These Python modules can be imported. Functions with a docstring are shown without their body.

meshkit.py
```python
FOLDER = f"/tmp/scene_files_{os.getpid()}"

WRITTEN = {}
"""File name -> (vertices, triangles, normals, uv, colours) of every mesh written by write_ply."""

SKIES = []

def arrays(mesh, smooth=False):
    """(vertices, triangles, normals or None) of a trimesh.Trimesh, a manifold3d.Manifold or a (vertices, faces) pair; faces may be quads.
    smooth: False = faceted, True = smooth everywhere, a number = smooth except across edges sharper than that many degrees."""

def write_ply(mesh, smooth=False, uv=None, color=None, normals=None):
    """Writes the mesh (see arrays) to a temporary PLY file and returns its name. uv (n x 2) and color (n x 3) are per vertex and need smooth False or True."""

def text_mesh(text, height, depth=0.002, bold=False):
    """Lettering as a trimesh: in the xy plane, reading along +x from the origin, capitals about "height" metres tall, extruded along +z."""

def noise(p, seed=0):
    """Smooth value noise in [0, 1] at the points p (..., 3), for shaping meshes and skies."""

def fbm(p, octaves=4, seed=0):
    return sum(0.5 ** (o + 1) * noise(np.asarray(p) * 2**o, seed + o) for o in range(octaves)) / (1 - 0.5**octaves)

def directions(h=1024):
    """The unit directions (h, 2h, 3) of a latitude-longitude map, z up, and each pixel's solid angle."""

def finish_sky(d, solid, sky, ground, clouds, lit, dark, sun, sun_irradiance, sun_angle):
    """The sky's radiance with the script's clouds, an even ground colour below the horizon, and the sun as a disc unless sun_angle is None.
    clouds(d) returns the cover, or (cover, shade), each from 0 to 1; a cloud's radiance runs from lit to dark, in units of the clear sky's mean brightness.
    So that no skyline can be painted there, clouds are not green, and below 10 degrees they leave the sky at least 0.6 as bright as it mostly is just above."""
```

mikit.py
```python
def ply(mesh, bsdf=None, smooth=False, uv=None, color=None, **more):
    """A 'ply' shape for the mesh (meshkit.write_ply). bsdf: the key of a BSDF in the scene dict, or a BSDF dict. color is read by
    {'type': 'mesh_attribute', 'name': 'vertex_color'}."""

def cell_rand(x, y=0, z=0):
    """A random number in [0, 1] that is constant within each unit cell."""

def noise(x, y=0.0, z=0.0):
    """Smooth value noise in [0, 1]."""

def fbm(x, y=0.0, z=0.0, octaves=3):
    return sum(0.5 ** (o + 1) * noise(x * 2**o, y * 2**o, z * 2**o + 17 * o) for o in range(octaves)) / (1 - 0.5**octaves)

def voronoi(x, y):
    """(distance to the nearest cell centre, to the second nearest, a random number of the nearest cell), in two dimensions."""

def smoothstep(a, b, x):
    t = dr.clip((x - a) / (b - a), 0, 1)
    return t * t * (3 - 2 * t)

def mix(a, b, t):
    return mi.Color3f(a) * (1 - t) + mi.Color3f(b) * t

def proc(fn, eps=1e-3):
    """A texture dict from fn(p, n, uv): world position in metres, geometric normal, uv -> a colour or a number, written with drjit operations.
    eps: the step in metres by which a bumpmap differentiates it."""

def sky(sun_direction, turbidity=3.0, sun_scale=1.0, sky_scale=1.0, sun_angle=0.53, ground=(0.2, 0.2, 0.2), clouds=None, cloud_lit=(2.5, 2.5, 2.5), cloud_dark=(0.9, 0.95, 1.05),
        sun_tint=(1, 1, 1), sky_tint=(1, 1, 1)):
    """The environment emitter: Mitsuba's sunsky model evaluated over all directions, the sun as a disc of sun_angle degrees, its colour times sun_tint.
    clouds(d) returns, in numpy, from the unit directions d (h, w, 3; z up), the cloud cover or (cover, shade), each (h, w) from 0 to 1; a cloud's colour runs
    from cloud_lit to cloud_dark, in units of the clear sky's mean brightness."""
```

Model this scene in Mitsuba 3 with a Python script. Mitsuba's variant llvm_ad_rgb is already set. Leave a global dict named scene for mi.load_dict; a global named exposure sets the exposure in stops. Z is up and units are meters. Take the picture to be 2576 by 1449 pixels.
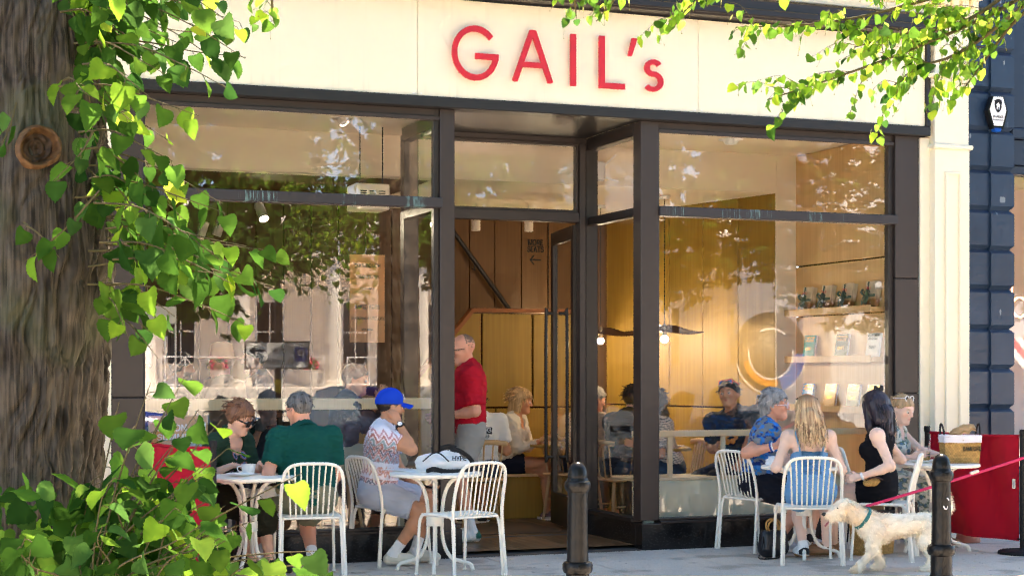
import math, random
import numpy as np, trimesh, mitsuba as mi, drjit as dr
import mikit, meshkit
from mikit import noise, fbm, voronoi, cell_rand, smoothstep, mix
T = mi.ScalarTransform4f
scene, labels = {}, {}

# ---------------------------------------------------------------- camera, sky, exposure
CAM_H, CAM_Y, YAW = 1.47, -12.43, math.radians(20.63)
scene['camera'] = {'type': 'perspective', 'fov': 2*math.degrees(math.atan(1288/4180)), 'fov_axis': 'x', 'near_clip': 0.1, 'far_clip': 500.0,
    'principal_point_offset_y': -(934-724.5)/1449,
    'to_world': T().look_at(origin=[0, CAM_Y, CAM_H], target=[math.sin(YAW), CAM_Y+math.cos(YAW), CAM_H], up=[0, 0, 1])}
SUN = (0.27, 0.40, 0.876)
scene['sky'] = mikit.sky(SUN, turbidity=3, sun_tint=(1.0, 0.98, 0.95), sky_tint=(1.08, 1.0, 0.88))
exposure = 3.84

# ---------------------------------------------------------------- geometry helpers
rng = np.random.default_rng(7)
def num(key):
    if key not in USED: USED.add(key); return key
    n = 1
    while f'{key}_{n:03d}' in USED: n += 1
    USED.add(f'{key}_{n:03d}'); return f'{key}_{n:03d}'
class _U(set): pass
USED = _U()
NEXT = {}
def uniq(key):
    if key not in NEXT and key not in scene and key not in labels:
        NEXT[key] = 0; return key
    n = NEXT.get(key, 0)+1
    while f'{key}_{n:03d}' in NEXT: n += 1
    NEXT[key] = n; k = f'{key}_{n:03d}'; NEXT[k] = 0; return k
def thing(name, label=None, cat=None, group=None, kind=None):
    k = uniq(name); d = {}
    if label: d['label'] = label
    if cat: d['category'] = cat
    if group: d['group'] = group
    if kind: d['kind'] = kind
    if d: labels[k] = d
    return k
def add(key, mesh, mat, smooth=False, color=None, uv=None, parent=None, label=None, to=None, kind=None):
    """one entry: parent__key (numbered)"""
    k = uniq((parent+'__' if parent else '')+key) if parent or key not in labels else key
    if color is not None:
        color = np.asarray(color, float)
        if smooth not in (True, False): smooth = False
        v = meshkit.arrays(mesh, smooth)[0]
        if color.ndim == 1: color = np.tile(color, (len(v), 1))
    d = mikit.ply(mesh, mat, smooth=smooth, color=color, uv=uv)
    if to is not None: d['to_world'] = to
    scene[k] = d
    if label or kind:
        labels.setdefault(k, {})
        if label: labels[k]['label'] = label
        if kind: labels[k]['kind'] = kind
    return k
def single(name, mesh, mat, label, cat=None, group=None, kind=None, **kw):
    k = thing(name, label, cat, group, kind)
    d = kw.pop('smooth', False)
    col = kw.pop('color', None)
    if col is not None:
        col = np.asarray(col, float); v = meshkit.arrays(mesh, d)[0]
        if col.ndim == 1: col = np.tile(col, (len(v), 1))
    scene[k] = mikit.ply(mesh, mat, smooth=d, color=col, **kw)
    return k
def structure(name, mesh, mat, smooth=False, **kw):
    k = thing(name, kind='structure'); scene[k] = mikit.ply(mesh, mat, smooth=smooth, **kw); return k

def M(v, f): return trimesh.Trimesh(np.asarray(v, float), np.asarray(f, int), process=False)
def cat(*ms):
    ms = [m for m in (ms[0] if len(ms) == 1 and isinstance(ms[0], (list, tuple)) else ms)]
    vs, fs, o = [], [], 0
    for m in ms:
        v, f = np.asarray(m.vertices), np.asarray(m.faces); vs.append(v); fs.append(f+o); o += len(v)
    return M(np.vstack(vs), np.vstack(fs))
_tp = {}
def _template():
    if not _tp:
        pts, ids = [], []
        for sx in (-1, 1):
            for sy in (-1, 1):
                for sz in (-1, 1):
                    for k in range(3):
                        e = [.2]*3; e[k] = 0
                        pts.append([sx*(1-e[0]), sy*(1-e[1]), sz*(1-e[2])]); ids.append((sx, sy, sz, k))
        pts = np.array(pts); h = trimesh.convex.convex_hull(pts)
        from scipy.spatial import cKDTree
        ix = cKDTree(pts).query(h.vertices)[1]
        _tp['f'] = ix[np.asarray(h.faces)]; _tp['ids'] = np.array(ids)
    return _tp['ids'], _tp['f']
def box(x0, x1, y0, y1, z0, z1, b=0.004):
    """box with chamfered edges"""
    lo = np.array([min(x0, x1), min(y0, y1), min(z0, z1)]); hi = np.array([max(x0, x1), max(y0, y1), max(z0, z1)])
    if b <= 0:
        v = np.array([[(lo, hi)[i][0], (lo, hi)[j][1], (lo, hi)[k][2]] for i in (0, 1) for j in (0, 1) for k in (0, 1)])
        return M(v, [[0, 1, 3], [0, 3, 2], [4, 6, 7], [4, 7, 5], [0, 4, 5], [0, 5, 1], [2, 3, 7], [2, 7, 6], [0, 2, 6], [0, 6, 4], [1, 5, 7], [1, 7, 3]])
    b = min(b, (hi-lo).min()*.45)
    ids, f = _template(); s = ids[:, :3]
    c, h = (lo+hi)/2, (hi-lo)/2
    e = np.full((24, 3), b); e[np.arange(24), ids[:, 3]] = 0
    return M(c+s*(h-e), f)
def cbox(c, s, b=0.004, rz=0, rx=0, ry=0):
    m = box(-s[0]/2, s[0]/2, -s[1]/2, s[1]/2, -s[2]/2, s[2]/2, b)
    return place(m, c, rz, rx, ry)
def rot(axis, a):
    a = math.radians(a); c, s = math.cos(a), math.sin(a)
    return np.array({'x': [[1, 0, 0], [0, c, -s], [0, s, c]], 'y': [[c, 0, s], [0, 1, 0], [-s, 0, c]], 'z': [[c, -s, 0], [s, c, 0], [0, 0, 1]]}[axis], float)
def place(m, loc=(0, 0, 0), rz=0, rx=0, ry=0, s=1):
    R = rot('z', rz) @ rot('y', ry) @ rot('x', rx)
    return M((np.asarray(m.vertices)*s) @ R.T+np.asarray(loc, float), m.faces)
def mat4(loc, rz=0, s=1, R=None):
    m = np.eye(4); m[:3, :3] = (rot('z', rz) if R is None else R)*s; m[:3, 3] = loc
    return T(m)
def spline(p, n=6, closed=False):
    p = np.asarray(p, float)
    q = np.vstack([p[-1:], p, p[:2]]) if closed else np.vstack([2*p[0]-p[1], p, 2*p[-1]-p[-2]])
    t = np.linspace(0, 1, n, endpoint=False)[:, None]; out = []
    for i in range(len(q)-3):
        a, b, c, d = q[i:i+4]
        out.append(.5*(2*b+(c-a)*t+(2*a-5*b+4*c-d)*t*t+(3*b-a-3*c+d)*t**3))
    if not closed: out.append(p[-1:])
    return np.vstack(out)
def tube(p, r, sides=8, closed=False, cap=True, flat=None):
    """sweep of a circle (flat=(w,h) an ellipse) along points; r may vary"""
    p = np.asarray(p, float); n = len(p); r = np.broadcast_to(np.asarray(r, float), (n,))
    t = (np.roll(p, -1, 0)-np.roll(p, 1, 0)) if closed else np.gradient(p, axis=0)
    t /= np.linalg.norm(t, axis=1, keepdims=True)+1e-12
    a = np.cross(t[0], [0, 0, 1.0] if abs(t[0][2]) < .9 else [1.0, 0, 0]); a /= np.linalg.norm(a)
    A = [a]
    for i in range(1, n):
        a = A[-1]-t[i]*np.dot(A[-1], t[i]); A.append(a/(np.linalg.norm(a)+1e-12))
    A = np.array(A); B = np.cross(t, A); g = np.arange(sides)*2*np.pi/sides
    fx, fy = flat or (1, 1)
    v = p[:, None]+r[:, None, None]*(np.cos(g)[None, :, None]*fx*A[:, None]+np.sin(g)[None, :, None]*fy*B[:, None])
    m = n if closed else n-1
    i, j = np.meshgrid(np.arange(m), np.arange(sides), indexing='ij'); i2 = (i+1) % n; j2 = (j+1) % sides
    q = np.stack([i*sides+j, i*sides+j2, i2*sides+j2, i2*sides+j], -1).reshape(-1, 4)
    f = np.vstack([q[:, [0, 1, 2]], q[:, [0, 2, 3]]]); v = v.reshape(-1, 3)
    if cap and not closed:
        k = len(v); v = np.vstack([v, p[:1], p[-1:]]); s = np.arange(sides)
        f = np.vstack([f, np.stack([(s+1) % sides, s, s*0+k], 1), np.stack([(n-1)*sides+s, (n-1)*sides+(s+1) % sides, s*0+k+1], 1)])
    return M(v, f)
def lathe(prof, sides=32, loc=(0, 0, 0), rs=1.):
    prof = np.asarray(prof, float)*[rs, 1]; n = len(prof); g = np.arange(sides)*2*np.pi/sides
    v = np.stack([prof[:, 0][:, None]*np.cos(g), prof[:, 0][:, None]*np.sin(g), np.repeat(prof[:, 1][:, None], sides, 1)], -1).reshape(-1, 3)
    i, j = np.meshgrid(np.arange(n-1), np.arange(sides), indexing='ij'); j2 = (j+1) % sides
    q = np.stack([i*sides+j, i*sides+j2, (i+1)*sides+j2, (i+1)*sides+j], -1).reshape(-1, 4)
    return M(v+np.asarray(loc, float), np.vstack([q[:, [0, 1, 2]], q[:, [0, 2, 3]]]))
def grid(nu, nv, fn):
    u, v = np.meshgrid(np.linspace(0, 1, nu), np.linspace(0, 1, nv), indexing='ij')
    p = fn(u, v).reshape(-1, 3); i, j = np.meshgrid(np.arange(nu-1), np.arange(nv-1), indexing='ij')
    q = np.stack([i*nv+j, (i+1)*nv+j, (i+1)*nv+j+1, i*nv+j+1], -1).reshape(-1, 4)
    return M(p, np.vstack([q[:, [0, 1, 2]], q[:, [0, 2, 3]]]))
def quad(a, b, c, d): return M([a, b, c, d], [[0, 1, 2], [0, 2, 3]])
def sphere(c, r, n=12):
    m = trimesh.creation.uv_sphere(1.0, count=[n, 2*n]); return M(np.asarray(m.vertices)*np.asarray(r)+np.asarray(c), m.faces)
def extrude(poly, depth):
    gs = getattr(poly, 'geoms', [poly])
    return cat([trimesh.creation.extrude_polygon(g, depth, engine='earcut') for g in gs])
def upright(m, loc, out=(0, -1), s=1):
    """a mesh drawn in xy (reading along +x, up +y, front +z) stood up so that its front looks along the horizontal direction out"""
    o = np.array([out[0], out[1], 0.0]); o /= np.linalg.norm(o); u = np.array([0, 0, 1.0]); r = np.cross(u, o)
    R = np.stack([r, u, o], 1)
    return M(np.asarray(m.vertices)*s @ R.T+np.asarray(loc, float), m.faces)
def text(t, h, depth=.003, bold=False, center=True, sx=1.0):
    m = meshkit.text_mesh(t, h, depth, bold); v = np.asarray(m.vertices).copy(); v[:, 0] *= sx
    if center: v[:, 0] -= (v[:, 0].min()+v[:, 0].max())/2
    return M(v, m.faces)

# ---------------------------------------------------------------- materials
def lin(*c):
    c = np.array(c, float)/255; return np.where(c < .04045, c/12.92, ((c+.055)/1.055)**2.4).tolist()
def rgb(c): return {'type': 'rgb', 'value': [float(x) for x in c]}
def mat(name, col, rough=.5, spec=.5, metal=0., two=True, **kw):
    d = {'type': 'principled', 'base_color': col if isinstance(col, dict) else rgb(col), 'roughness': rough, 'specular': spec, 'metallic': metal, **kw}
    scene[name] = {'type': 'twosided', 'bsdf': d} if two else d
    return name
def bumped(name, base, fn, scale=1.0, eps=1e-3):
    scene[name] = {'type': 'twosided', 'bsdf': {'type': 'bumpmap', 'arbitrary': mikit.proc(fn, eps), 'scale': scale, 'bsdf': base}}
    return name
VC = {'type': 'mesh_attribute', 'name': 'vertex_color'}
mat('vc', VC, .65, .35); mat('vc_gloss', VC, .25, .5); mat('vc_cloth', VC, .85, .15, sheen=.3); mat('vc_skin', VC, .48, .4); mat('vc_hair', VC, .42, .5)
mat('white_metal', lin(247, 240, 226), .35, .5)
mat('cream_paint', lin(240, 232, 208), .45)

mat('black_trim', lin(36, 34, 34), .4)
mat('bronze', lin(56, 48, 46), .38, .5)
mat('bronze_dark', lin(40, 34, 33), .35, .5)
mat('sign_red', lin(205, 38, 52), .4)
mat('black_gloss', lin(18, 18, 20), .12, .6)
mat('black_matte', lin(24, 24, 26), .6, .3)
mat('steel', lin(170, 170, 172), .3, .5, 1.0)
mat('white_plastic', lin(238, 238, 240), .35)
mat('white_wall', lin(226, 212, 190), .8, .2)
mat('ceiling_white', lin(222, 208, 186), .8, .2)
mat('porcelain', lin(244, 242, 238), .15, .5)
mat('dark_rubber', lin(30, 30, 32), .7, .2)
mat('gold', lin(205, 160, 80), .3, .5, 1.0)
scene['glass'] = {'type': 'thindielectric', 'int_ior': 1.8}
scene['cup_clear'] = {'type': 'thindielectric', 'int_ior': 1.4}
# wood: grain along z with streaks
def wood_fn(c1, c2, sx=9., sz=.9):
    def f(p, n, uv):
        u = p.x+p.y*.97
        g = fbm(u*sx, p.y*2.3, p.z*sz, 3)*.6+noise(u*sx*9, 3.1, p.z*sz*2.2)*.4
        return mix(c1, c2, g)
    return f
mat('oak', mikit.proc(wood_fn(lin(170, 134, 56), lin(140, 106, 40))), .45, .4)
mat('oak_pale', mikit.proc(wood_fn(lin(226, 190, 140), lin(204, 164, 112))), .5, .35)
mat('oak_dark', mikit.proc(wood_fn(lin(120, 74, 42), lin(88, 52, 28))), .5, .35)
mat('wood_edge', lin(150, 92, 52), .5, .3)
mat('groove', lin(66, 40, 18), .8, .1)
mat('ash_rail', mikit.proc(wood_fn(lin(232, 212, 172), lin(214, 190, 146), 14, 3)), .45, .4)
def fascia_fn(p, n, uv):
    run = noise(p.x*46, 2., p.z*1.6)*noise(p.x*9, 5., p.z*.7); low = 1-smoothstep(3.62, 3.74, p.z); top = smoothstep(4.2, 4.38, p.z)
    return mix(lin(247, 238, 210), lin(196, 186, 160), smoothstep(.30, .75, run)*(.05+.25*low+.10*top)+.05*fbm(p.x*2, 1., p.z*3, 3))
mat('fascia_cream', mikit.proc(fascia_fn), .38)
def granite_fn(p, n, uv):
    s = noise(p.x*90, p.y*90, p.z*90)
    return mix(lin(20, 20, 22), lin(44, 44, 46), smoothstep(.55, .95, s))
mat('granite', mikit.proc(granite_fn), .12, .5)
def transom_fn(p, n, uv):
    st = noise(p.x*150, 1.7, p.z*1.2)*noise(p.x*7, 4.2, 0)*1.6
    st2 = smoothstep(.55, .8, st)*smoothstep(.15, .9, noise(p.x*80, 9, p.z*24))
    return mix(lin(56, 53, 56), lin(124, 170, 170), st2*.45)
mat('transom_metal', mikit.proc(transom_fn), .4, .4)
# ================================================================ the setting: ground
def slab_fn(p, n, uv):
    t = fbm(p.x*1.3, p.y*1.3, 0., 3); g = noise(p.x*160, p.y*160, 1.)
    stain = smoothstep(.58, .78, fbm(p.x*3.1+7, p.y*3.1, 2., 3))
    c = mix(lin(182, 171, 159), lin(200, 189, 177), t)*(.86+.2*g)
    c = c*(1-.34*stain)
    gum = smoothstep(.93, .97, noise(p.x*16, p.y*16, 5.))
    return mix(c, lin(98, 96, 94), gum*.6)
mat('slab', mikit.proc(slab_fn), .7, .3)
mat('joint', lin(58, 54, 50), .9, .1)
structure('pavement', quad([-30, -13.2, -.012], [60, -13.2, -.012], [60, 1.6, -.012], [-30, 1.6, -.012]), 'joint')
pv = 'pavement'; rest = []
r2 = np.random.default_rng(3)
rows = [(-.6*(i+1), -.6*i) for i in range(22)]
for i, (y0, y1) in enumerate(rows):
    x = -12 + r2.uniform(0, .9)
    while x < 30:
        w = r2.choice([.6, .75, .9, 1.05])
        dz = r2.uniform(-.002, .0015)
        m = box(x+.005, x+w-.005, y0+.005, y1-.005, -.04, dz, .005)
        if i < 5 and 2.0 < x < 10.5: add('slab', m, 'slab', parent=pv)
        else: rest.append(m)
        x += w
add('outer_slabs', cat(rest), 'slab', parent=pv, kind='stuff')
mat('asphalt', mikit.proc(lambda p, n, uv: mi.Color3f(.05)+.05*noise(p.x*60, p.y*60, 0.)), .9, .2)
structure('road', quad([-60, -33, -.75], [110, -33, -.75], [110, -13.3, -.75], [-60, -13.3, -.75]), 'asphalt')
structure('kerb', cat([box(-30+i*.95, -30+i*.95+.94, -13.5, -13.2, -.8, .0, .02) for i in range(95)]), 'slab')
structure('verge', quad([-80, -70, -.76], [120, -70, -.76], [120, -33, -.76], [-80, -33, -.76]), 'slab')
structure('land', quad([-400, -400, -.85], [400, -400, -.85], [400, 400, -.85], [-400, 400, -.85]), 'asphalt')

# ================================================================ bakery front
shop = thing('bakery_shopfront', 'cream and dark bronze bakery shopfront with red lettering on its fascia', 'shopfront')
YF = -.06
# fascia boards (joints at 3.87 and 6.31)
for x0, x1 in ((1.50, 3.868), (3.872, 6.308), (6.312, 8.53)):
    add('fascia_panel', box(x0, x1, YF, .1, 3.615, 4.385, .003), 'fascia_cream', parent=shop)
for x in (3.62, 4.18, 6.25, 6.40, 8.44, 1.9, 5.1, 7.3):
    pass
sc = []
for x in (1.62, 3.84, 3.90, 6.28, 6.34, 8.47):
    sc.append(lathe([[0, 0], [.008, 0], [.007, .004], [0, .005]], 10)); sc[-1] = M(np.asarray(sc[-1].vertices) @ rot('x', 90).T+[x, YF, 3.632], sc[-1].faces)
add('screws', cat(sc), 'white_plastic', parent=shop, kind='stuff')
# letters
from shapely.geometry import LineString, Polygon
from shapely import affinity
from shapely.ops import unary_union
W = .0385
def stroke(pts, w=W*2, cap=2): return LineString(pts).buffer(w/2, cap_style=cap, join_style=2, mitre_limit=8)
def arc(cx, cz, r, a0, a1, n=40, ry=None):
    t = np.radians(np.linspace(a0, a1, n)); return np.stack([cx+r*np.cos(t), cz+(ry or r)*np.sin(t)], 1)
R0 = .3575
gG = unary_union([stroke(arc(4.485, 4.022, R0-W, 40, 360), W*2), stroke([(4.485+.0, 3.985), (4.485+R0, 3.985)], W*1.95)]).difference(Polygon([(4.4, 4.0236), (5, 4.0236), (5, 4.17), (4.77, 4.17)]).intersection(Polygon([(4.75, 4.0236), (5, 4.0236), (5, 4.2), (4.7, 4.2)])))
gA = unary_union([stroke([(5.035, 3.67), (5.31, 4.39), (5.585, 3.67)], W*2), stroke([(5.13, 3.905), (5.49, 3.905)], W*1.8)]).intersection(Polygon([(4.9, 3.67), (5.8, 3.67), (5.8, 4.375), (4.9, 4.375)]))
gI = stroke([(5.884, 3.67), (5.884, 4.375)])
gL = stroke([(6.295, 4.375), (6.295, 3.708), (6.615, 3.708)])
gq = Polygon([(6.80, 4.375), (6.725, 4.375), (6.668, 4.15), (6.722, 4.15)])
gs = stroke(np.vstack([arc(7.01, 3.995, .098, 30, 262, 24, .094), arc(7.0, 3.79, .122, 88, -140, 26, .117)]), W*1.9)
D2 = lambda g: extrude(g, .022)
def on_px(px, py, y): # the facade point behind a place in the photograph
    S, C = math.sin(YAW), math.cos(YAW); r = (px-1288)/4180; u = -(py-934)/4180
    t = (y-CAM_Y)/(C-r*S); return (S+r*C)*t, CAM_H+u*t
def fit(g, px0, py0, px1, py1):
    x0, z1 = on_px(px0, py0, YF-.05); x1, z0 = on_px(px1, py1, YF-.05); b = g.bounds
    return affinity.affine_transform(g, [(x1-x0)/(b[2]-b[0]), 0, 0, (z1-z0)/(b[3]-b[1]), x0-b[0]*(x1-x0)/(b[2]-b[0]), z0-b[1]*(z1-z0)/(b[3]-b[1])])
def q8(x, y): return (1030.4+x*.6, y*.6)
for g, a, b in ((gG, (180, 101), (375, 345)), (gA, (433, 121), (604, 352)), (gI, (677, 143), (700, 362)), (gL, (797, 151), (905, 377)), (gq, (918, 160), (957, 238)), (gs, (988, 248), (1067, 388))):
    pa, pb = q8(*a), q8(*b)
    # corners lie on a sloping baseline: use heights at the letter's middle
    m = D2(fit(g, pa[0], pa[1], pb[0], pb[1]))
    v = np.asarray(m.vertices); v = np.stack([v[:, 0], YF-.045+.022-v[:, 2], v[:, 1]], 1)
    add('letter', M(v, np.asarray(m.faces)[:, ::-1]), 'sign_red', parent=shop)
# trims
add('fascia_trim', cat(box(1.47, 8.575, YF-.025, .1, 3.53, 3.613, .006), box(8.532, 8.575, YF-.025, .1, 3.614, 4.40, .004), box(1.47, 1.498, YF-.025, .1, 3.614, 4.40, .004)), 'black_trim', parent=shop)
add('awning_box', cat(box(1.47, 8.575, YF-.16, .1, 4.40, 4.565, .02), box(1.47, 8.575, YF-.2, YF-.165, 4.41, 4.47, .01)), 'bronze_dark', parent=shop)
# corbel, cornice with dentils
add('cornice', cat(box(1.0, 9.05, -.14, .2, 4.585, 4.66, .006), box(1.0, 9.05, -.12, .2, 4.66, 4.74, .004), box(.98, 9.07, -.3, .2, 4.74, 4.78, .01), box(.95, 9.1, -.36, .2, 4.78, 4.84, .02)), 'cream_paint', parent=shop)
x = 1.05
dn = []
while x < 9.0:
    dn.append(box(x, x+.062, -.17, -.12, 4.668, 4.735, .004)); x += .1
for m in dn: add('dentil', m, 'cream_paint', parent=shop)
# window heads
add('window_head', cat(box(1.54, 4.0735, .02, .1, 3.462, 3.53, .004), box(1.54, 4.0735, .0, .02, 3.44, 3.472, .003)), 'bronze', parent=shop)
add('window_head', cat(box(5.976, 8.255, .02, .1, 3.462, 3.53, .004), box(5.976, 8.255, .0, .02, 3.44, 3.472, .003)), 'bronze', parent=shop)
# side pillars in three plates
for x0, x1 in ((1.54, 1.772), (8.258, 8.50)):
    for z0, z1 in ((.0, 1.273), (1.282, 2.278), (2.287, 3.53)):
        add('pillar_plate', box(x0, x1, -.012, .1, z0, z1, .004), 'bronze', parent=shop)
    add('pillar_core', box(x0+.01, x1-.01, .0, .09, 0, 3.53, 0), 'black_matte', parent=shop)
# window jambs, corner posts
for x0, x1 in ((1.775, 1.79), (4.03, 4.073), (5.977, 5.992), (8.21, 8.256)):
    add('jamb', box(x0, x1, .02, .09, .25, 3.46, .003), 'bronze_dark', parent=shop)
add('corner_post', box(4.075, 4.196, -.005, .14, .0, 3.53, .005), 'bronze', parent=shop)
add('corner_post', box(5.812, 5.975, -.005, .15, .24, 3.53, .005), 'bronze', parent=shop)
# transom bars with verdigris runs
for x0, x1 in ((1.79, 4.09), (5.976, 8.275)):
    add('transom_bar', box(x0, x1, -.035, .07, 2.752, 2.832, .005), 'transom_metal', parent=shop)
# sills and plinths
for x0, x1 in ((1.775, 4.073), (5.976, 8.256)):
    add('sill', cat(box(x0, x1, -.045, .1, .215, .236, .003), box(x0, x1, -.02, .1, .236, .256, .003)), 'bronze_dark', parent=shop)
for x0, x1 in ((1.54, 2.66), (2.664, 3.9), (3.904, 4.2), (5.81, 6.98), (6.984, 8.254)):
    add('plinth_stone', box(x0, x1, -.035, .09, 0, .215, .003), 'granite', parent=shop)
for s, x in ((-1, 4.2), (1, 5.81)):   # plinth of the porch returns
    add('plinth_stone', box(x, x-s*-.0-.09*-s*-1 if s < 0 else x+.09, .09, 1.2, 0, .215, .003), 'granite', parent=shop)
    add('sill', box(x-.015, x+.1, .15, 1.2, .215, .25, .003), 'bronze_dark', parent=shop)
vents = []
for vx in (3.42, 6.75+.02):
    for i in range(5):
        for j in range(4):
            if (i+j) % 2 == 0: vents.append(lathe([[0, 0], [.0075, .0], [.0065, .003], [0, .003]], 8))
            else: continue
            vents[-1] = M(np.asarray(vents[-1].vertices) @ rot('x', 90).T+[vx+(i-2)*.021, -.0355, .075+j*.021], vents[-1].faces)
add('vent_holes', cat(vents), 'dark_rubber', parent=shop, kind='stuff')
# glass
def pane(name, a, b, c, d): return add(name, quad(a, b, c, d), 'glass', parent=shop)
for x0, x1 in ((1.79, 4.03), (5.99, 8.21)):
    pane('window_pane', [x0, .05, .25], [x1, .05, .25], [x1, .05, 2.755], [x0, .05, 2.755])
    pane('window_pane', [x0, .05, 2.83], [x1, .05, 2.83], [x1, .05, 3.465], [x0, .05, 3.465])
for x in (4.145, 5.86):   # porch return glass
    pane('window_pane', [x, .14, .25], [x, 1.11, .25], [x, 1.11, 2.755], [x, .14, 2.755])
    pane('window_pane', [x, .14, 2.83], [x, 1.11, 2.83], [x, 1.11, 3.42], [x, .14, 3.42])
    add('transom_bar', box(x-.04, x+.04, .15, 1.11, 2.755, 2.83, .004), 'bronze_dark', parent=shop)
    add('window_head', box(x-.05, x+.05, .15, 1.11, 3.42, 3.53, .004), 'bronze_dark', parent=shop)
# porch: soffit, door frame, overlight
mat('soffit_black', lin(40, 38, 38), .25, .5)
add('porch_soffit', box(4.2, 5.81, .1, 1.25, 3.531, 3.56, .002), 'soffit_black', parent=shop)
Y1 = 1.13
add('door_frame', cat(box(4.15, 5.9, Y1, Y1+.1, 3.487, 3.531, .003), box(4.15, 5.9, Y1+.015, Y1+.085, 3.46, 3.487, .003), box(4.15, 5.74, Y1-.01, Y1+.1, 2.785, 2.872, .004), box(4.15, 5.735, Y1+.015, Y1+.08, 2.872, 2.895, .003)), 'bronze', parent=shop)
add('door_frame', cat(box(5.72, 5.74, Y1+.012, Y1+.09, 2.895, 3.46, .003), box(5.743, 5.80, Y1-.012, Y1+.1, .03, 3.487, .004)), 'bronze', parent=shop)
add('door_frame', cat(box(4.12, 4.25, Y1-.01, Y1+.1, .03, 3.487, .004)), 'bronze', parent=shop)
add('door_frame', box(5.805, 5.92, Y1-.005, Y1+.1, .24, 3.53, .004), 'bronze_dark', parent=shop)
pane('overlight_pane', [4.25, Y1+.05, 2.895], [5.72, Y1+.05, 2.895], [5.72, Y1+.05, 3.46], [4.25, Y1+.05, 3.46])
def step_fn(p, n, uv): return mix(lin(62, 62, 64), lin(84, 83, 82), fbm(p.x*6, p.y*6, 0., 3)*.7+.3*noise(p.x*120, p.y*120, 0.))
mat('step_stone', mikit.proc(step_fn), .5, .3)
add('door_ramp', M([[4.2, -.035, .006], [5.81, -.035, .006], [5.81, 1.15, .036], [4.2, 1.15, .036], [4.2, -.035, -.05], [5.81, -.035, -.05]], [[0, 1, 2], [0, 2, 3], [4, 5, 1], [4, 1, 0]]), 'step_stone', parent=shop)
DA = 80
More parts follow.
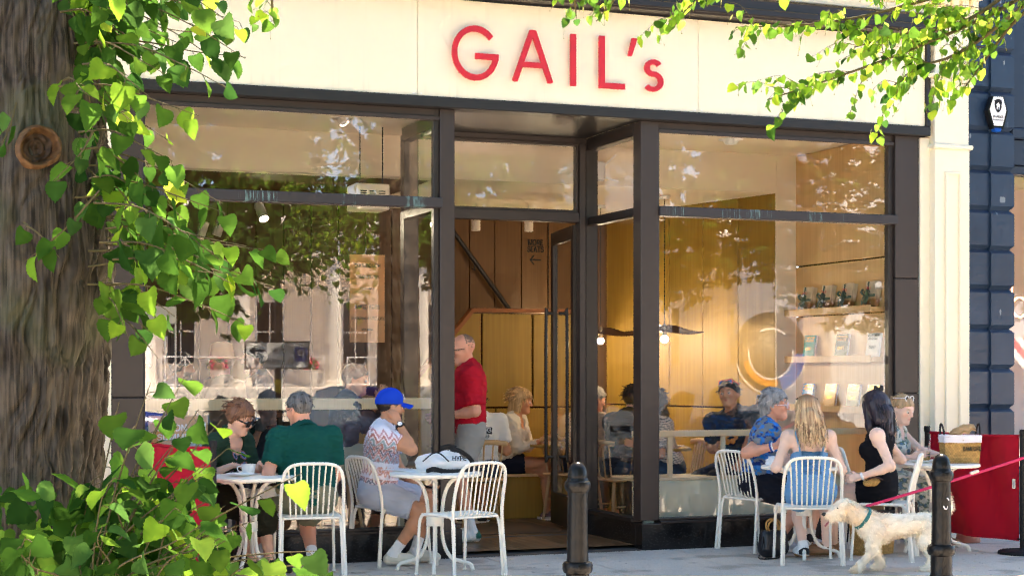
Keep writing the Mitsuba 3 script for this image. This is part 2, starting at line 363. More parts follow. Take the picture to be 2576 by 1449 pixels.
# the open door leaf, swung inwards on its right hinge
dl = add('door', cat(*[place(m, (5.735, Y1+.07, .05), DA) for m in (box(.0, .09, -.025, .025, 0, 2.72, .004), box(.86, .95, -.025, .025, 0, 2.72, .004), box(.09, .86, -.025, .025, 2.6, 2.72, .004), box(.09, .86, -.025, .025, 0, .29, .004))]), 'bronze_dark', parent=shop)
add('pane', place(quad([.09, 0, .29], [.86, 0, .29], [.86, 0, 2.6], [.09, 0, 2.6]), (5.735, Y1+.07, .05), DA), 'glass', parent=dl)
for s in (-1, 1):
    hp = spline([[.80, s*.025, .62], [.80, s*.085, .625], [.80, s*.1, .68], [.80, s*.1, 1.9], [.80, s*.085, 1.955], [.80, s*.025, 1.96]], 5)
    add('handle', place(tube(hp, .016, 10), (5.735, Y1+.07, .05), DA), 'black_trim', smooth=True, parent=dl)
# pilasters left and right of the front
def pilaster(x0, x1, side):
    k = thing('pilaster', f'cream panelled pilaster with moulded capital at the {side} end of the shopfront', 'pilaster')
    yf = -.105
    add('shaft', cat(box(x0, x1, yf, .1, .0, 3.42, .006), box(x0-.03, x1+.03, yf-.04, .1, 0, .30, .008), box(x0-.02, x1+.02, yf-.025, .1, .30, .34, .01)), 'cream_paint', parent=k)
    xa, xb = x0+.10, x1-.10
    fr = [box(xa, xa+.022, yf-.022, yf, .5, 3.22, .008), box(xb-.022, xb, yf-.022, yf, .5, 3.22, .008), box(xa, xb, yf-.0218, yf, 3.20, 3.222, .006), box(xa, xb, yf-.0218, yf, .5, .522, .006)]
    add('panel_moulding', cat(fr), 'cream_paint', parent=k)
    add('necking', cat(box(x0-.022, x1+.022, yf-.03, .1, 3.42, 3.462, .01)), 'cream_paint', parent=k)
    add('block', box(x0+.004, x1-.004, yf+.005, .1, 3.462, 3.93, .005), 'cream_paint', parent=k)
    cp = [box(x0-.005, x1+.005, yf-.01, .1, 3.93, 3.965, .006), box(x0-.03, x1+.03, yf-.03, .1, 3.965, 4.0, .012), box(x0-.055, x1+.055, yf-.06, .1, 4.04, 4.075, .006), box(x0-.03, x1+.03, yf-.035, .1, 4.0, 4.04, .01)]
    add('capital', cat(cp), 'cream_paint', parent=k)
    n = 9
    add('egg_ornament', cat([sphere((x0-.02+(x1-x0+.04)*(i+.5)/n, yf-.034, 4.015), (.017, .018, .026), 6) for i in range(n)]), 'cream_paint', parent=k, smooth=True, kind='stuff')
    add('upper_block', cat(box(x0+.004, x1-.004, yf+.005, .1, 4.075, 4.585, .005)), 'cream_paint', parent=k)
pilaster(8.60, 8.965, 'right'); pilaster(1.05, 1.42, 'left')
add('side_lining', box(8.502, 8.6, -.03, .1, 0, 3.52, .003), 'cream_paint', parent='pilaster')
add('side_lining', box(8.577, 8.6, -.05, .1, 3.53, 4.56, .003), 'cream_paint', parent='pilaster')
add('side_lining', box(1.42, 1.538, -.03, .1, 0, 3.52, .003), 'cream_paint', parent='pilaster_001')
# upper wall set back behind the parapet
mat('stucco', lin(228, 218, 196), .8, .2)
up = thing('upper_building', 'pale stucco upper storey set back above the shopfront', 'building')
add('wall', box(-8, 9.0, .21, 9.5, 4.86, 4.9, 0), 'stucco', parent=up)
add('roof', box(-8, 22, 5.0, 12, 4.9, 8.0, 0), 'stucco', parent=up)
add('party_wall', box(-8, 1.0, .1, .4, -.1, 4.855, 0), 'stucco', parent=up)
# navy rusticated column
def navy_fn(p, n, uv): 
    chip = smoothstep(.80, .86, noise(p.x*26, p.y*26, p.z*9))*smoothstep(.55, .7, noise(p.x*4, 1., p.z*4))
    return mix(mix(lin(28, 43, 63), lin(44, 63, 88), fbm(p.x*3, p.y*3, p.z*3, 3)), lin(150, 160, 166), chip*.6)
def navy_bump(p, n, uv): return fbm(p.x*30, p.y*30, p.z*30, 3)*.004+noise(p.x*110, p.y*110, p.z*110)*.0016
bumped('navy', {'type': 'principled', 'base_color': mikit.proc(navy_fn), 'roughness': .28, 'specular': .5}, navy_bump)
mat('navy_flat', lin(32, 46, 66), .35)
nv = thing('navy_column', 'dark blue painted column of chamfered stone blocks right of the cream pilaster', 'column')
zj = on_px(2450, (300+150*.5522)*.85867*1.0, 0)[1]
z = zj-.353*9
while z < 5.3:
    for bx0, bx1, by, bz in ((8.966, 9.207, -.06, z), (9.2075, 9.455, -.085, z-.006)):
        pf = [(.1, bz), (by+.035, bz), (by, bz+.035), (by, bz+.318), (by+.035, bz+.353), (.1, bz+.353)]
        m = extrude(Polygon(pf), bx1-bx0); v = np.asarray(m.vertices); m = M(np.stack([bx0+v[:, 2], v[:, 0], v[:, 1]], 1), m.faces)
        v = np.asarray(m.vertices).copy(); e = (v[:, 0] > 9.45) & (v[:, 1] < 0); v[e, 0] -= np.where(v[e, 1] < by+.01, .0, .03)
        add('stone_block', M(v, m.faces), 'navy', parent=nv)
    z += .353
add('core', box(8.967, 9.44, -.02, .3, 0, 5.3, 0), 'navy_flat', parent=nv)
# alarm box
ab = thing('alarm_box', 'white hexagonal alarm box with house shield on the dark blue column', 'alarm box')
ax, az = on_px(2505, 285, -.11)
hexa = Polygon([(-.045, -.135), (.05, -.135), (.092, .01), (.055, .13), (-.05, .13), (-.092, .01)])
add('body', upright(extrude(hexa.buffer(.012), .055), (ax, -.085, az)), 'black_gloss', parent=ab)
add('face_plate', upright(extrude(hexa.buffer(-.004), .004), (ax, -.1405, az+.012)), 'white_plastic', parent=ab)
add('blue_lens', upright(extrude(Polygon([(-.04, 0), (.045, 0), (.03, -.035), (-.025, -.035)]), .05), (ax, -.09, az-.135)), 'blue_lens', parent=ab)
mat('blue_lens', lin(20, 80, 170), .15)
sh = Polygon([(-.038, .06), (0, .075), (.038, .06), (.036, .0), (.02, -.035), (0, -.05), (-.02, -.035), (-.036, .0)])
hs = Polygon([(-.024, .02), (0, .045), (.024, .02), (.017, .02), (.017, -.02), (.005, -.02), (.005, .0), (-.005, .0), (-.005, -.02), (-.017, -.02), (-.017, .02)])
add('shield', upright(extrude(sh.difference(hs), .002), (ax, -.1447, az+.045)), 'black_matte', parent=ab)
add('lettering', cat(upright(text('HARRIS', .021, .002, True), (ax, -.1447, az-.05)), upright(text('PROTECTION', .012, .002), (ax, -.1447, az-.074))), 'black_matte', parent=ab)
# dome camera under the fascia's left end
dc = thing('dome_camera', 'white dome camera on the cream fascia behind the tree leaves', 'camera')
cx, cz = on_px(375, 140, -.15)
add('housing', lathe([[0, .03], [.055, .028], [.07, .01], [.07, -.012], [.06, -.018], [0, -.018]], 24, (cx, -.15, cz)), 'white_plastic', smooth=40, parent=dc)
add('lens_dome', lathe([[.035, -.018], [.03, -.034], [.015, -.043], [0, -.045]], 16, (cx, -.15, cz)), 'black_gloss', smooth=True, parent=dc)
add('bracket', box(cx-.03, cx+.03, -.15, YF, cz+.0, cz+.025, .005), 'white_plastic', parent=dc)
# neighbour shop to the right
ns = thing('neighbour_shop', 'dark blue neighbouring shopfront beyond the column at the right edge', 'shopfront')
add('stall_riser', box(9.46, 16, .0, .2, 0, .55, .006), 'navy_flat', parent=ns)
add('sill', box(9.46, 16, -.05, .2, .55, .60, .006), 'navy_flat', parent=ns)
add('fascia', cat(box(9.46, 16, -.02, .2, 3.66, 4.9, .004), box(9.46, 16, -.05, .2, 3.56, 3.655, .01), box(9.46, 16, .0, .2, 3.33, 3.555, .004), box(9.46, 16, .03, .2, 3.25, 3.325, .006)), 'navy_flat', parent=ns)
add('window_pane', quad([9.46, .08, .6], [16, .08, .6], [16, .08, 3.3], [9.46, .08, 3.3]), 'glass', parent=ns)
add('back_wall', box(9.3, 16, 3.0, 3.1, 0, 3.6, 0), 'shop_back', parent=ns)
mat('shop_back', lin(214, 190, 180), .8)
add('floor', quad([9.3, .1, .05], [16, .1, .05], [16, 3, .05], [9.3, 3, .05]), 'oak_dark', parent=ns)
add('ceiling', quad([9.3, .1, 3.5], [16, .1, 3.5], [16, 3, 3.5], [9.3, 3, 3.5]), 'ceiling_white', parent=ns)
# ================================================================ inside the bakery
room = thing('bakery_interior', 'oak panelled bakery interior seen through the windows and the open door', 'interior')
def floor_fn(p, n, uv):
    k = cell_rand(p.x/.16, p.y/1.4+cell_rand(p.x/.16, 3.)*3.); return mix(lin(120, 92, 66), lin(98, 74, 52), k)*(.8+.3*noise(p.x*40, p.y*4, 0.))
mat('plank_floor', mikit.proc(floor_fn), .35, .4)
structure('shop_floor', quad([-1.0, .1, .034], [9.2, .1, .034], [9.2, 9.3, .034], [-1.0, 9.3, .034]), 'plank_floor')
add('door_mat', box(4.3, 5.7, 1.3, 2.3, .03, .042, .002), 'mat_brown', parent=room)
mat('mat_brown', lin(96, 76, 58), .95, .1)
mat('ceiling_tan', lin(92, 62, 44), .7, .2)  # darker copy of the white ceiling, the dim light put into its colour
add('front_ceiling', cat(box(1.5, 4.15, .1, 1.68, 3.55, 3.6, 0), box(4.15, 5.86, 1.23, 1.68, 3.55, 3.6, 0), box(5.86, 6.995, .1, 1.68, 3.55, 3.6, 0), box(7.0, 8.3, .1, 1.68, 3.553, 3.6, 0)), 'ceiling_white', parent=room)
add('bulkhead', cat(box(1.0, 8.04, 1.68, 1.86, 3.187, 3.62, .002), box(8.04, 8.26, 1.68, 1.82, .03, 3.62, .002)), 'white_wall', parent=room)
add('rear_ceiling', box(4.6, 8.3, 1.86, 9, 3.187, 3.25, 0), 'ceiling_white', parent=room)
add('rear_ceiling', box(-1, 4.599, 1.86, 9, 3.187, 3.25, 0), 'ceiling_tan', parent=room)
# wall with shelves
for z0, z1 in ((.03, 1.09), (1.10, 1.99), (1.998, 2.472), (2.486, 3.545)):
    add('shelf_wall_panel', box(8.25, 8.28, .1, 1.675, z0, z1, .003), 'oak_pale', parent=room)
add('shelf_wall_backing', box(8.281, 8.3, .1, 1.68, .03, 3.55, 0), 'groove', parent=room)
add('left_wall', box(-1.05, -1, .1, 9.3, 0, 3.55, 0), 'groove', parent=room)
# oblique panelled wall
od = np.array([-.2108, .9775]); ang = math.degrees(math.atan2(od[1], od[0]))
for i in range(9):
    p = np.array([8.038, 1.70])+od*(.55*i)
    for z0, z1, t in ((1.115, 3.186, 0), (.03, 1.098, .012)):
        m = place(box(.004, .546, -.03-t, .0, z0, z1, .004), (p[0], p[1], 0), ang)
        m = place(box(.004, .546, .0-t, .03, z0, z1, .004), (p[0], p[1], 0), ang) if False else M(np.asarray(m.vertices), m.faces)
        add('oak_panel', m, 'oak', parent=room)
add('oak_wall_backing', place(box(0, 5.2, -.06, -.032, .03, 3.19, 0), (8.05, 1.70, 0), ang), 'groove', parent=room)
# balustrade partition seen through the door (capping slopes down at its left end)
YP = 3.2
def pt(px, py, y): a = on_px(px, py, y); return a
xa, zt = on_px(1190, 780, YP); xb, _ = on_px(1152, 826, YP); zb = on_px(1152, 826, YP)[1]
xs = [xb-1.2, xb, on_px(1212, 800, YP)[0], on_px(1340, 800, YP)[0], 6.78]
def prism(poly, y0, y1):
    m = extrude(Polygon(poly), y1-y0); v = np.asarray(m.vertices); return M(np.stack([v[:, 0], y1-v[:, 2], v[:, 1]], 1), np.asarray(m.faces)[:, ::-1])
sl = (zt-zb)/(xa-xb)
add('partition_panel', prism([(xb-1.2, 1.115), (xs[2]-.01, 1.115), (xs[2]-.01, zt-.035), (xa, zt-.035), (xb-.6, zt-.035-(xa-xb+.6)*sl), (xb-1.2, 1.3)], YP, YP+.03), 'oak', parent=room)
for a, b in ((xs[2]+.01, xs[3]-.01), (xs[3]+.01, 6.78)):
    add('partition_panel', box(a, b, YP, YP+.03, 1.115, zt-.035, .004), 'oak', parent=room)
for a, b in ((xb-1.2, 5.15), (5.16, 5.7), (5.71, 6.25), (6.26, 6.78)):
    add('bench_back_panel', box(a, b, YP-.012, YP+.03, .47, 1.098, .004), 'oak', parent=room)
add('partition_core', box(xb-1.2, 6.78, YP+.031, YP+.06, .03, 1.9 if False else 1.12, 0), 'groove', parent=room)
add('partition_core', box(xa, 6.78, YP+.031, YP+.06, 1.12, zt-.04, 0), 'groove', parent=room)
cp = LineString([(xb-.6, zt-.6*sl-(xa-xb)*sl), (xa, zt), (6.8, zt)]).buffer(.018, cap_style=2, join_style=2)
add('capping', prism(list(cp.exterior.coords), YP-.03, YP+.1), 'wood_edge', parent=room)
add('bench_seat', cat(box(4.4, 6.78, 2.72, 3.18, .44, .468, .004)), 'oak_pale', parent=room)
add('bench_front', cat(box(4.4, 6.78, 2.75, 2.78, .034, .44, .003)), 'oak', parent=room)
# stair wall behind
YS = 4.4
jx = [on_px((1320+c*.4418)*.85867, 700, YS)[0] for c in (125, 293, 470, 645)]
jw = jx[1]-jx[0]; ed = [jx[0]-jw*k for k in range(14, 0, -1)]+jx+[jx[3]+jw*k for k in range(1, 8)]
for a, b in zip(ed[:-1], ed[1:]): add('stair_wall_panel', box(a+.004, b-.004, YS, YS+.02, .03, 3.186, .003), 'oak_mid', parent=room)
mat('oak_mid', mikit.proc(wood_fn(lin(100, 70, 38), lin(76, 52, 27))), .5, .35)  # oak darkened, the weak light on the stair wall put into its colour
add('stair_wall_backing', box(ed[0], ed[-1], YS+.021, YS+.05, .03, 3.19, 0), 'groove', parent=room)
qc = lambda c, y, Y: on_px((1320+c*.4418)*.85867, (620+y*.4418)*.85867, Y)
p1, p2 = qc(20, 135, YS-.1), qc(390, 650, YS-.1); dx = (p2[0]-p1[0]); dz = p2[1]-p1[1]
add('stair_handrail', tube([[p1[0]-dx*1.2, YS-.1, p1[1]-dz*1.2], [p2[0]+dx*.5, YS-.1, p2[1]+dz*.5]], .024, 10), 'black_trim', parent=room, smooth=40)
for k in (.38,):
    bx, bz = p1[0]+dx*k, p1[1]+dz*k; add('rail_bracket', tube([[bx, YS-.1, bz], [bx, YS-.08, bz-.09], [bx, YS, bz-.07]], .009, 6), 'black_trim', parent=room)
sg = thing('wall_lettering', 'black MORE SEATS lettering with left arrow on the dark oak wall', 'sign')
for t, c in (('MORE', (562, 226)), ('SEATS', (562, 270))):
    x, zz = qc(*c, YS); add('word', upright(text(t, .062, .004, True, sx=.72), (x, YS-.006, zz)), 'black_matte', parent=sg)
x, zz = qc(562, 322, YS); add('arrow', cat(upright(extrude(unary_union([LineString([(-.06, 0), (.06, 0)]).buffer(.006, cap_style=2), LineString([(-.02, .05), (-.06, 0), (-.02, -.05)]).buffer(.006, cap_style=2)]), .004), (x, YS-.006, zz))), 'black_matte', parent=sg)
# back of the left part, counter, cabinet
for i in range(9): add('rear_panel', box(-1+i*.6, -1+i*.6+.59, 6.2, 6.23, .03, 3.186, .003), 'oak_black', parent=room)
add('rear_backing', box(-1, 9, 6.24, 6.3, 0, 3.4, 0), 'groove', parent=room)
mat('oak_black', mikit.proc(wood_fn(lin(48, 31, 21), lin(34, 22, 15))), .5, .3)  # dark oak, colour lowered further in place of interior shade
ct = thing('serving_counter', 'long dark serving counter at the back of the bakery', 'counter')
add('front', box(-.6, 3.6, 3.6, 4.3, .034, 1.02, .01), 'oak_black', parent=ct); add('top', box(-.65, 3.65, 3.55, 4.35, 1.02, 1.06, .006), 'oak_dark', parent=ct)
dcab = thing('display_cabinet', 'glass display cabinet with steel top behind the left window', 'cabinet')
cx0, cx1, cy0, cy1 = 1.80, 2.131, .7, 1.25
add('steel_top', box(cx0, cx1, cy0, cy1, 1.838, 1.98, .004), 'steel', parent=dcab)
add('base', box(cx0, cx1, cy0, cy1, .034, 1.2, .004), 'bronze_dark', parent=dcab)
add('frame', cat(*[box(x, x+.014, y, y+.014, 1.2, 1.838, .002) for x in (cx0, cx1-.014) for y in (cy0, cy1-.014)]), 'steel', parent=dcab)
add('pane', quad([cx0, cy0+.007, 1.2], [cx1, cy0+.007, 1.2], [cx1, cy0+.007, 1.838], [cx0, cy0+.007, 1.838]), 'glass', parent=dcab)
bt = thing('drink_bottle', 'dark bottle with pale label inside the glass cabinet', 'bottle')
add('body', lathe([[0, 1.5], [.035, 1.5], [.035, 1.68], [.014, 1.74], [.014, 1.79], [0, 1.79]], 16, (1.93, .9, 0)), 'black_gloss', smooth=40, parent=bt)
add('label', lathe([[.0362, 1.53], [.0362, 1.66]], 16, (1.93, .9, 0)), 'white_plastic', smooth=True, parent=bt)
ld = thing('window_ledge', 'pale wooden bar ledge along the inside of the left window', 'ledge')
add('fascia', box(1.80, 4.12, .35, .375, 1.167, 1.255, .004), 'ash_rail', parent=ld); add('top', box(1.80, 4.12, .377, .75, 1.225, 1.253, .004), 'ash_rail', parent=ld)
for x in (2.2, 3.9): add('leg', box(x, x+.05, .55, .6, .034, 1.22, .004), 'ash_rail', parent=ld)
ps = thing('summer_poster', 'tan poster reading SIP ON SUMMER inside the left window', 'poster')
x0, z1 = on_px(377, 1049, .15); x1, _ = on_px(519, 1049, .15)
mat('poster_tan', lin(214, 158, 104), .6)
mat('poster_pale', lin(226, 232, 234), .6)
add('board', box(x0, x1, .15, .156, .42, z1, .001), 'poster_tan', parent=ps)
add('frame', cat(box(x0-.012, x0, .147, .16, .42, z1+.01, .002), box(x1, x1+.012, .147, .16, .42, z1+.01, .002), box(x0, x1, .147, .16, z1, z1+.01, .002)), 'oak_pale', parent=ps)
for t, h, yy in (('SIP ON', .047, -.106), ('SUMMER', .047, -.175), ('Botanical Iced Teas', .024, -.245)):
    m = text(t, h, .002, h > .03, center=False); add('word', upright(m, (x0+.05, .1485, z1+yy)), 'white_plastic', parent=ps)
add('drawing', cat(upright(extrude(Polygon([(0, 0), (.13, .13), (.13, -.3), (-.02, -.3)]), .001), (x1-.135, .1492, z1-.17))), 'poster_pale', parent=ps)
gl = Polygon([(-.05, .0), (.05, .0), (.035, -.13), (-.035, -.13)])
add('drawing', cat(upright(extrude(gl.exterior.buffer(.003), .001), (x1-.12, .1483, z1-.15)), upright(extrude(LineString([(.0, -.1), (-.03, .08)]).buffer(.004), .001), (x1-.12, .1483, z1-.15)), upright(extrude(unary_union([LineString(spline([(.0, 0), (.02, .05), (.01, .08)], 5)).buffer(.004), LineString(spline([(.02, 0), (.05, .03), (.05, .06)], 5)).buffer(.004)]), .001), (x1-.12, .1483, z1-.15))), 'leaf_ink', parent=ps)
mat('leaf_ink', lin(70, 96, 70), .6)
mb = thing('menu_board', 'tan hanging menu board with printed lines behind the left window', 'menu board')
bx0, bz1 = on_px(880, 640, 2.4); bx1, bz0 = on_px(968, 862, 2.4)
add('board', box(bx0, bx1, 2.4, 2.41, bz0, bz1, .002), 'poster_tan', parent=mb)
for i, (t, h) in enumerate((('SOURDOUGH', .035), ('SANDWICHES', .03), ('on seeded rye', .02), ('BAKED EGGS', .035), ('SOURDOUGH SOLDIERS', .024), ('with butter', .02))):
    add('line', upright(text(t, h, .002, h > .025, sx=.8), ((bx0+bx1)/2, 2.398, bz1-.12-.1*i-(.08 if i > 2 else 0))), 'black_matte', parent=mb)
# low bench with rail behind the right window
wb = thing('window_bench', 'low plywood bench with pale ash rail inside the right window', 'bench')
mat('ply_pale', mikit.proc(wood_fn(lin(224, 222, 196), lin(206, 204, 176), 5, 5)), .5, .3)
add('front_panel', box(5.93, 8.24, .4, .42, .034, .535, .003), 'ply_pale', parent=wb)
add('seat', box(5.93, 8.24, .395, .85, .536, .562, .003), 'ash_rail', parent=wb)
add('rail', box(5.925, 8.24, .39, .43, .908, .964, .006), 'ash_rail', parent=wb)
for x in (5.985, 6.278, 6.787, 7.3, 7.8): add('post', box(x-.022, x+.022, .397, .423, .562, .908, .004), 'ash_rail', parent=wb)
# shelves, wrapped loaves, magazines
for z in (2.04, 1.595, 1.14):
    k = thing('picture_ledge', {2.04: 'top oak ledge holding ribboned bread bags', 1.595: 'middle oak ledge holding magazines', 1.14: 'lowest oak ledge holding magazines'}[z], 'shelf')
    add('shelf_board', box(8.135, 8.249, .18, 1.72, z-.045, z, .003), 'oak_pale', parent=k); add('lip', box(8.125, 8.134, .18, 1.72, z-.045, z+.018, .002), 'oak_pale', parent=k)
def leaning(w, h, t): # a card in the yz plane leaning on the wall, face towards -x
    return place(box(-t/2, t/2, -w/2, w/2, 0, h, .003), (0, 0, 0), ry=9)
ORD = ['first', 'second', 'third', 'fourth']
for i, y in enumerate((1.36, 1.02, .66, .27)):
    k = thing('bread_bag', f'ribboned brown bread bag on the top oak ledge, {ORD[i]} from the left', 'bread bag', 'ribboned bread bags on the ledge')
    to = (8.19, y, 2.042)
    b = trimesh.creation.box((.055, .17, .225)); b = b.subdivide().subdivide(); v = np.asarray(b.vertices).copy(); v[:, 2] += .1125
    v += .006*(meshkit.noise(v*30+i)[:, None]-.5)*2; col = np.where((v[:, 2] < .085)[:, None], lin(126, 82, 48), lin(206, 188, 164))*(.75+.5*meshkit.noise(v*60+3)[:, None])
    add('bag', place(M(v, b.faces), to, ry=9), 'vc', color=col, parent=k)
    add('ribbon', cat(place(cat(box(-.033, -.029, -.088, .088, .085, .11, .002), box(-.0332, -.0295, .03, .052, 0, .222, .001)), to, ry=9)), 'ribbon_grey', parent=k)
    bow = cat(*[tube(spline([[-.04, .045, .098], [-.055, .045+s*.03, .098+.05*c], [-.05, .045+s*.065, .098+.03*c], [-.04, .045+s*.03, .1], [-.04, .045, .098]], 5), .011, 6, flat=(1, .35)) for s, c in ((1, 1), (-1, 1), (.6, -1.6), (-.7, -1.5))])
    add('bow', place(bow, to, ry=9), 'ribbon_grey', smooth=True, parent=k)
    add('lettering', place(M(np.asarray(text('GAIL\u2019s', .022, .001).vertices) @ np.array([[0, -1, 0], [0, 0, 1], [-1, 0, 0]]), text('GAIL\u2019s', .022, .001).faces), (to[0]-.031, to[1], to[2]+.155), ry=9), 'sign_red', parent=k)
mat('ribbon_grey', lin(74, 88, 88), .5)
mg = [(1.35, 1.597, lin(60, 140, 130), 'teal', 'middle'), (.78, 1.597, lin(40, 50, 30), 'dark green', 'middle'), (.26, 1.597, lin(226, 224, 216), 'white', 'middle'), (1.38, 1.142, lin(30, 110, 190), 'blue', 'lowest'), (.98, 1.142, lin(190, 130, 60), 'orange', 'lowest'), (.59, 1.142, lin(60, 62, 34), 'olive', 'lowest'), (.26, 1.142, lin(150, 120, 60), 'brown', 'lowest')]
for y, z, c, n, w in mg:
    k = thing('magazine', f'{n} covered magazine standing on the {w} oak ledge', 'magazine', 'magazines on the oak ledges')
    add('cover', place(leaning(.2, .215, .012), (8.19, y, z)), 'vc_gloss', color=np.array(c), parent=k)
    add('pages', place(box(-.004, .014, -.1, .1, .002, .213, .001), (8.196, y, z), ry=9), 'white_plastic', parent=k)
    ink = 'gold' if n != 'white' else 'black_matte'
    for t, h, zz in (('COMPANION', .022, .182), ('MAGAZINE', .022, .154), ('CRAFT', .026, .075)):
        tm = text(t, h, .001, True, sx=.95); add('word', place(M(np.asarray(tm.vertices) @ np.array([[0, -1, 0], [0, 0, 1], [-1, 0, 0]]), tm.faces), (8.19-.0068+zz*.156, y, z+zz*.987), ry=9), ink, parent=k)
# lamps
def emit(name, col, power): return {'type': 'area', 'radiance': rgb(np.array(col)*power)}
BULB = emit('b', (1, .82, .52), 52.)
def blade(a0):
    def fn(u, v):
        L = .46*u; w = .075*np.sin(np.pi*np.clip(u, .02, .98))**.7*(v-.5)*2
        return np.stack([L-.07, w, .02*np.sin(u*5.2+a0)+.25*w*np.cos(u*3)], -1)
    g = grid(16, 6, fn); v = np.asarray(g.vertices); return cat(g, M(v-[0, 0, .004], np.asarray(g.faces)[:, ::-1]))
mat('walnut', lin(58, 32, 22), .4)
mat('chrome', lin(190, 180, 165), .2, .5, 1.)
pend = [((7.142, 2.295), (0, -20), 'nearest'), ((6.923, 3.353), (-20,), 'second'), ]
x3, y3 = 6.70, 4.25
for (x, y), yaws, nm in pend+[((x3, y3), (15, 195), 'farthest')]:
    k = thing('pendant_lamp', f'{nm} pendant lamp with bare bulb and dark twisted wooden blade above the tables', 'pendant lamp', 'pendant lamps in the bakery')
    zb = 1.785
    add('ceiling_rose', lathe([[0, 0], [.055, 0], [.055, -.025], [.05, -.03], [0, -.03]], 20, (x, y, 3.186)), 'white_plastic', smooth=30, parent=k)
    add('cable', tube([[x, y, 3.16], [x, y, zb+.13]], .0035, 6), 'black_matte', parent=k)
    add('holder', lathe([[0, .15], [.012, .15], [.018, .13], [.02, .08], [.026, .075], [.026, .06], [.02, .03], [0, .03]], 16, (x, y, zb)), 'chrome', smooth=30, parent=k)
    for a in (yaws if nm != 'nearest' else (-18, 165)): add('blade', place(blade(.4), (x, y, zb+.085), a, 28), 'walnut', smooth=40, parent=k)
    kk = add('bulb', sphere((x, y, zb), .037, 10), 'white_plastic', smooth=True, parent=k); scene[kk]['emitter'] = BULB
SPOT = emit('s', (1, .84, .58), 62.)
mat('lamp_white', lin(214, 206, 194), .4)
def spot(px, py, Y, nm, tilt=-25, yaw=0, lit=True):
    x, zz = on_px(px, py, Y)
    k = thing('track_spotlight', f'white cylindrical spotlight {nm}', 'spotlight')
    body = cat(lathe([[0, .09], [.04, .09], [.046, .08], [.046, -.09], [.042, -.095], [.04, -.06]], 20))
    add('body', place(body, (x, Y, zz), yaw, tilt), 'lamp_white', smooth=40, parent=k)
    d = place(lathe([[.0385, 0], [0, 0]], 18, (0, 0, -.085)), (x, Y, zz), yaw, tilt)
    v, f = np.asarray(d.vertices), np.asarray(d.faces); n = np.cross(v[f[0, 1]]-v[f[0, 0]], v[f[0, 2]]-v[f[0, 0]])
    ax_ = (rot('z', yaw) @ rot('x', tilt)) @ np.array([0, 0, -1.])
    kk = add('lens', M(v, f if max(np.dot(np.cross(v[q[1]]-v[q[0]], v[q[2]]-v[q[0]]), ax_) for q in f) > 0 and sum(np.dot(np.cross(v[q[1]]-v[q[0]], v[q[2]]-v[q[0]]), ax_) for q in f) > 0 else f[:, ::-1]), 'white_plastic', parent=k)
    if lit: scene[kk]['emitter'] = SPOT
    add('stem', tube([[x, Y, zz+.05], [x, Y, 3.187]], .008, 6), 'lamp_white', parent=k)
spot(657, 533, 3.0, 'with its lens turned to the street behind the left window', -38, 15)
spot(552, 570, 3.4, 'second of the row behind the left window', 20, 60, False)
spot(508, 580, 3.4, 'third of the row behind the left window', 20, 60, False)
spot(760, 622, 4.6, 'small and far back in the left window', 10, 40, False)
spot(622, 648, 5.0, 'beside another far back in the left window', 10, 40, False)
spot(590, 650, 5.0, 'farthest back in the left window', 10, 40, False)
spot(1197, 558, 3.6, 'hanging above the open doorway on the left', 0, 0, False)
spot(1330, 560, 3.6, 'hanging above the open doorway on the right', 0, 0, False)
add('light_track', cat(box(2.4, 3.4, 3.37, 3.4, 3.15, 3.187, .003)), 'lamp_white', parent=room)
k = thing('ceiling_downlight', 'round tilted white downlight in the ceiling above the left window', 'downlight')
x, y, zz = 3.506, .844, 3.55
add('ring', lathe([[.03, 0], [.085, 0], [.088, -.006], [.04, -.012]], 24, (x, y, zz)), 'lamp_white', smooth=40, parent=k)
add('barrel', place(lathe([[.045, .03], [.045, -.05], [.038, -.055], [.036, -.03]], 20), (x, y, zz-.01), 20, -35), 'lamp_white', smooth=40, parent=k)
dd = place(lathe([[0, 0], [.036, 0]], 18, (0, 0, -.04)), (x, y, zz-.01), 20, -35); kk = add('lens', M(dd.vertices, np.asarray(dd.faces)[:, ::-1]), 'white_plastic', parent=k); scene[kk]['emitter'] = SPOT
k = thing('ceiling_speaker', 'white dome speaker in the ceiling above the right window', 'speaker')
x, y, zz = 7.1, .85, 3.55
add('ring', lathe([[0, -.05], [.05, -.045], [.075, -.012], [.11, -.006], [.112, 0]], 24, (x, y, zz)), 'white_plastic', smooth=40, parent=k)
k = thing('wireless_router', 'white wireless box with two aerials on the bulkhead behind the porch glass', 'router')
x, zz = on_px((1700+165*.3313)*.85867, (380+370*.3313)*.85867, 1.66)
add('body', box(x-.055, x+.05, 1.62, 1.678, zz-.09, zz+.09, .015), 'white_plastic', parent=k)
for a, b in (((.05, .05), (.17, .16)), ((.05, -.06), (.19, -.085))): add('aerial', tube([[x+a[0], 1.65, zz+a[1]], [x+b[0], 1.65, zz+b[1]]], .009, 6), 'white_plastic', parent=k)
k = thing('extractor_unit', 'grey slotted unit hung on rods behind the left window', 'vent unit')
x, zz = on_px(930, 483, 1.3)
add('case', box(x-.15, x+.15, 1.2, 1.5, zz-.16, zz+.06, .01), 'white_wall', parent=k)
for dx_ in (-.1, .1): add('rod', tube([[x+dx_, 1.25, zz+.06], [x+dx_, 1.25, 3.55]], .005, 6), 'black_trim', parent=k)
for i in range(3):
    for j in range(3): add('slot', box(x-.11+i*.08, x-.05+i*.08, 1.197, 1.2, zz-.01-j*.02, zz-.0-j*.02, .001), 'black_matte', parent=k)
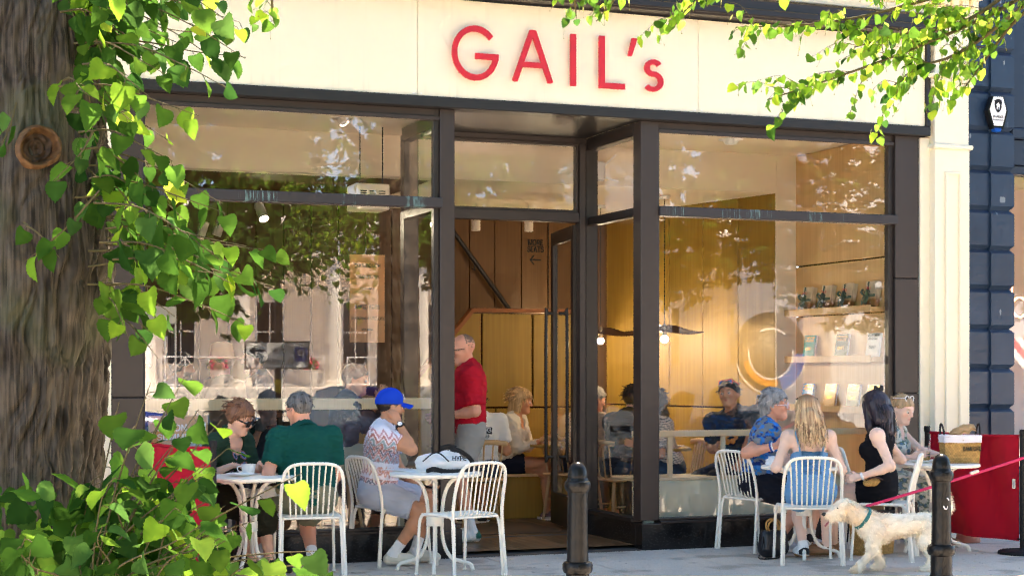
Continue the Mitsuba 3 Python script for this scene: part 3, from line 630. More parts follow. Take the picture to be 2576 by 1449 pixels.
# ================================================================ figures: signed distance fields turned into one smooth surface
def snets(phi, org, h):
    """naive surface nets"""
    s = phi < 0; n = np.array(phi.shape)
    c = [s[i:n[0]-1+i, j:n[1]-1+j, k:n[2]-1+k] for i in (0, 1) for j in (0, 1) for k in (0, 1)]
    tot = sum(x.astype(np.int8) for x in c); mixed = (tot > 0) & (tot < 8)
    idx = np.argwhere(mixed); ids = np.full(mixed.shape, -1, np.int64); ids[mixed] = np.arange(len(idx))
    cor = np.array([[i, j, k] for i in (0, 1) for j in (0, 1) for k in (0, 1)])
    val = np.stack([phi[idx[:, 0]+i, idx[:, 1]+j, idx[:, 2]+k] for i, j, k in cor], 1)
    acc = np.zeros((len(idx), 3)); cnt = np.zeros(len(idx))
    for a in range(8):
        for b in range(a+1, 8):
            if np.abs(cor[a]-cor[b]).sum() != 1: continue
            m = (val[:, a] < 0) != (val[:, b] < 0); t = np.where(m, val[:, a]/np.where(m, val[:, a]-val[:, b], 1), 0)[:, None]
            acc += np.where(m[:, None], cor[a]+(cor[b]-cor[a])*t, 0); cnt += m
    v = org+(idx+acc/cnt[:, None])*h
    F = []
    for ax in range(3):
        o1, o2 = [(1, 2), (2, 0), (0, 1)][ax]
        sl = [slice(1, -1)]*3; sl[ax] = slice(0, -1); sh = list(sl); sh[ax] = slice(1, None)
        a, b = s[tuple(sl)], s[tuple(sh)]; e = np.argwhere(a != b)
        if not len(e): continue
        fl = a[tuple(e.T)]; e = e.copy(); e[:, o1] += 1; e[:, o2] += 1
        def cid(d1, d2):
            q = e.copy(); q[:, o1] -= d1; q[:, o2] -= d2; return ids[q[:, 0], q[:, 1], q[:, 2]]
        q = np.stack([cid(1, 1), cid(0, 1), cid(0, 0), cid(1, 0)], 1)
        q = np.where(fl[:, None], q, q[:, ::-1]); F += [q[:, [0, 1, 2]], q[:, [0, 2, 3]]]
    f = np.vstack(F); f = f[(f >= 0).all(1)]
    return M(v, f)
def nrm(v): v = np.asarray(v, float); return v/(np.linalg.norm(v)+1e-12)
class Field:
    def __init__(s, lo, hi, h):
        s.h, s.lo = h, np.asarray(lo, float)-2*h; s.n = np.ceil((np.asarray(hi)+2*h-s.lo)/h).astype(int)+1
        s.phi = np.full(s.n, .08, np.float32)
    def sub(s, lo, hi, pad):
        a = np.maximum(np.floor((np.asarray(lo)-pad-s.lo)/s.h).astype(int), 0); b = np.minimum(np.ceil((np.asarray(hi)+pad-s.lo)/s.h).astype(int)+1, s.n)
        if (b <= a).any(): return None, None
        g = np.meshgrid(*[s.lo[i]+s.h*np.arange(a[i], b[i]) for i in range(3)], indexing='ij')
        return tuple(slice(i, j) for i, j in zip(a, b)), np.stack(g, -1).astype(np.float32)
    def put(s, fn, lo, hi, k=.02, op='add', pad=.09):
        sl, p = s.sub(lo, hi, pad if op == 'add' else .0)
        if sl is None: return
        d = fn(p); a = s.phi[sl]
        if op == 'add':
            t = np.clip(.5+.5*(a-d)/k, 0, 1); s.phi[sl] = a*(1-t)+d*t-k*t*(1-t)
        elif op == 'cut':   # smooth subtraction
            d = -d; t = np.clip(.5-.5*(a-d)/k, 0, 1); s.phi[sl] = a*(1-t)+d*t+k*t*(1-t)
    def cone(s, a, b, ra, rb, k=.02, infl=0., cut=None, **kw):
        a, b = np.asarray(a, float), np.asarray(b, float); ra, rb = ra+infl, rb+infl; r = max(ra, rb)
        def fn(p):
            ab = b-a; L = np.dot(ab, ab)+1e-9; t = np.clip(((p-a) @ ab.astype(np.float32))/L, 0, 1)[..., None]
            d = np.linalg.norm(p-(a+ab*t), axis=-1)-(ra+(rb-ra)*t[..., 0])
            if cut is not None:
                n = nrm(ab); d = np.maximum(d, (p-b) @ n.astype(np.float32)-cut)
            return d
        s.put(fn, np.minimum(a, b)-r, np.maximum(a, b)+r, k, **kw)
    def ell(s, c, r, R=None, k=.02, infl=0., **kw):
        c = np.asarray(c, float); r = np.asarray(r, float)+infl; R = np.eye(3) if R is None else R; m = r.max()
        def fn(p):
            q = (p-c) @ R; l = np.linalg.norm(q/r, axis=-1); g = np.linalg.norm(q/(r*r), axis=-1); return l*(l-1)/np.maximum(g, 1e-6)
        s.put(fn, c-m, c+m, k, **kw)
    def mesh(s): return snets(s.phi, s.lo, s.h)
def ik(S, Tg, l1, l2, hint):
    S, Tg = np.asarray(S, float), np.asarray(Tg, float); d = Tg-S; L = min(np.linalg.norm(d), (l1+l2)*.995); u = nrm(d); Tg = S+u*L
    a = (l1*l1-l2*l2+L*L)/(2*L); hgt = math.sqrt(max(l1*l1-a*a, 0)); w = np.asarray(hint, float); w = nrm(w-u*np.dot(w, u))
    return S+u*a+w*hgt, Tg
SKIN = {'light': lin(232, 184, 158), 'fair': lin(240, 202, 180), 'tan': lin(206, 146, 110), 'olive': lin(196, 140, 106), 'red': lin(222, 160, 132)}
def vnoise(v, f, seed=0, o=3): return meshkit.fbm(np.asarray(v)*f+seed*7.3, o, seed)
def normals(m): return meshkit.arrays(m, True)[2]
def push(m, d): return M(np.asarray(m.vertices)+normals(m)*np.asarray(d)[:, None], m.faces)

def figure(name, label, loc, yaw, sk='light', s=1.0, hip=.53, lean=8, twist=0, side=0, head=(0, 0, 0), arms=None, legs=None, fem=False, belly=0., chest=1., h=.0075, shirt=None, bottom=None, shoes=None, socks=None, hair=None, cap=None, face=None, extras=None, beard=None, skip_legs=False):
    """arms/legs: {'L': (target, hint, ...), 'R': ...} in the figure's frame: x forward, y left, z up from the floor under the hips"""
    k = thing(name, label, 'person')
    toW = mat4(loc, yaw)
    Rt = rot('y', lean) @ rot('x', side); P0 = np.array([0, 0, hip]); tz = lambda x, y, z: P0+Rt @ (rot('z', twist*np.clip(z/.4, 0, 1)) @ np.array([x, y, z])*s)
    sw = (.165 if fem else .19)*s*chest
    S_ = {q: tz(.0, sg*sw/s, .435) for q, sg in (('L', 1), ('R', -1))}; H_ = {q: tz(0, sg*.088, -.01) for q, sg in (('L', 1), ('R', -1))}
    nb = tz(-.01, 0, .48); Rh = rot('z', twist) @ Rt if False else rot('z', head[0]+twist) @ rot('y', head[1]) @ rot('x', head[2])
    hc = nb+np.array([0, 0, .0])+(Rt @ np.array([.015, 0, .075])+Rh @ np.array([.025, 0, .098]))*s
    hp = lambda x, y, z: hc+Rh @ (np.array([x, y, z])*s)
    ua, fa, th, sn = .285*s, .255*s, .43*s, .41*s
    A, Lg, Hd = {}, {}, {}
    for q in 'LR':
        sg = 1 if q == 'L' else -1
        t = (arms or {}).get(q, ((.1, sg*.25, hip-.02), (-.3, sg, -.3)))
        e, w = ik(S_[q], t[0], ua, fa, t[1]); A[q] = (S_[q], e, w)
        Hd[q] = (t[2] if len(t) > 2 else nrm(w-e), t[3] if len(t) > 3 else (0, -sg, 0), t[4] if len(t) > 4 else .4)
        t = (legs or {}).get(q, ((.42, sg*.1, .08), (1, 0, 1)))
        kn, an = ik(H_[q], t[0], th, sn, t[1]); Lg[q] = (H_[q], kn, an, t[2] if len(t) > 2 else (1, sg*.15, 0))
    allp = np.array([hc]+[x for a in A.values() for x in a]+[x for a in Lg.values() for x in a[:3]]+[P0])
    lo, hi = allp.min(0)-.2, allp.max(0)+.2
    # --- prims shared by body and clothes
    Rq = Rt; dep = .68
    def torso(F, infl=0., kk=.05):
        def scaled(z0, z1, r0, r1, x0=0., x1=0., d=dep):
            a, b = np.array([x0, 0, z0])*s, np.array([x1, 0, z1])*s; r0_, r1_ = r0*s+infl, r1*s+infl
            sc_ = np.array([1/d, 1, 1])
            def fn(p):
                q = ((p-P0) @ Rq)*sc_; a2, b2 = a*sc_, b*sc_; ab = b2-a2; t = np.clip(((q-a2) @ ab)/(np.dot(ab, ab)+1e-9), 0, 1)[..., None]
                return (np.linalg.norm(q-(a2+ab*t), axis=-1)-(r0_+(r1_-r0_)*t[..., 0]))*(d+.12)
            c = [P0+Rq @ a, P0+Rq @ b]; r = max(r0_, r1_); F.put(fn, np.minimum(*c)-r, np.maximum(*c)+r, kk)
        if fem:
            scaled(.05, .1, .165, .155, -.01, 0); scaled(.09, .2, .155, .12, 0, .01); scaled(.2, .35, .12, .135, .01, .0)
            for sg in (1, -1): F.ell(tz(.085, sg*.065, .31), np.array([.06, .06, .065])*s, k=.03, infl=infl)
        else:
            scaled(.05, .12, .158+belly*.012, .15+belly*.03, 0, belly*.02); scaled(.12, .36, .15+belly*.035, .17*chest, belly*.03, .0, .7)
        for q in 'LR': F.cone(tz(0, 0, .415), S_[q], .075*s, .062*s*chest, .04, infl)
        F.cone(tz(-.015, 0, .40), tz(-.01, 0, .50), .085*s, .058*s, .04, infl)
    am = (.85 if fem else 1.)*s
    def upper(F, q, t0=0., t1=1., infl=0., cut=None):
        a, b = A[q][0], A[q][1]; F.cone(a, a+(b-a)*t1, .056*am, (.056-.014*t1)*am, .03, infl, cut)
    def thigh(F, q, t1=1., infl=0., cut=None):
        a, b = Lg[q][0], Lg[q][1]; F.cone(a, a+(b-a)*t1, .088*s*(1.02 if fem else 1), (.088-.03*t1)*s, .03, infl, cut)
    def shin(F, q, t1=1., infl=0., cut=None):
        a, b = Lg[q][1], Lg[q][2]; F.cone(a, a+(b-a)*.32, .054*s, .057*s, .03, infl); F.cone(a+(b-a)*.3, a+(b-a)*t1, .056*s, (.056-.024*t1)*s, .02, infl, cut)
    F = Field(lo, hi, h); torso(F)
    # --- head
    F.cone(nb-[0, 0, .02], hp(-.02, 0, -.06), .056*s, .052*s*(.9 if fem else 1), .03)
    F.ell(hp(-.012, 0, .035), np.array([.098, .077, .088])*s, Rh, k=.02); F.cone(hp(.03, 0, -.015), hp(.062, 0, -.092), .062*s, .03*s, .03)
    for sg in (1, -1):
        F.cone(hp(.0, sg*.045, -.035), hp(.06, sg*.02, -.09), .03*s, .024*s, .03)
        F.ell(hp(.052, sg*.042, -.02), np.array([.03, .028, .028])*s, k=.025)
        F.cone(hp(.082, sg*.012, .026), hp(.07, sg*.05, .026), .013*s, .011*s, .015)
        F.ell(hp(.094, sg*.033, .004), np.array([.017, .019, .013])*s, Rh, k=.012, op='cut')
        F.ell(hp(-.01, sg*.078, -.008), np.array([.024, .011, .034])*s, Rh @ rot('z', -sg*20), k=.008)
    F.cone(hp(.088, 0, .018), hp(.112, 0, -.022), .009*s, .0125*s, .012)
    for sg in (1, -1): F.ell(hp(.1, sg*.011, -.026), np.array([.011, .009, .009])*s, k=.008)
    F.cone(hp(.089, -.016, -.052), hp(.089, .016, -.052), .009*s, .009*s, .01); F.cone(hp(.086, -.013, -.064), hp(.086, .013, -.064), .01*s, .01*s, .008)
    F.ell(hp(.085, 0, -.094), np.array([.018, .02, .017])*s, k=.018)
    # --- limbs and hands
    for q in 'LR':
        sg = 1 if q == 'L' else -1
        upper(F, q); e, w = A[q][1:]; m_ = e+(w-e)*.3; F.cone(e, m_, .042*am, .043*am, .03); F.cone(m_, w, .043*am, .027*am, .02)
        d, n, cu = Hd[q]; d = nrm(d); n = np.asarray(n, float); n = nrm(n-d*np.dot(n, d)); b = np.cross(d, n)*(1 if q == 'L' else -1)*-1  # b points to the thumb side
        hs_ = s*(.92 if fem else 1.)
        for i, o in enumerate((-.03, -.01, .011, .031)):
            kn_ = w+(d*.088+b*-o*-1*1)*hs_ if False else w+(d*(.09-abs(o)*.2)+b*(-o))*hs_
            F.cone(w+d*.015*hs_+b*(-o*.6)*hs_, kn_, .014*hs_, .0115*hs_, .012)
            L = (.066, .08, .076, .062)[i]*hs_; pt_, dd = kn_, d
            for j, fr in enumerate((.45, .32, .25)):
                ang_ = cu*(38, 55, 38)[j]+4*(i-1.5); R_ = trimesh.transformations.rotation_matrix(math.radians(ang_), np.cross(d, n))[:3, :3]; dd = R_ @ dd
                nx = pt_+dd*L*fr+b*(.0012*(1.5-i))*hs_; F.cone(pt_, nx, (.0092-.0008*j)*hs_, (.0086-.0009*j)*hs_, .006, pad=.05); pt_ = nx
        t0 = w+(d*.03+b*.026)*hs_; t1 = t0+nrm(d*.6+b*.7+n*.35)*.042*hs_; t2 = t1+nrm(d*.85+b*.25+n*(.3+.4*cu))*.034*hs_
        F.cone(w+d*.015*hs_, t0, .016*hs_, .0155*hs_, .012); F.cone(t0, t1, .0135*hs_, .0105*hs_, .01); F.cone(t1, t2, .0105*hs_, .0085*hs_, .008)
        if not skip_legs:
            thigh(F, q); shin(F, q); an, fd = Lg[q][2], nrm(Lg[q][3])
            F.cone(an, an+fd*.05*s-[0, 0, .035], .036*s, .035*s, .02); F.cone(an-fd*.03*s-[0, 0, .045], an+fd*.15*s-[0, 0, .055], .032*s, .022*s, .02)
    body = F.mesh(); v = np.asarray(body.vertices); base = np.array(SKIN[sk] if isinstance(sk, str) else sk)
    hl = ((v-hc) @ Rh)/s; col = base*(.93+.14*vnoise(v, 25, 3)[:, None])
    def tint(mask, c, a=1.): col[:] = col*(1-mask[:, None]*a)+np.array(c)*mask[:, None]*a
    bl = lambda c, r: np.clip(1.6-1.6*np.linalg.norm((hl-np.array(c))/np.array(r), axis=1), 0, 1)
    tint(bl((.1, 0, -.058), (.022, .026, .014)), base*np.array([.78, .42, .42]), .75)
    for sg in (1, -1):
        tint(bl((.075, sg*.045, -.025), (.04, .028, .026)), base*np.array([1.02, .78, .74]), .5)
        tint(bl((.085, sg*.034, .031), (.03, .026, .008)), np.array(hair['col'])*.6 if hair else base*.5, .85)
    tint(bl((.11, 0, -.022), (.02, .018, .02)), base*np.array([1., .8, .76]), .4)
    if beard:
        bm = np.clip(np.minimum((-.038-hl[:, 2]-.25*np.clip(.03-hl[:, 0], 0, 1))/.012, (hl[:, 0]+.01)/.02), 0, 1)*(np.linalg.norm(hl, axis=1) < .17)*(hl[:, 2] > -.14)
        bm *= 1-bl((.1, 0, -.058), (.02, .022, .012)); tint(bm, beard, .9)
    add('body', body, 'vc_skin', smooth=True, color=col, parent=k, to=toW)
    for sg in (1, -1):
        e = sphere((0, 0, 0), .0125*s, 8); ev = np.asarray(e.vertices); fw = Rh @ nrm([1, sg*.1, -.12]); ca = ev @ fw/(.0125*s)
        ec = np.where((ca > .8)[:, None], (.02, .012, .01), np.where((ca > .9)[:, None], (0, 0, 0), lin(225, 215, 208)))
        add('eye', M(ev+hp(.083, sg*.033, .005), e.faces), 'vc_gloss', smooth=True, color=ec, parent=k, to=toW)
    # --- clothes
    def wrinkle(m, amp, seed):
        v = np.asarray(m.vertices); a = meshkit.fbm(v*np.array([11, 11, 17])+seed, 3, seed); b = meshkit.noise((v+.05*a[:, None])*np.array([24, 24, 60])+seed)
        return push(m, amp*((a-.5)*2+.8*(.5-np.abs(b-.5)*2)))
    lc = lambda m: ((np.asarray(m.vertices)-P0) @ Rq)/s
    if shirt:
        F = Field(lo, hi, h); i0 = shirt.get('infl', .012); torso(F, i0)
        for q in 'LR':
            sl = shirt.get('sleeve', .55)
            if sl > 0: upper(F, q, 0, min(sl, 1), shirt.get('sl_infl', .02), 0)
            if sl > 1:
                e, w = A[q][1:]; F.cone(A[q][0], e, .056*am, .044*am, .03, .012); F.cone(e, e+(w-e)*(sl-1), .043*am, .03*am, .03, .012, 0)
            if sl < 0:  # vest: cut the shoulders off
                F.cone(A[q][0]+(A[q][0]-nb)*.12+Rq @ [0, 0, -.05], A[q][0]+(A[q][0]-nb)*.4+Rq @ [0, 0, .1], .075*s, .1*s, .01, op='cut')
        lowz, ck = shirt.get('hem', -.08), .004
        g = lambda p: (p-P0) @ Rq
        sl_, p = F.sub(F.lo, F.lo+F.n*F.h, 0)
        q_ = g(p); F.phi[sl_] = np.maximum(F.phi[sl_], (lowz*s-q_[..., 2]))
        if shirt.get('top'): F.phi[sl_] = np.maximum(F.phi[sl_], q_[..., 2]-shirt['top']*s-shirt.get('strap', 0)*0)
        nr = shirt.get('neck', .062); F.cone(tz(.03 if nr < .075 else .06, 0, .455 if nr < .075 else .42), hp(.02, 0, -.04), nr*s, nr*s*1.05, .006, op='cut')
        m = wrinkle(F.mesh(), 1.7*shirt.get('amp', .006), 5); c = shirt['col'](lc(m), np.asarray(m.vertices), A) if callable(shirt['col']) else np.array(shirt['col'])*(.88+.24*vnoise(m.vertices, 9, 2)[:, None])
        kk = add(shirt.get('name', 'shirt'), m, 'vc_cloth', smooth=True, color=c, parent=k, to=toW, label=shirt.get('label'))
        if shirt.get('collar'):
            cc = [tz(.055*math.cos(a)-.012+.02*math.cos(a), .068*math.sin(a), .495-.035*math.cos(a)) for a in np.linspace(0, 2*np.pi, 25)[:-1]]
            add('collar', tube(cc, .013*s, 8, closed=True, flat=(.5, 1.5)), 'vc_cloth', smooth=True, color=np.array(shirt['collar']), parent=k, to=toW)
    if bottom and not skip_legs:
        F = Field(lo, hi, h); torso(F, .014)
        sl_, p = F.sub(F.lo, F.lo+F.n*F.h, 0); q_ = (p-P0) @ Rq; F.phi[sl_] = np.maximum(F.phi[sl_], q_[..., 2]-bottom.get('waist', .05)*s)
        for q in 'LR':
            L = bottom.get('len', .75); thigh(F, q, min(L, 1), bottom.get('infl', .02), .0)
            if L > 1: thigh(F, q, 1, bottom.get('infl', .02)); shin(F, q, min(L-1, 1), bottom.get('infl', .02), 0)
        if bottom.get('skirt'):
            a = (Lg['L'][0]+Lg['R'][0])/2; b = (Lg['L'][1]+Lg['R'][1])/2; F.cone(a, a+(b-a)*bottom['len'], .1*s, .075*s, .05, .02, 0)
        m = wrinkle(F.mesh(), 1.5*bottom.get('amp', .006), 9); c = bottom['col'](lc(m), np.asarray(m.vertices), Lg) if callable(bottom['col']) else np.array(bottom['col'])*(.85+.3*vnoise(m.vertices, 9, 4)[:, None])
        add(bottom.get('name', 'shorts'), m, 'vc_cloth', smooth=True, color=c, parent=k, to=toW, label=bottom.get('label'))
    if not skip_legs:
        for q in 'LR':
            an, fd = Lg[q][2], nrm(Lg[q][3])
            if socks:
                F = Field(an-.2, an+.25, .006); up_ = nrm(Lg[q][1]-an); F.cone(an-up_*.04, an+up_*socks[1], .035*s, .037*s, .02, .005, 0); F.cone(an, an+fd*.05*s-[0, 0, .04], .036*s, .036*s, .02, .004)
                add('sock', F.mesh(), 'vc_cloth', smooth=True, color=np.array(socks[0]), parent=k, to=toW)
            if shoes:
                z0 = an[2]-.082*s; F = Field(an-.3, an+.3, .006); c0 = an*[1, 1, 0]+[0, 0, z0]
                F.cone(c0-fd*.035*s+[0, 0, .045], c0+fd*.1*s+[0, 0, .042], .04*s, .043*s, .03); F.cone(c0+fd*.08*s+[0, 0, .04], c0+fd*.17*s+[0, 0, .034], .043*s, .036*s, .03)
                F.cone(c0-fd*.02*s+[0, 0, .05], c0+fd*.03*s+[0, 0, .085], .04*s, .034*s, .02)
                sl_, p = F.sub(F.lo, F.lo+F.n*F.h, 0); F.phi[sl_] = np.maximum(np.maximum(F.phi[sl_], z0+.004-p[..., 2]), p[..., 2]-z0-.098*s)
                m = F.mesh(); v = np.asarray(m.vertices); c = np.where((v[:, 2] < z0+.026)[:, None], shoes.get('sole', lin(235, 232, 225)), shoes['col'])
                if shoes.get('heel'): c = np.where((((v-c0) @ fd < -.02*s) & (v[:, 2] > z0+.03))[:, None], shoes['heel'], c)
                add('shoe', m, 'vc', smooth=True, color=c, parent=k, to=toW)
    # --- hair
    if hair:
        hr = np.random.default_rng(hair.get('seed', 1)); st = hair['style']; th_ = hair.get('th', .012)
        pts = [hp(*x) for x in hair.get('fall', [])]; lo2, hi2 = np.array([hc]+pts).min(0)-.2, np.array([hc]+pts).max(0)+.2
        F = Field(lo2, hi2, .006); F.ell(hp(-.014, 0, .038), np.array([.1, .08, .09])*s+th_, Rh, k=.02)
        sl_, p = F.sub(lo2, hi2, 0); q_ = ((p-hc) @ Rh)/s; hl0 = hair.get('line', .062)
        f1 = ((q_[..., 0]-.083)*.59-(q_[..., 2]-hl0)*.81)*s; f2 = np.maximum(q_[..., 0]+hair.get('ear', .018), -(q_[..., 2]+hair.get('nape', .075)))*s
        if st == 'bald': f1 = f1+1
        F.phi[sl_] = np.maximum(F.phi[sl_], np.minimum(f1, f2))
        for (a, b, ra, rb) in hair.get('locks', []): F.cone(hp(*a), hp(*b), ra*s, rb*s, .025)
        m = F.mesh(); v = np.asarray(m.vertices); q = ((v-hc) @ Rh)/s
        if st == 'curly': d = hair.get('amp', .012)*(meshkit.fbm(v*38, 2, 1)-.45)*2
        elif st == 'long': d = .006*(meshkit.noise(np.stack([q[:, 0]*60, q[:, 1]*60, q[:, 2]*6], 1))-.5)*2
        else: d = .004*(meshkit.fbm(v*90, 2, 1)-.5)*2
        ph = np.arctan2(q[:, 1], q[:, 0]+.02); sn_ = meshkit.noise(np.stack([ph*14, q[:, 2]*5, q[:, 1]*50], 1))
        c1, c2 = np.array(hair['col']), np.array(hair.get('col2', np.array(hair['col'])*.55)); t = np.clip(sn_*1.3-.15, 0, 1)[:, None]
        if hair.get('root') is not None: c1 = c1*(1-np.clip((q[:, 2]-.03)/.08, 0, 1))[:, None]+np.array(hair['root'])*np.clip((q[:, 2]-.03)/.08, 0, 1)[:, None]
        hk = add('hair', push(m, d), 'vc_hair', smooth=True, color=c1*(1-t)+c2*t, parent=k, to=toW)
        n = hair.get('strands', 0)
        if n:
            ms, cs = [], []; fall = np.array(hair['fall']); wd = hair.get('fw', .07)
            for i in range(n):
                y = hr.uniform(-1, 1); ax = hr.uniform(0, 1); top = np.array([-.02-.06*ax, y*.06, .125-.02*abs(y)-.04*ax]); path = [top, np.array([-.1-.012*(1-y*y), y*.085, .03])]
                for jf, fp in enumerate(fall): path.append(fp+np.array([-.03*(1-y*y)+hr.normal(0, .008), y*wd*(1+.1*jf)+hr.normal(0, .012), hr.normal(0, .012)]))
                pth = spline(path, 4)[:-hr.integers(0, 5) or None]; rr = np.linspace(.0045, .0015, len(pth))*hr.uniform(.7, 1.6)
                tb = tube([hp(*x) for x in pth], rr, 4, flat=(1, .6)); ms.append(tb); c = c2 if hr.random() < .35 else np.array(hair['col'])*hr.uniform(.8, 1.25); cs.append(np.clip(np.tile(c, (len(tb.vertices), 1)), 0, 1))
            hk2 = add('strands', cat(ms), 'vc_hair', smooth=True, color=np.vstack(cs), parent=hk, to=toW, kind='stuff')
        elif st != 'bald' and hair.get('tufts', 0):
            ms, cs = [], []
            for i in range(hair['tufts']):
                a, el = hr.uniform(0, 2*np.pi), hr.uniform(-.5, 1.5); dirv = np.array([math.cos(a)*math.cos(el), math.sin(a)*math.cos(el), math.sin(el)])
                b0 = dirv*np.array([.1, .08, .09])+np.array([-.014, 0, .038])
                if (b0[0]-.083)*.59-(b0[2]-hl0)*.81 > 0 and not (b0[0] < -.02 and b0[2] > -.08): continue
                fl = nrm(dirv*.5+np.array([-.3, hr.normal(0, .3), -.6])); L = hair.get('tl', .05)
                pth = spline([b0, b0+dirv*(th_/s+.004)+fl*L*.4, b0+dirv*(th_/s+hr.uniform(.0, .01))+fl*L+hr.normal(0, .006, 3)], 4); tb = tube([hp(*x) for x in pth], np.linspace(.006, .0015, len(pth))*s, 4)
                ms.append(tb); cs.append(np.tile(np.clip((c2 if hr.random() < .4 else np.array(hair['col']))*hr.uniform(.8, 1.2), 0, 1), (len(tb.vertices), 1)))
            add('tufts', cat(ms), 'vc_hair', smooth=True, color=np.vstack(cs), parent=hk, to=toW, kind='stuff')
    if cap:
        F = Field(hc-.25, hc+.25, .005); F.ell(hp(-.012, 0, .045), np.array([.112, .09, .098])*s, Rh, k=.02)
        F.ell(hp(.0, 0, .085), np.array([.092, .075, .07])*s, Rh, k=.03)
        sl_, p = F.sub(hc-.25, hc+.25, 0); q_ = ((p-hc) @ Rh)/s; F.phi[sl_] = np.maximum(F.phi[sl_], (.028+.12*(-np.minimum(q_[..., 0]+.02, 0))*-.35-q_[..., 2])*s)
        ck = add('cap', F.mesh(), 'vc_cloth', smooth=True, color=np.array(cap['col']), parent=k, to=toW)
        br = grid(14, 9, lambda u, v: np.stack([.06+.115*u*np.sqrt(np.clip(1-(v*2-1)**2*.55, 0, 1))+.02*(1-(v*2-1)**2), (v*2-1)*.078*(1-.12*u), .048-.022*u-.03*(v*2-1)**2], -1))
        vv = np.asarray(br.vertices); br2 = cat(br, M(vv-[0, 0, .004], np.asarray(br.faces)[:, ::-1])); add('brim', M([hp(*x) for x in br2.vertices], br2.faces), 'vc_cloth', smooth=True, color=np.array(cap['col']), parent=ck, to=toW)
        lg = text('LA', .045, .004, True); lv = np.asarray(lg.vertices); lv = np.stack([.098-(lv[:, 1]+.0)*.35+lv[:, 2], -lv[:, 0]*-1*1., lv[:, 1]+.065], 1) if False else np.stack([.108-lv[:, 1]*.45+lv[:, 2], lv[:, 0], lv[:, 1]+.068], 1)
        add('emblem', M([hp(*x) for x in lv], np.asarray(lg.faces)), 'white_plastic', parent=ck, to=toW)
    if face:
        g = face; dz = g.get('dz', 0); dxx = g.get('dx', 0); tl = g.get('tilt', 0); RR = rot('y', tl)
        ms = []
        for sg in (1, -1):
            if g['shape'] == 'round': ring = [np.array([.108-.004*abs(math.cos(a)), sg*.034+.024*math.cos(a), .003+.022*math.sin(a)]) for a in np.linspace(0, 2*np.pi, 22)[:-1]]
            else: ring = [np.array([.106, sg*(.035+.029*np.clip(1.3*math.cos(a), -1, 1)), .002+.02*np.clip(1.3*math.sin(a), -1, 1)]) for a in np.linspace(0, 2*np.pi, 22)[:-1]]
            rg = [RR @ (r+np.array([dxx, 0, dz])) for r in ring]; ms.append(tube([hp(*r) for r in rg], g.get('r', .0032), 6, closed=True))
            if g.get('lens'):
                c = np.mean(rg, 0); vv = [hp(*c)]+[hp(*r) for r in rg]; n_ = len(rg); add('lens', M(vv, [[0, 1+i, 1+(i+1) % n_] for i in range(n_)]+[[0, 1+(i+1) % n_, 1+i] for i in range(n_)]), g['lens'], parent=k, to=toW)
            ms.append(tube([hp(*(RR @ np.array([.104+dxx, sg*.062, .008+dz]))), hp(*(RR @ np.array([.06+dxx, sg*.078, .008+dz]))), hp(*(RR @ np.array([-.01+dxx, sg*.083, .006+dz])))], g.get('r', .0032), 6))
        ms.append(tube([hp(*(RR @ np.array([.108+dxx, -.011, .008+dz]))), hp(*(RR @ np.array([.112+dxx, 0, .011+dz]))), hp(*(RR @ np.array([.108+dxx, .011, .008+dz])))], g.get('r', .0032), 6))
        add('glasses', cat(ms), g['mat'], smooth=40, parent=k, to=toW)
    if extras: extras(dict(k=k, toW=toW, hp=hp, tz=tz, A=A, Lg=Lg, hc=hc, Rh=Rh, P0=P0, s=s, Hd=Hd))
    return k
# ================================================================ tables, chairs
def chair(x, y, fx, fy, label):
    k = thing('cafe_chair', label, 'chair', 'cream metal cafe chairs on the pavement'); to = mat4((x, y, 0), math.degrees(math.atan2(fy, fx)))
    if 'parts' not in CH:
        P = []; r = .0115
        for s in (-1, 1):   # side arch: front leg, seat rail, second rear leg
            P.append(('side_arch', tube(spline([[.225, s*.222, 0], [.205, s*.215, .30], [.198, s*.21, .39], [.165, s*.205, .432], [.10, s*.205, .438], [-.10, s*.205, .438], [-.165, s*.205, .43], [-.192, s*.207, .39], [-.205, s*.212, .30], [-.225, s*.22, 0]], 5), r, 8), True))
            P.append(('foot_cap', cat([lathe([[0, .012], [.014, .012], [.015, 0], [0, 0]], 10, (xx, yy*s, -.0)) for xx, yy in ((.225, .222), (-.24, .235))]), False))
        hoop = [[-.245, -.236, 0], [-.222, -.228, .25], [-.208, -.224, .44], [-.225, -.222, .58], [-.258, -.215, .70], [-.278, -.19, .775], [-.288, -.13, .812], [-.291, 0, .82]]
        hoop = hoop+[[a, -b, c] for a, b, c in hoop[-2::-1]]
        P.append(('back_hoop', tube(spline(hoop, 6), .0125, 10), True))
        for i in range(9):
            b = (i-4)/4.; yb, yt = b*.152, b*.178; zt = .818-.03*abs(b)**3
            P.append(('back_bar', tube(spline([[-.10, yb*1.02, .437], [-.165, yb, .437], [-.198, yb, .455], [-.212, yb*1.02, .50], [-.245, yb*1.08, .66], [-.286+.012*abs(b)**3, yt, zt]], 4), .0062, 6), True))
        for i in range(10):
            xx = .185-i*.036; P.append(('seat_slat', box(xx-.011, xx+.011, -.205, .205, .434, .442, .003), False))
        P.append(('cross_rail', tube([[.19, -.2, .428], [.19, .2, .428]], .009, 8), True)); P.append(('cross_rail', tube([[-.19, -.2, .428], [-.19, .2, .428]], .009, 8), True))
        CH['parts'] = [(n, mikit.ply(m, 'white_metal', smooth=s)) for n, m, s in P]
    for n, d in CH['parts']: scene[uniq(k+'__'+n)] = {**d, 'to_world': to}
    return k
CH, TB = {}, {}
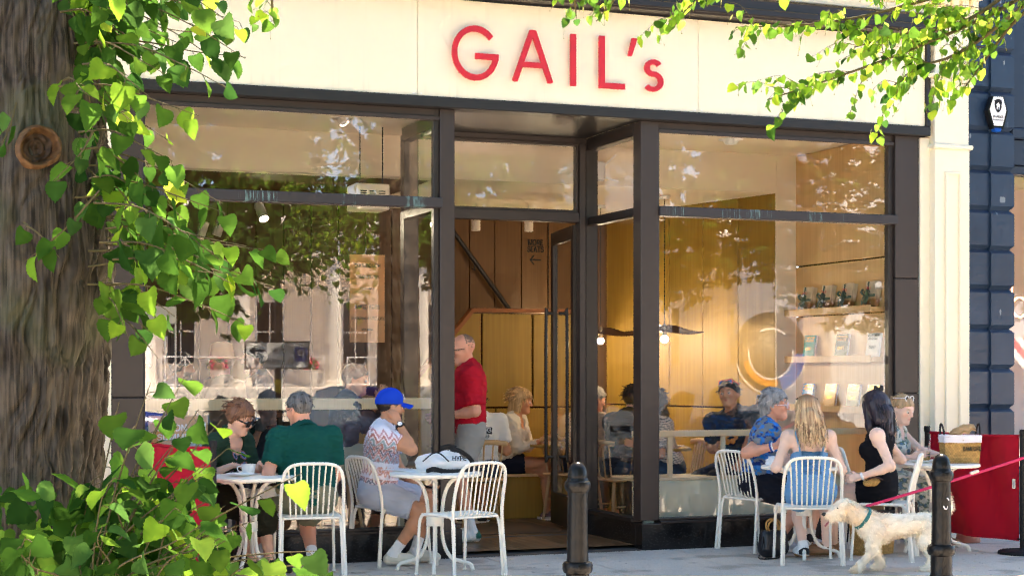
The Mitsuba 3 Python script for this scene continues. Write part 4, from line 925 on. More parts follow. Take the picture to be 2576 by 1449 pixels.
def table(x, y, label, rz=20):
    k = thing('round_table', label, 'table', 'round cream cafe tables'); to = mat4((x, y, 0), rz)
    if 'parts' not in TB:
        P = [('table_top', lathe([[0, .725], [.325, .725], [.337, .72], [.34, .71], [.337, .70], [.325, .695], [.15, .694], [0, .694]], 56), 35), ('under_plate', box(-.2, .2, -.03, .03, .672, .6935, .004), False)]
        for a in range(4):
            leg = spline([[.205, 0, .69], [.16, 0, .684], [.10, 0, .63], [.062, 0, .52], [.05, 0, .36], [.062, 0, .21], [.115, 0, .10], [.20, 0, .065], [.262, 0, .045], [.282, 0, 0]], 5)
            P.append(('leg', place(tube(leg, .0145, 10), (0, 0, 0), 45+90*a), True))
        P.append(('collar', lathe([[.04, .40], [.066, .40], [.066, .33], [.04, .33]], 20), 30))
        TB['parts'] = [(n, mikit.ply(m, 'white_metal', smooth=s)) for n, m, s in P]
    for n, d in TB['parts']: scene[uniq(k+'__'+n)] = {**d, 'to_world': to}
    return k
table(2.42, -.66, 'round cream table with coffee cup at the left red barrier', 10)
table(3.80, -.72, 'round cream table carrying the white rucksack, in front of the left corner post', 25)
table(6.80, -.93, 'round cream table between the grey haired man and the blonde woman', 15)
table(8.0, -1.0, 'round cream table carrying the wicker basket by the right red barrier', 35)
chair(2.36, -.14, .5, -.86, 'cream chair under the woman in dark green behind the leftmost table')
chair(2.845, -.70, .1, .995, 'cream chair under the man in the dark green polo shirt')
chair(3.63, -.13, .967, .255, 'cream chair under the man in the blue cap')
chair(3.885, -1.035, -.33, .944, 'empty cream chair in front of the table with the white rucksack')
chair(6.73, -.30, .972, .235, 'cream chair under the grey haired man in the blue floral shirt')
chair(6.64, -1.25, .354, .935, 'cream chair under the blonde woman in denim')
chair(7.345, -1.22, -.78, .63, 'cream chair under the dark haired woman in black')
chair(7.80, -.40, .9, -.43, 'cream chair half hidden behind the dark haired woman')
# ================================================================ people outside
def fr(loc, yaw, p):
    a = math.radians(-yaw); d = np.asarray(p, float)-np.array([loc[0], loc[1], 0.]); return np.array([d[0]*math.cos(a)-d[1]*math.sin(a), d[0]*math.sin(a)+d[1]*math.cos(a), d[2]])
def wp(px, py, y): x, zz = on_px(px, py, y); return (x, y, zz)
def Wz(c): return np.array(c)
def tee_zigzag(l, v, A):
    u = np.arctan2(l[:, 1], l[:, 0])*.15*2; zz = l[:, 2]; base = np.array(lin(228, 226, 236)); c = np.tile(base, (len(l), 1))
    sh = np.minimum(np.linalg.norm(v-A['L'][0], axis=1), np.linalg.norm(v-A['R'][0], axis=1)); slv = (np.abs(l[:, 1]) > .2)
    u = np.where(slv, l[:, 0]*1.6+l[:, 1], u)
    tri = lambda p: np.abs(((u/p) % 1)-.5)*2
    def paint(m, col, a=.85): c[m] = c[m]*(1-a)+np.array(col)*a
    rust, navy, tealc = lin(176, 92, 72), lin(58, 66, 92), lin(120, 150, 160)
    w = zz-.055*tri(.105)
    low = zz < .10
    for k_, col in ((-.15, rust), (-.118, navy), (.0, rust), (.034, navy), (.068, rust)):
        paint(low & (np.abs(w-k_) < .0105), col)
    dm = np.abs(((u/.105) % 1)-.5)*2*.048+np.abs(zz+.045)
    paint(low & (dm < .05) & (dm > .03), navy); paint(low & (dm < .017), rust)
    paint(np.abs(zz-.10) < .003, rust)
    dm = np.abs(((u/.062) % 1)-.5)*2*.031+np.abs(zz-.165)*.7
    paint((zz > .12) & (zz < .21) & (dm < .033) & (dm > .017), lin(206, 128, 92)); paint((zz > .12) & (zz < .21) & (dm < .009), rust)
    w = zz-.06*tri(.115); up = zz > .235
    for k_, col in ((.20, rust), (.226, tealc), (.256, rust), (.285, navy), (.32, rust), (.35, tealc), (.385, rust), (.43, lin(190, 120, 130))):
        paint(up & (np.abs(w-k_) < .0115), col, .85)
    return c
def leaf_print(base, c1, c2, sc=26, th=.53):
    def f(l, v, A):
        a = meshkit.fbm(v*sc, 2, 3); b = meshkit.noise(v*np.array([sc*2.6, sc*1.1, sc*1.6])+9); d = meshkit.fbm(v*sc*.8+40, 2, 8)
        c = np.tile(np.array(base), (len(v), 1)); c[a > th] = c1; c[(d > .56) & (b > .45)] = c2; c[(a > th+.1)] = np.array(c1)*.6+np.array([.05, .1, .25]); return c
    return f
def emb(l, v, A):
    c = np.tile(np.array(lin(44, 66, 50)), (len(v), 1))*(.85+.3*vnoise(v, 9, 2)[:, None]); front = l[:, 0] > .03
    for sg in (1, -1):
        for i in range(7):
            r = np.hypot(l[:, 1]-sg*.045, l[:, 2]-.37+i*.07)
            for r0, col in ((.024, lin(190, 110, 100)), (.018, lin(110, 140, 190)), (.008, lin(40, 40, 44))): c[front & (np.abs(r-r0) < .0042)] = col
    c[front & (np.abs(l[:, 1]) < .007) & (np.abs(((l[:, 2]/.085) % 1)-.5) < .09)] = lin(235, 232, 225)
    return c
# woman in sunglasses at the leftmost table
L1, W1 = (2.30, -.13), -55
def x1(c):
    pass
figure('person', 'woman in dark sunglasses and dark green embroidered top eating at the leftmost table', L1+(0,), W1, 'light', .95, hip=.55, lean=16, head=(18, 26, 6), fem=True,
    arms={'L': (fr(L1, W1, wp(655, 1165, -.42)), (-.2, .4, -1), (1, -.35, -.1), (0, 0, -1), .7), 'R': (fr(L1, W1, wp(585, 1170, -.40)), (-.3, -.4, -1), (1, .5, -.1), (0, 0, -1), .8)},
    legs={'L': ((.50, .02, .09), (1, 0, 1)), 'R': ((.46, -.12, .09), (1, 0, 1))}, shirt=dict(col=emb, sleeve=1.25, infl=.018, hem=-.12, neck=.08), bottom=dict(col=lin(44, 44, 34), len=1.45, infl=.03, skirt=True, name='skirt'),
    shoes=dict(col=lin(40, 40, 44), sole=lin(60, 55, 50)), hair=dict(style='short', col=lin(140, 96, 66), col2=lin(92, 60, 42), th=.018, line=.058, nape=.06, tufts=110, tl=.05, locks=[((-.02, .075, .03), (-.02, .078, -.03), .03, .02), ((-.02, -.075, .03), (-.02, -.078, -.03), .03, .02)]),
    face=dict(shape='square', mat='black_gloss', r=.006, lens='black_gloss'))
# man in the green polo shirt, back turned
L2, W2 = (2.86, -.66), 92
figure('person', 'man in dark green polo shirt and khaki shorts seated with his back turned', L2+(0,), W2, 'red', 1.0, hip=.56, lean=14, head=(28, 14, 0), belly=1.0, chest=1.02,
    arms={'L': (fr(L2, W2, (2.62, -.42, .79)), (-.3, .4, -1)), 'R': (fr(L2, W2, (2.92, -.36, .76)), (-.3, -.4, -1))},
    legs={'L': ((.30, .28, .09), (1, .5, 1)), 'R': ((.10, -.06, .09), (1, -.1, 1))}, shirt=dict(col=lin(16, 74, 66), sleeve=.72, infl=.016, hem=-.13, sl_infl=.028, amp=.007, collar=lin(14, 66, 60)), bottom=dict(col=lin(128, 124, 100), len=.86, infl=.034),
    socks=(lin(225, 225, 228), .12), shoes=dict(col=lin(26, 34, 58), sole=lin(190, 186, 180)), hair=dict(style='short', col=lin(48, 45, 46), col2=lin(120, 118, 118), th=.006, line=.07, nape=.055, tufts=60, tl=.015),
    face=dict(shape='square', mat='black_matte', r=.0022))
# man in the blue cap
L3, W3 = (3.50, -.16), -24
def x3(c):
    w = c['A']['R'][2]; e = c['A']['R'][1]; d = nrm(w-e); q = w-d*.025
    a = nrm(np.cross(d, [0, 0, 1])); b = np.cross(d, a)
    add('watch_strap', tube([q+(a*math.cos(t)+b*math.sin(t))*.034 for t in np.linspace(0, 2*np.pi, 21)[:-1]], .009, 6, closed=True, flat=(.6, 1.4)), 'dark_rubber', smooth=True, parent=c['k'], to=c['toW'])
    o = nrm(np.array([.25, -1, .1])-d*np.dot(np.array([.25, -1, .1]), d)); u = np.cross(o, d)
    disc = lambda r, t, z: M([q+o*(.036+z)+(d*math.cos(a_)+u*math.sin(a_))*r for a_ in np.linspace(0, 2*np.pi, 25)[:-1]]+[q+o*(.036+z)]+[q+o*(.036+z-t)+(d*math.cos(a_)+u*math.sin(a_))*r for a_ in np.linspace(0, 2*np.pi, 25)[:-1]], [[i, (i+1) % 24, 24] for i in range(24)]+[[i, 25+i, (i+1) % 24] for i in range(24)]+[[25+i, 25+(i+1) % 24, (i+1) % 24] for i in range(24)])
    wk = add('watch', disc(.024, .012, .008), 'dark_rubber', parent=c['k'], to=c['toW']); add('dial', disc(.018, .001, .0095), 'white_plastic', parent=wk, to=c['toW'])
hR = fr(L3, W3, (3.625, -.385, 1.07)); hL = fr(L3, W3, (3.87, -.16, .565))
figure('person', 'bearded man in royal blue cap and zigzag patterned shirt holding a hand to his ear', L3+(0,), W3, 'olive', .98, hip=.56, lean=9, head=(30, 2, 0), belly=.7, chest=1.05,
    arms={'R': (hR, (.15, -.65, -1), fr((0,0),W3,(-.38,.30,.9)), fr((0,0),W3,(-.3,1,0)), .65), 'L': (hL, (-.3, .4, -1), (.85, -.3, -.1), (0, -.3, 1), .45)},
    legs={'R': (fr(L3, W3, (3.58, -.36, .088)), (1, -.1, .9), fr((0,0),W3,(1,-.25,0))), 'L': (fr(L3, W3, (3.80, -.22, .088)), (1, .25, .9), fr((0,0),W3,(1,-.2,0)))}, shirt=dict(col=tee_zigzag, sleeve=.62, infl=.016, hem=-.1, sl_infl=.026, neck=.063), bottom=dict(col=lin(176, 182, 196), len=.80, infl=.036),
    socks=(lin(240, 238, 236), .14), shoes=dict(col=lin(222, 214, 196), sole=lin(228, 222, 208)), hair=dict(style='short', col=lin(40, 30, 26), th=.001, line=.05, nape=.05), cap=dict(col=lin(24, 66, 190)), beard=lin(36, 26, 24), extras=x3)
# grey haired man in the floral shirt
L4, W4 = (6.68, -.33), -22
def x4(c):
    w, e = c['A']['R'][2], c['A']['R'][1]; d = nrm(w-e); q = w-d*.03; a = nrm(np.cross(d, [0, 0, 1])); b = np.cross(d, a)
    for i, m_ in enumerate(('white_plastic', 'blue_lens')): add('wristband', tube([q-d*.014*i+(a*math.cos(t)+b*math.sin(t))*.034 for t in np.linspace(0, 2*np.pi, 21)[:-1]], .005, 6, closed=True, flat=(.6, 1.4)), m_, smooth=True, parent=c['k'], to=c['toW'])
figure('person', 'grey haired man with clear round glasses in a blue floral shirt talking with raised hand', L4+(0,), W4, 'red', 1.0, hip=.56, lean=15, head=(-14, 2, 3),
    arms={'R': (fr(L4, W4, (6.66, -.74, .875)), (-1, -.3, -.7), fr((0,0),W4,(.85,-.1,.25)), fr((0,0),W4,(.1,.6,-.4)), .35), 'L': (fr(L4, W4, (7.0, -.45, .78)), (-.2, .4, -1))},
    legs={'R': ((.16, -.2, .09), (1, -.4, 1)), 'L': ((.40, .06, .09), (1, .1, 1))}, shirt=dict(col=leaf_print(lin(120, 128, 138), lin(30, 120, 200), lin(26, 52, 120)), sleeve=.66, infl=.016, hem=-.1, sl_infl=.026, neck=.07), bottom=dict(col=lin(28, 30, 40), len=.82, infl=.034),
    socks=(lin(235, 235, 235), .1), shoes=dict(col=lin(200, 200, 205), sole=lin(240, 240, 240)), hair=dict(style='curly', col=lin(172, 170, 170), col2=lin(104, 102, 104), th=.017, line=.066, nape=.09, tufts=190, tl=.03, amp=.010, locks=[((-.07, .03, .0), (-.085, .02, -.09), .055, .035), ((-.07, -.03, .0), (-.085, -.02, -.09), .055, .035)]),
    face=dict(shape='round', mat='clear_frame', r=.0042), extras=x4)
mat('clear_frame', lin(226, 206, 208), .2, .5)
# blonde woman in denim, back turned
L5, W5 = (6.70, -1.20), 69
denim = lambda l, v, A: np.where((np.abs(l[:, 1]) < .075)[:, None] & (l[:, 2] > .10)[:, None] & (l[:, 0] < 0)[:, None], np.array(lin(86, 128, 168))*(.55+.7*meshkit.noise(v*np.array([60, 60, 90]))[:, None]), np.array(lin(112, 156, 196))*(.86+.24*vnoise(v, 30, 3)[:, None]))
def x5(c):
    for sg in (1, -1):
        tz = c['tz']; pts = spline([tz(-.085, sg*.075, .22), tz(-.115, sg*.10, .34), tz(-.08, sg*.115, .44), tz(.0, sg*.11, .497), tz(.06, sg*.09, .42)], 6)
        add('dress_strap', tube(pts, .02, 8, flat=(.25, 1.5)), 'vc_cloth', smooth=True, color=np.array(lin(108, 152, 192)), parent=c['k'], to=c['toW'])
figure('person', 'long haired blonde woman in a sleeveless denim dress seated with her back turned', L5+(0,), W5, 'fair', .96, hip=.55, lean=14, head=(0, 14, 0), fem=True,
    arms={'L': (fr(L5, W5, (6.62, -.92, .75)), (-.2, .4, -1)), 'R': (fr(L5, W5, (6.98, -1.0, .75)), (-.3, -.4, -1))},
    legs={'L': ((.16, .03, .088), (1, 0, 1)), 'R': ((.33, -.05, .17), (1, -.4, 1), (.7, .2, -.5))}, shirt=dict(col=denim, sleeve=0, infl=.014, hem=-.15, top=.30, neck=.062, name='dress'), bottom=dict(col=lin(112, 156, 196), len=.7, infl=.03, skirt=True, name='dress_skirt', waist=.06),
    socks=(lin(240, 240, 240), .05), shoes=dict(col=lin(236, 234, 230), heel=lin(28, 30, 36), sole=lin(150, 110, 70)),
    hair=dict(style='long', col=lin(224, 192, 146), col2=lin(150, 112, 76), root=lin(138, 104, 76), th=.016, line=.064, nape=.09, ear=.0, strands=230, fw=.105, seed=4, fall=[(-.125, 0, -.08), (-.165, 0, -.20), (-.19, 0, -.34)], locks=[((-.05, .04, .03), (-.12, .06, -.1), .062, .05), ((-.05, -.04, .03), (-.12, -.06, -.1), .062, .05), ((-.115, 0, -.06), (-.155, 0, -.24), .06, .05), ((-.12, .06, -.1), (-.16, .06, -.27), .045, .022), ((-.12, -.06, -.1), (-.16, -.06, -.27), .045, .022)]),
    face=dict(shape='square', mat='black_gloss', r=.005, lens='black_gloss', dz=.098, dx=-.03, tilt=-8), extras=x5)
# dark haired woman in black
L6, W6 = (7.33, -1.21), 141
def x6(c):
    w, e = c['A']['L'][2], c['A']['L'][1]; d = nrm(w-e); q = w-d*.02; a = nrm(np.cross(d, [0, 0, 1])); b = np.cross(d, a)
    add('watch_strap', tube([q+(a*math.cos(t)+b*math.sin(t))*.028 for t in np.linspace(0, 2*np.pi, 21)[:-1]], .007, 6, closed=True, flat=(.6, 1.5)), 'white_plastic', smooth=True, parent=c['k'], to=c['toW'])
    hp = c['hp']; add('hair_bow', cat(tube(spline([hp(-.05, -.02, .14), hp(-.06, -.05, .17), hp(-.05, -.06, .14), hp(-.05, -.02, .135)], 5), .014, 6, flat=(.4, 1)), tube(spline([hp(-.05, -.02, .14), hp(-.045, .01, .17), hp(-.04, .02, .145), hp(-.05, -.02, .135)], 5), .012, 6, flat=(.4, 1))), 'black_matte', smooth=True, parent=c['k'], to=c['toW'])
figure('person', 'woman with long black hair in a sleeveless black top and shorts with bare arms', L6+(0,), W6, 'fair', .97, hip=.55, lean=2, head=(-34, 8, 0), fem=True,
    arms={'L': (fr(L6, W6, wp(2163, 1200, -1.33)), (-.6, .4, -1), (1, -.1, -.15), (0, -1, -.3), .5), 'R': (fr(L6, W6, wp(2190, 1155, -1.0)), (-.3, -.4, -1), (.5, .3, .9), (.3, 1, 0), .6)},
    legs={'L': ((.42, .06, .09), (1, 0, 1)), 'R': ((.38, -.12, .09), (1, 0, 1))}, shirt=dict(col=lin(20, 20, 26), sleeve=-1, infl=.013, hem=-.14, neck=.07, name='top'), bottom=dict(col=lin(18, 18, 24), len=.42, infl=.03),
    shoes=dict(col=lin(150, 110, 80), sole=lin(120, 90, 60)), hair=dict(style='long', col=lin(26, 22, 28), col2=lin(54, 44, 56), th=.02, line=.06, nape=.09, ear=-.01, strands=150, fw=.08, seed=6, fall=[(-.115, 0, -.06), (-.12, 0, -.16), (-.11, .02, -.27)], locks=[((-.05, .045, .03), (-.09, .06, -.1), .06, .05), ((-.05, -.045, .03), (-.09, -.06, -.1), .06, .045), ((-.1, 0, -.05), (-.115, 0, -.2), .065, .045), ((.02, .072, .02), (.0, .085, -.14), .03, .03), ((.0, .085, -.14), (-.02, .095, -.26), .03, .014)]), extras=x6)
# blonde woman half hidden
L7, W7 = (7.90, -.38), -50
figure('person', 'blonde woman with white sunglasses on her head looking down beside the wicker basket', L7+(0,), W7, 'fair', .96, hip=.55, lean=12, head=(-22, 20, 0), fem=True,
    arms={'L': (fr(L7, W7, (8.18, -.80, .77)), (-.2, .4, -1)), 'R': (fr(L7, W7, (7.86, -.86, .77)), (-.4, -.4, -1))}, shirt=dict(col=leaf_print(lin(214, 214, 204), lin(96, 116, 92), lin(160, 170, 150), 30), sleeve=-1, infl=.014, hem=-.1, neck=.075, name='dress'),
    bottom=dict(col=lambda l, v, A: leaf_print(lin(214, 214, 204), lin(96, 116, 92), lin(160, 170, 150), 30)(l, v, A), len=1.3, infl=.03, skirt=True, name='dress_skirt'), shoes=dict(col=lin(150, 110, 80)),
    hair=dict(style='short', col=lin(204, 170, 128), col2=lin(150, 116, 82), th=.005, line=.062, nape=.08, tufts=40, tl=.03, locks=[((-.10, 0, .05), (-.13, 0, .04), .03, .03)]),
    face=dict(shape='round', mat='white_plastic', r=.0036, lens='black_gloss', dz=.092, dx=-.03, tilt=-20))
# ================================================================ people inside
stand = {'L': ((.02, .1, .082), (1, 0, 0)), 'R': ((-.02, -.1, .082), (1, 0, 0))}
L8, W8 = (4.635, .88), 168
figure('person', 'bald man in red shirt, grey shorts and white trainers standing in the doorway', L8+(.04,), W8, 'red', 1.04, hip=.94, lean=2, head=(6, 10, 0), belly=.5, chest=1.08, h=.0075,
    arms={'L': ((.22, .12, 1.05), (-.6, .4, -1)), 'R': ((.25, -.12, 1.05), (-.6, -.4, -1))}, legs={'L': ((.0, .12, .082), (1, .1, 0)), 'R': ((-.02, -.11, .082), (1, -.1, 0))}, shirt=dict(col=lin(186, 30, 48), sleeve=.8, infl=.018, hem=-.2, sl_infl=.03, amp=.008), bottom=dict(col=lin(160, 158, 152), len=.8, infl=.03),
    socks=(lin(240, 240, 240), .12), shoes=dict(col=lin(240, 238, 232), heel=lin(36, 96, 80)), hair=dict(style='bald', col=lin(150, 120, 100), th=-.004), face=dict(shape='square', mat='black_matte', r=.003))
L9, W9 = (5.72, 2.92), -38
figure('person', 'older blonde woman in cream jacket and floral blouse on the bench inside the door', L9+(0,), W9, 'tan', .95, hip=.57, lean=12, head=(20, 10, 0), fem=True, h=.008,
    arms={'L': ((.36, .1, .79), (-.2, .4, -1)), 'R': ((.38, -.06, .79), (-.3, -.4, -1))}, legs={'R': ((.38, .16, .2), (1, 0, 1), (.8, .2, -.4)), 'L': ((.42, .0, .09), (1, 0, 1))}, shirt=dict(col=lin(226, 212, 190), sleeve=1.75, infl=.022, hem=-.2, neck=.085, sl_infl=.03, name='jacket'), bottom=dict(col=lin(34, 36, 52), len=.5, infl=.026),
    shoes=dict(col=lin(120, 90, 90), sole=lin(40, 36, 40)), hair=dict(style='short', col=lin(222, 186, 134), col2=lin(168, 128, 84), th=.02, line=.06, nape=.1, ear=.0, tufts=150, tl=.07, locks=[((-.03, .07, .02), (-.03, .08, -.1), .04, .035), ((-.03, -.07, .02), (-.03, -.08, -.1), .04, .035), ((-.07, 0, 0), (-.08, 0, -.1), .06, .05)]))
L10, W10 = (5.15, 2.12), 80
def x10(c):
    for t, hh, zz, m_ in (('NG', .04, .312, 'white_plastic'), ('8 8', .02, .262, 'black_matte')):
        tm = text(t, hh, .004, True); v = np.asarray(tm.vertices); add('lettering', M([c['tz'](-.139-.0-q[2], -.065-q[0], zz+q[1]) for q in v], tm.faces), m_, parent=c['k'], to=c['toW'])
figure('person', 'man in white shirt with printed back seated behind the man in red', L10+(0,), W10, 'tan', 1.0, hip=.57, lean=14, head=(0, 20, 0), h=.009, chest=1.08, arms={'L': ((.38, .2, .78), (-.2, .4, -1)), 'R': ((.38, -.2, .78), (-.2, -.4, -1))},
    shirt=dict(col=lambda l, v, A: np.where(((l[:, 0] < 0) & (np.abs(l[:, 1]) < .12) & (np.abs(l[:, 2]-.33) < .03))[:, None], lin(50, 50, 54), lin(238, 234, 226)), sleeve=.7, infl=.016, hem=-.12, sl_infl=.026), bottom=dict(col=lin(60, 70, 90), len=.9, infl=.03), shoes=dict(col=lin(50, 50, 52)), hair=dict(style='short', col=lin(60, 48, 40), th=.008, tufts=40), extras=x10)
L11, W11 = (6.30, 2.45), 20
figure('person', 'grey haired man in fine striped shirt seated farther inside behind the door frame', L11+(0,), W11, 'red', 1.0, hip=.57, lean=16, head=(-10, 14, 0), h=.009, arms={'L': ((.4, .15, .79), (-.2, .4, -1)), 'R': ((.4, -.1, .79), (-.2, -.4, -1))}, shirt=dict(col=lambda l, v, A: np.where((np.sin(l[:, 2]*420) > .2)[:, None], lin(214, 186, 156), lin(170, 140, 116)), sleeve=1.6, infl=.018, sl_infl=.024, collar=lin(214, 186, 156)), bottom=dict(col=lin(50, 50, 56), len=1.9, infl=.022), shoes=dict(col=lin(120, 70, 44)), hair=dict(style='short', col=lin(196, 184, 172), col2=lin(150, 140, 132), th=.012, tufts=70, tl=.03))
L12, W12 = (6.36, 1.62), 20
figure('person', 'dark haired man in black jumper seated with his back to the porch glass', L12+(0,), W12, 'light', 1.02, hip=.56, lean=14, head=(-8, 10, 0), h=.0085, chest=1.08, arms={'L': ((.40, .12, .79), (-.2, .4, -1)), 'R': ((.36, -.15, .79), (-.3, -.4, -1))}, shirt=dict(col=lin(26, 26, 30), sleeve=1.9, infl=.024, hem=-.16, sl_infl=.03, neck=.06), bottom=dict(col=lin(44, 56, 70), len=1.9, infl=.022), shoes=dict(col=lin(150, 80, 50)), hair=dict(style='short', col=lin(34, 26, 22), th=.014, nape=.06, tufts=90, tl=.03))
L13, W13 = (6.80, 1.45), 170
figure('person', 'woman with dark curly hair in pale striped top behind the ash rail', L13+(0,), W13, 'tan', .95, hip=.57, lean=14, head=(10, 14, 0), fem=True, h=.0085, arms={'L': ((.36, .1, .79), (-.2, .4, -1)), 'R': ((.36, -.1, .79), (-.2, -.4, -1))}, shirt=dict(col=lambda l, v, A: np.where((np.sin(l[:, 2]*300+l[:, 1]*60) > .55)[:, None], lin(90, 90, 96), lin(220, 204, 186)), sleeve=.8, infl=.016, sl_infl=.028), bottom=dict(col=lin(40, 44, 54), len=1.9), shoes=dict(col=lin(60, 50, 48)), hair=dict(style='curly', col=lin(30, 24, 24), col2=lin(52, 42, 40), th=.035, line=.058, nape=.11, ear=-.01, amp=.016, tufts=160, tl=.04, locks=[((-.05, .05, 0), (-.07, .05, -.12), .065, .05), ((-.05, -.05, 0), (-.07, -.05, -.12), .065, .05)]))
L14, W14 = (7.16, .74), 192
def x14(c):
    m = text('\u2022', .16, .002); 
    tz = c['tz']; pet = [sphere(tz(.135, .055*math.cos(a), .27+.035*math.sin(a)), (.012, .04, .028), 6) for a in np.linspace(0, 2*np.pi, 7)[:-1]]
    add('flower_print', cat(pet), 'vc_cloth', smooth=True, color=np.array(lin(226, 150, 40)), parent=c['k'], to=c['toW'])
figure('person', 'man in black shirt with orange flower and red sunglasses leaning on the window bench', L14+(0,), W14, 'olive', 1.0, hip=.62, lean=6, side=8, twist=30, head=(-2, -4, 8), h=.0075, chest=1.08,
    arms={'L': ((.32, .30, .60), (.3, .4, -1), (.5, .6, -.35), (0, 0, -1), .2), 'R': ((.2, -.14, .78), (-.3, -.4, -1))}, legs={'L': ((.42, .12, .1), (1, 0, 1)), 'R': ((.42, -.1, .1), (1, 0, 1))}, shirt=dict(col=lin(28, 28, 34), sleeve=.66, infl=.016, hem=-.14, sl_infl=.028), bottom=dict(col=lin(36, 38, 48), len=1.85, infl=.024), shoes=dict(col=lin(40, 40, 40)), hair=dict(style='short', col=lin(26, 22, 22), th=.012, nape=.05, tufts=70, tl=.025), extras=x14, face=dict(shape='square', mat='sign_red', r=.005, lens='blue_lens', dz=.088, dx=-.03, tilt=-14))
stl = {'L': ((.05, .1, .082), (1, 0, 0)), 'R': ((.0, -.1, .082), (1, 0, 0))}
figure('person', 'person in wide tan hat and denim shirt seen through the left window', (2.62, 1.55, .04), 20, 'light', .98, hip=.86, lean=6, head=(150, 6, 0), h=.011, legs=stl, arms={}, shirt=dict(col=lin(150, 130, 110), sleeve=1.8, infl=.02), bottom=dict(col=lin(80, 80, 90), len=1.9), shoes=dict(col=lin(60, 50, 48)), hair=dict(style='short', col=lin(90, 66, 48), th=.01),
    extras=lambda c: add('hat', place(lathe([[0, .13], [.05, .132], [.085, .12], [.098, .06], [.105, .01], [.20, -.004], [.215, .0], [.20, -.01], [0, -.01]], 28), c['hp'](-.015, 0, .05)), 'vc', color=np.array(lin(206, 170, 130)), parent=c['k'], to=c['toW']))
figure('person', 'bearded dark haired man beside the person in the tan hat behind the left window', (2.27, 1.7, .04), 10, 'olive', .96, hip=.84, lean=4, head=(0, 6, 0), h=.011, legs=stl, arms={}, shirt=dict(col=lin(90, 84, 90), sleeve=1.8, infl=.02), bottom=dict(col=lin(60, 60, 70), len=1.9), shoes=dict(col=lin(60, 50, 48)), hair=dict(style='short', col=lin(32, 26, 24), th=.012), beard=lin(40, 30, 26))
figure('person', 'man in grey top facing left behind the reflected street sign in the left window', (3.1, 2.05, .04), 180, 'light', .98, hip=.90, lean=4, head=(0, 4, 0), h=.011, legs=stl, arms={}, shirt=dict(col=lin(120, 118, 120), sleeve=1.8, infl=.02), bottom=dict(col=lin(60, 60, 70), len=1.9), shoes=dict(col=lin(60, 50, 48)), hair=dict(style='short', col=lin(60, 46, 38), th=.01))
L18, W18 = (3.42, .62), 0
figure('person', 'person in loose beige trousers and black sandals on a stool behind the left window', L18+(.034,), W18, 'tan', .98, hip=.74, lean=10, head=(-20, 10, 0), h=.009, arms={'L': ((.36, .1, 1.2), (-.2, .4, -1)), 'R': ((.34, -.1, 1.2), (-.2, -.4, -1))}, legs={'R': ((.22, -.1, .36), (1, -.2, 1)), 'L': ((.34, .10, .10), (1, .2, 1))}, shirt=dict(col=lin(50, 46, 56), sleeve=1.6, infl=.02), bottom=dict(col=lin(176, 166, 140), len=1.55, infl=.045, name='trousers'), shoes=dict(col=lin(24, 24, 26), sole=lin(24, 24, 26)), hair=dict(style='short', col=lin(60, 46, 38), th=.01))
# ================================================================ things on the tables and the pavement
def canvas(u, v, a, b, z0, z1, amp=.045):
    p = np.stack([a[0]+(b[0]-a[0])*u, a[1]+(b[1]-a[1])*u, z0+(z1-z0)*v], -1); n = nrm([-(b[1]-a[1]), b[0]-a[0], 0])
    w = amp*np.sin(u*9+v*2.5)*np.sin(np.pi*u)+amp*.8*np.sin((u*.8+v)*6+1)*(1-v)*np.sin(np.pi*u)
    p[..., 2] -= .012*np.sin(np.pi*u)*v; return p+n*w[..., None]
mat('red_canvas', lin(176, 20, 44), .75, .2)
scene['red_canvas'] = {'type': 'twosided', 'bsdf': {'type': 'principled', 'base_color': rgb(lin(172, 18, 42)), 'roughness': .8, 'specular': .2, 'sheen': .4}}
def barrier(label, a, b, tag):
    k = thing('red_barrier', label, 'barrier', None)
    for w in (a, b):
        add('post', lathe([[0, 1.0], [.022, 1.0], [.026, .99], [.026, .955], [.021, .95], [.021, .03], [0, .03]], 20, (w[0], w[1], 0)), 'black_matte', smooth=40, parent=k)
        add('base', lathe([[.021, .05], [.03, .034], [.17, .028], [.19, .02], [.195, .0]], 40, (w[0], w[1], .002)), 'black_matte', smooth=30, parent=k)
    d = nrm([b[0]-a[0], b[1]-a[1], 0])[:2]; A_, B_ = np.array(a)+d*.04, np.array(b)-d*.04
    front = grid(40, 24, lambda u, v: canvas(u, v, A_, B_, .10, .94)); vv = np.asarray(front.vertices); n = np.array([-(B_-A_)[1], (B_-A_)[0], 0]); n /= np.linalg.norm(n)
    add('canvas', cat(front, M(vv+n*.003, np.asarray(front.faces)[:, ::-1])), 'red_canvas', smooth=True, parent=k)
    add('top_hem', tube([[A_[0], A_[1], .945], [(A_+B_)[0]/2, (A_+B_)[1]/2, .933], [B_[0], B_[1], .945]], .013, 8), 'red_canvas', smooth=40, parent=k)
    for w, s_ in ((a, 1), (b, -1)):
        for z_ in (.94, .115): add('clip', tube([[w[0], w[1], z_], [w[0]+d[0]*s_*.05, w[1]+d[1]*s_*.05, z_]], .007, 6), 'chrome' if z_ > .5 else 'black_matte', parent=k)
    if tag: 
        q = A_+(B_-A_)*.94; add('care_tag', M(np.array([[0, 0, .52], [.035, 0, .52], [.035, 0, .60], [0, 0, .60]]) @ np.array([[d[0], d[1], 0], [0, 0, 0], [0, 0, 1]])+[q[0]-n[0]*.012, q[1]-n[1]*.012, 0], [[0, 1, 2], [0, 2, 3]]), 'lamp_white', parent=k)
barrier('red canvas barrier on black posts at the right, under the wicker basket', (8.385, -.30), (8.575, -1.34), True)
xa_, _ = on_px(372, 1120, -.25); xb_, _ = on_px(537, 1128, -1.15)
barrier('red canvas barrier on black posts at the left, behind the leafy branches', (xa_, -.25), (xb_, -1.15), False)
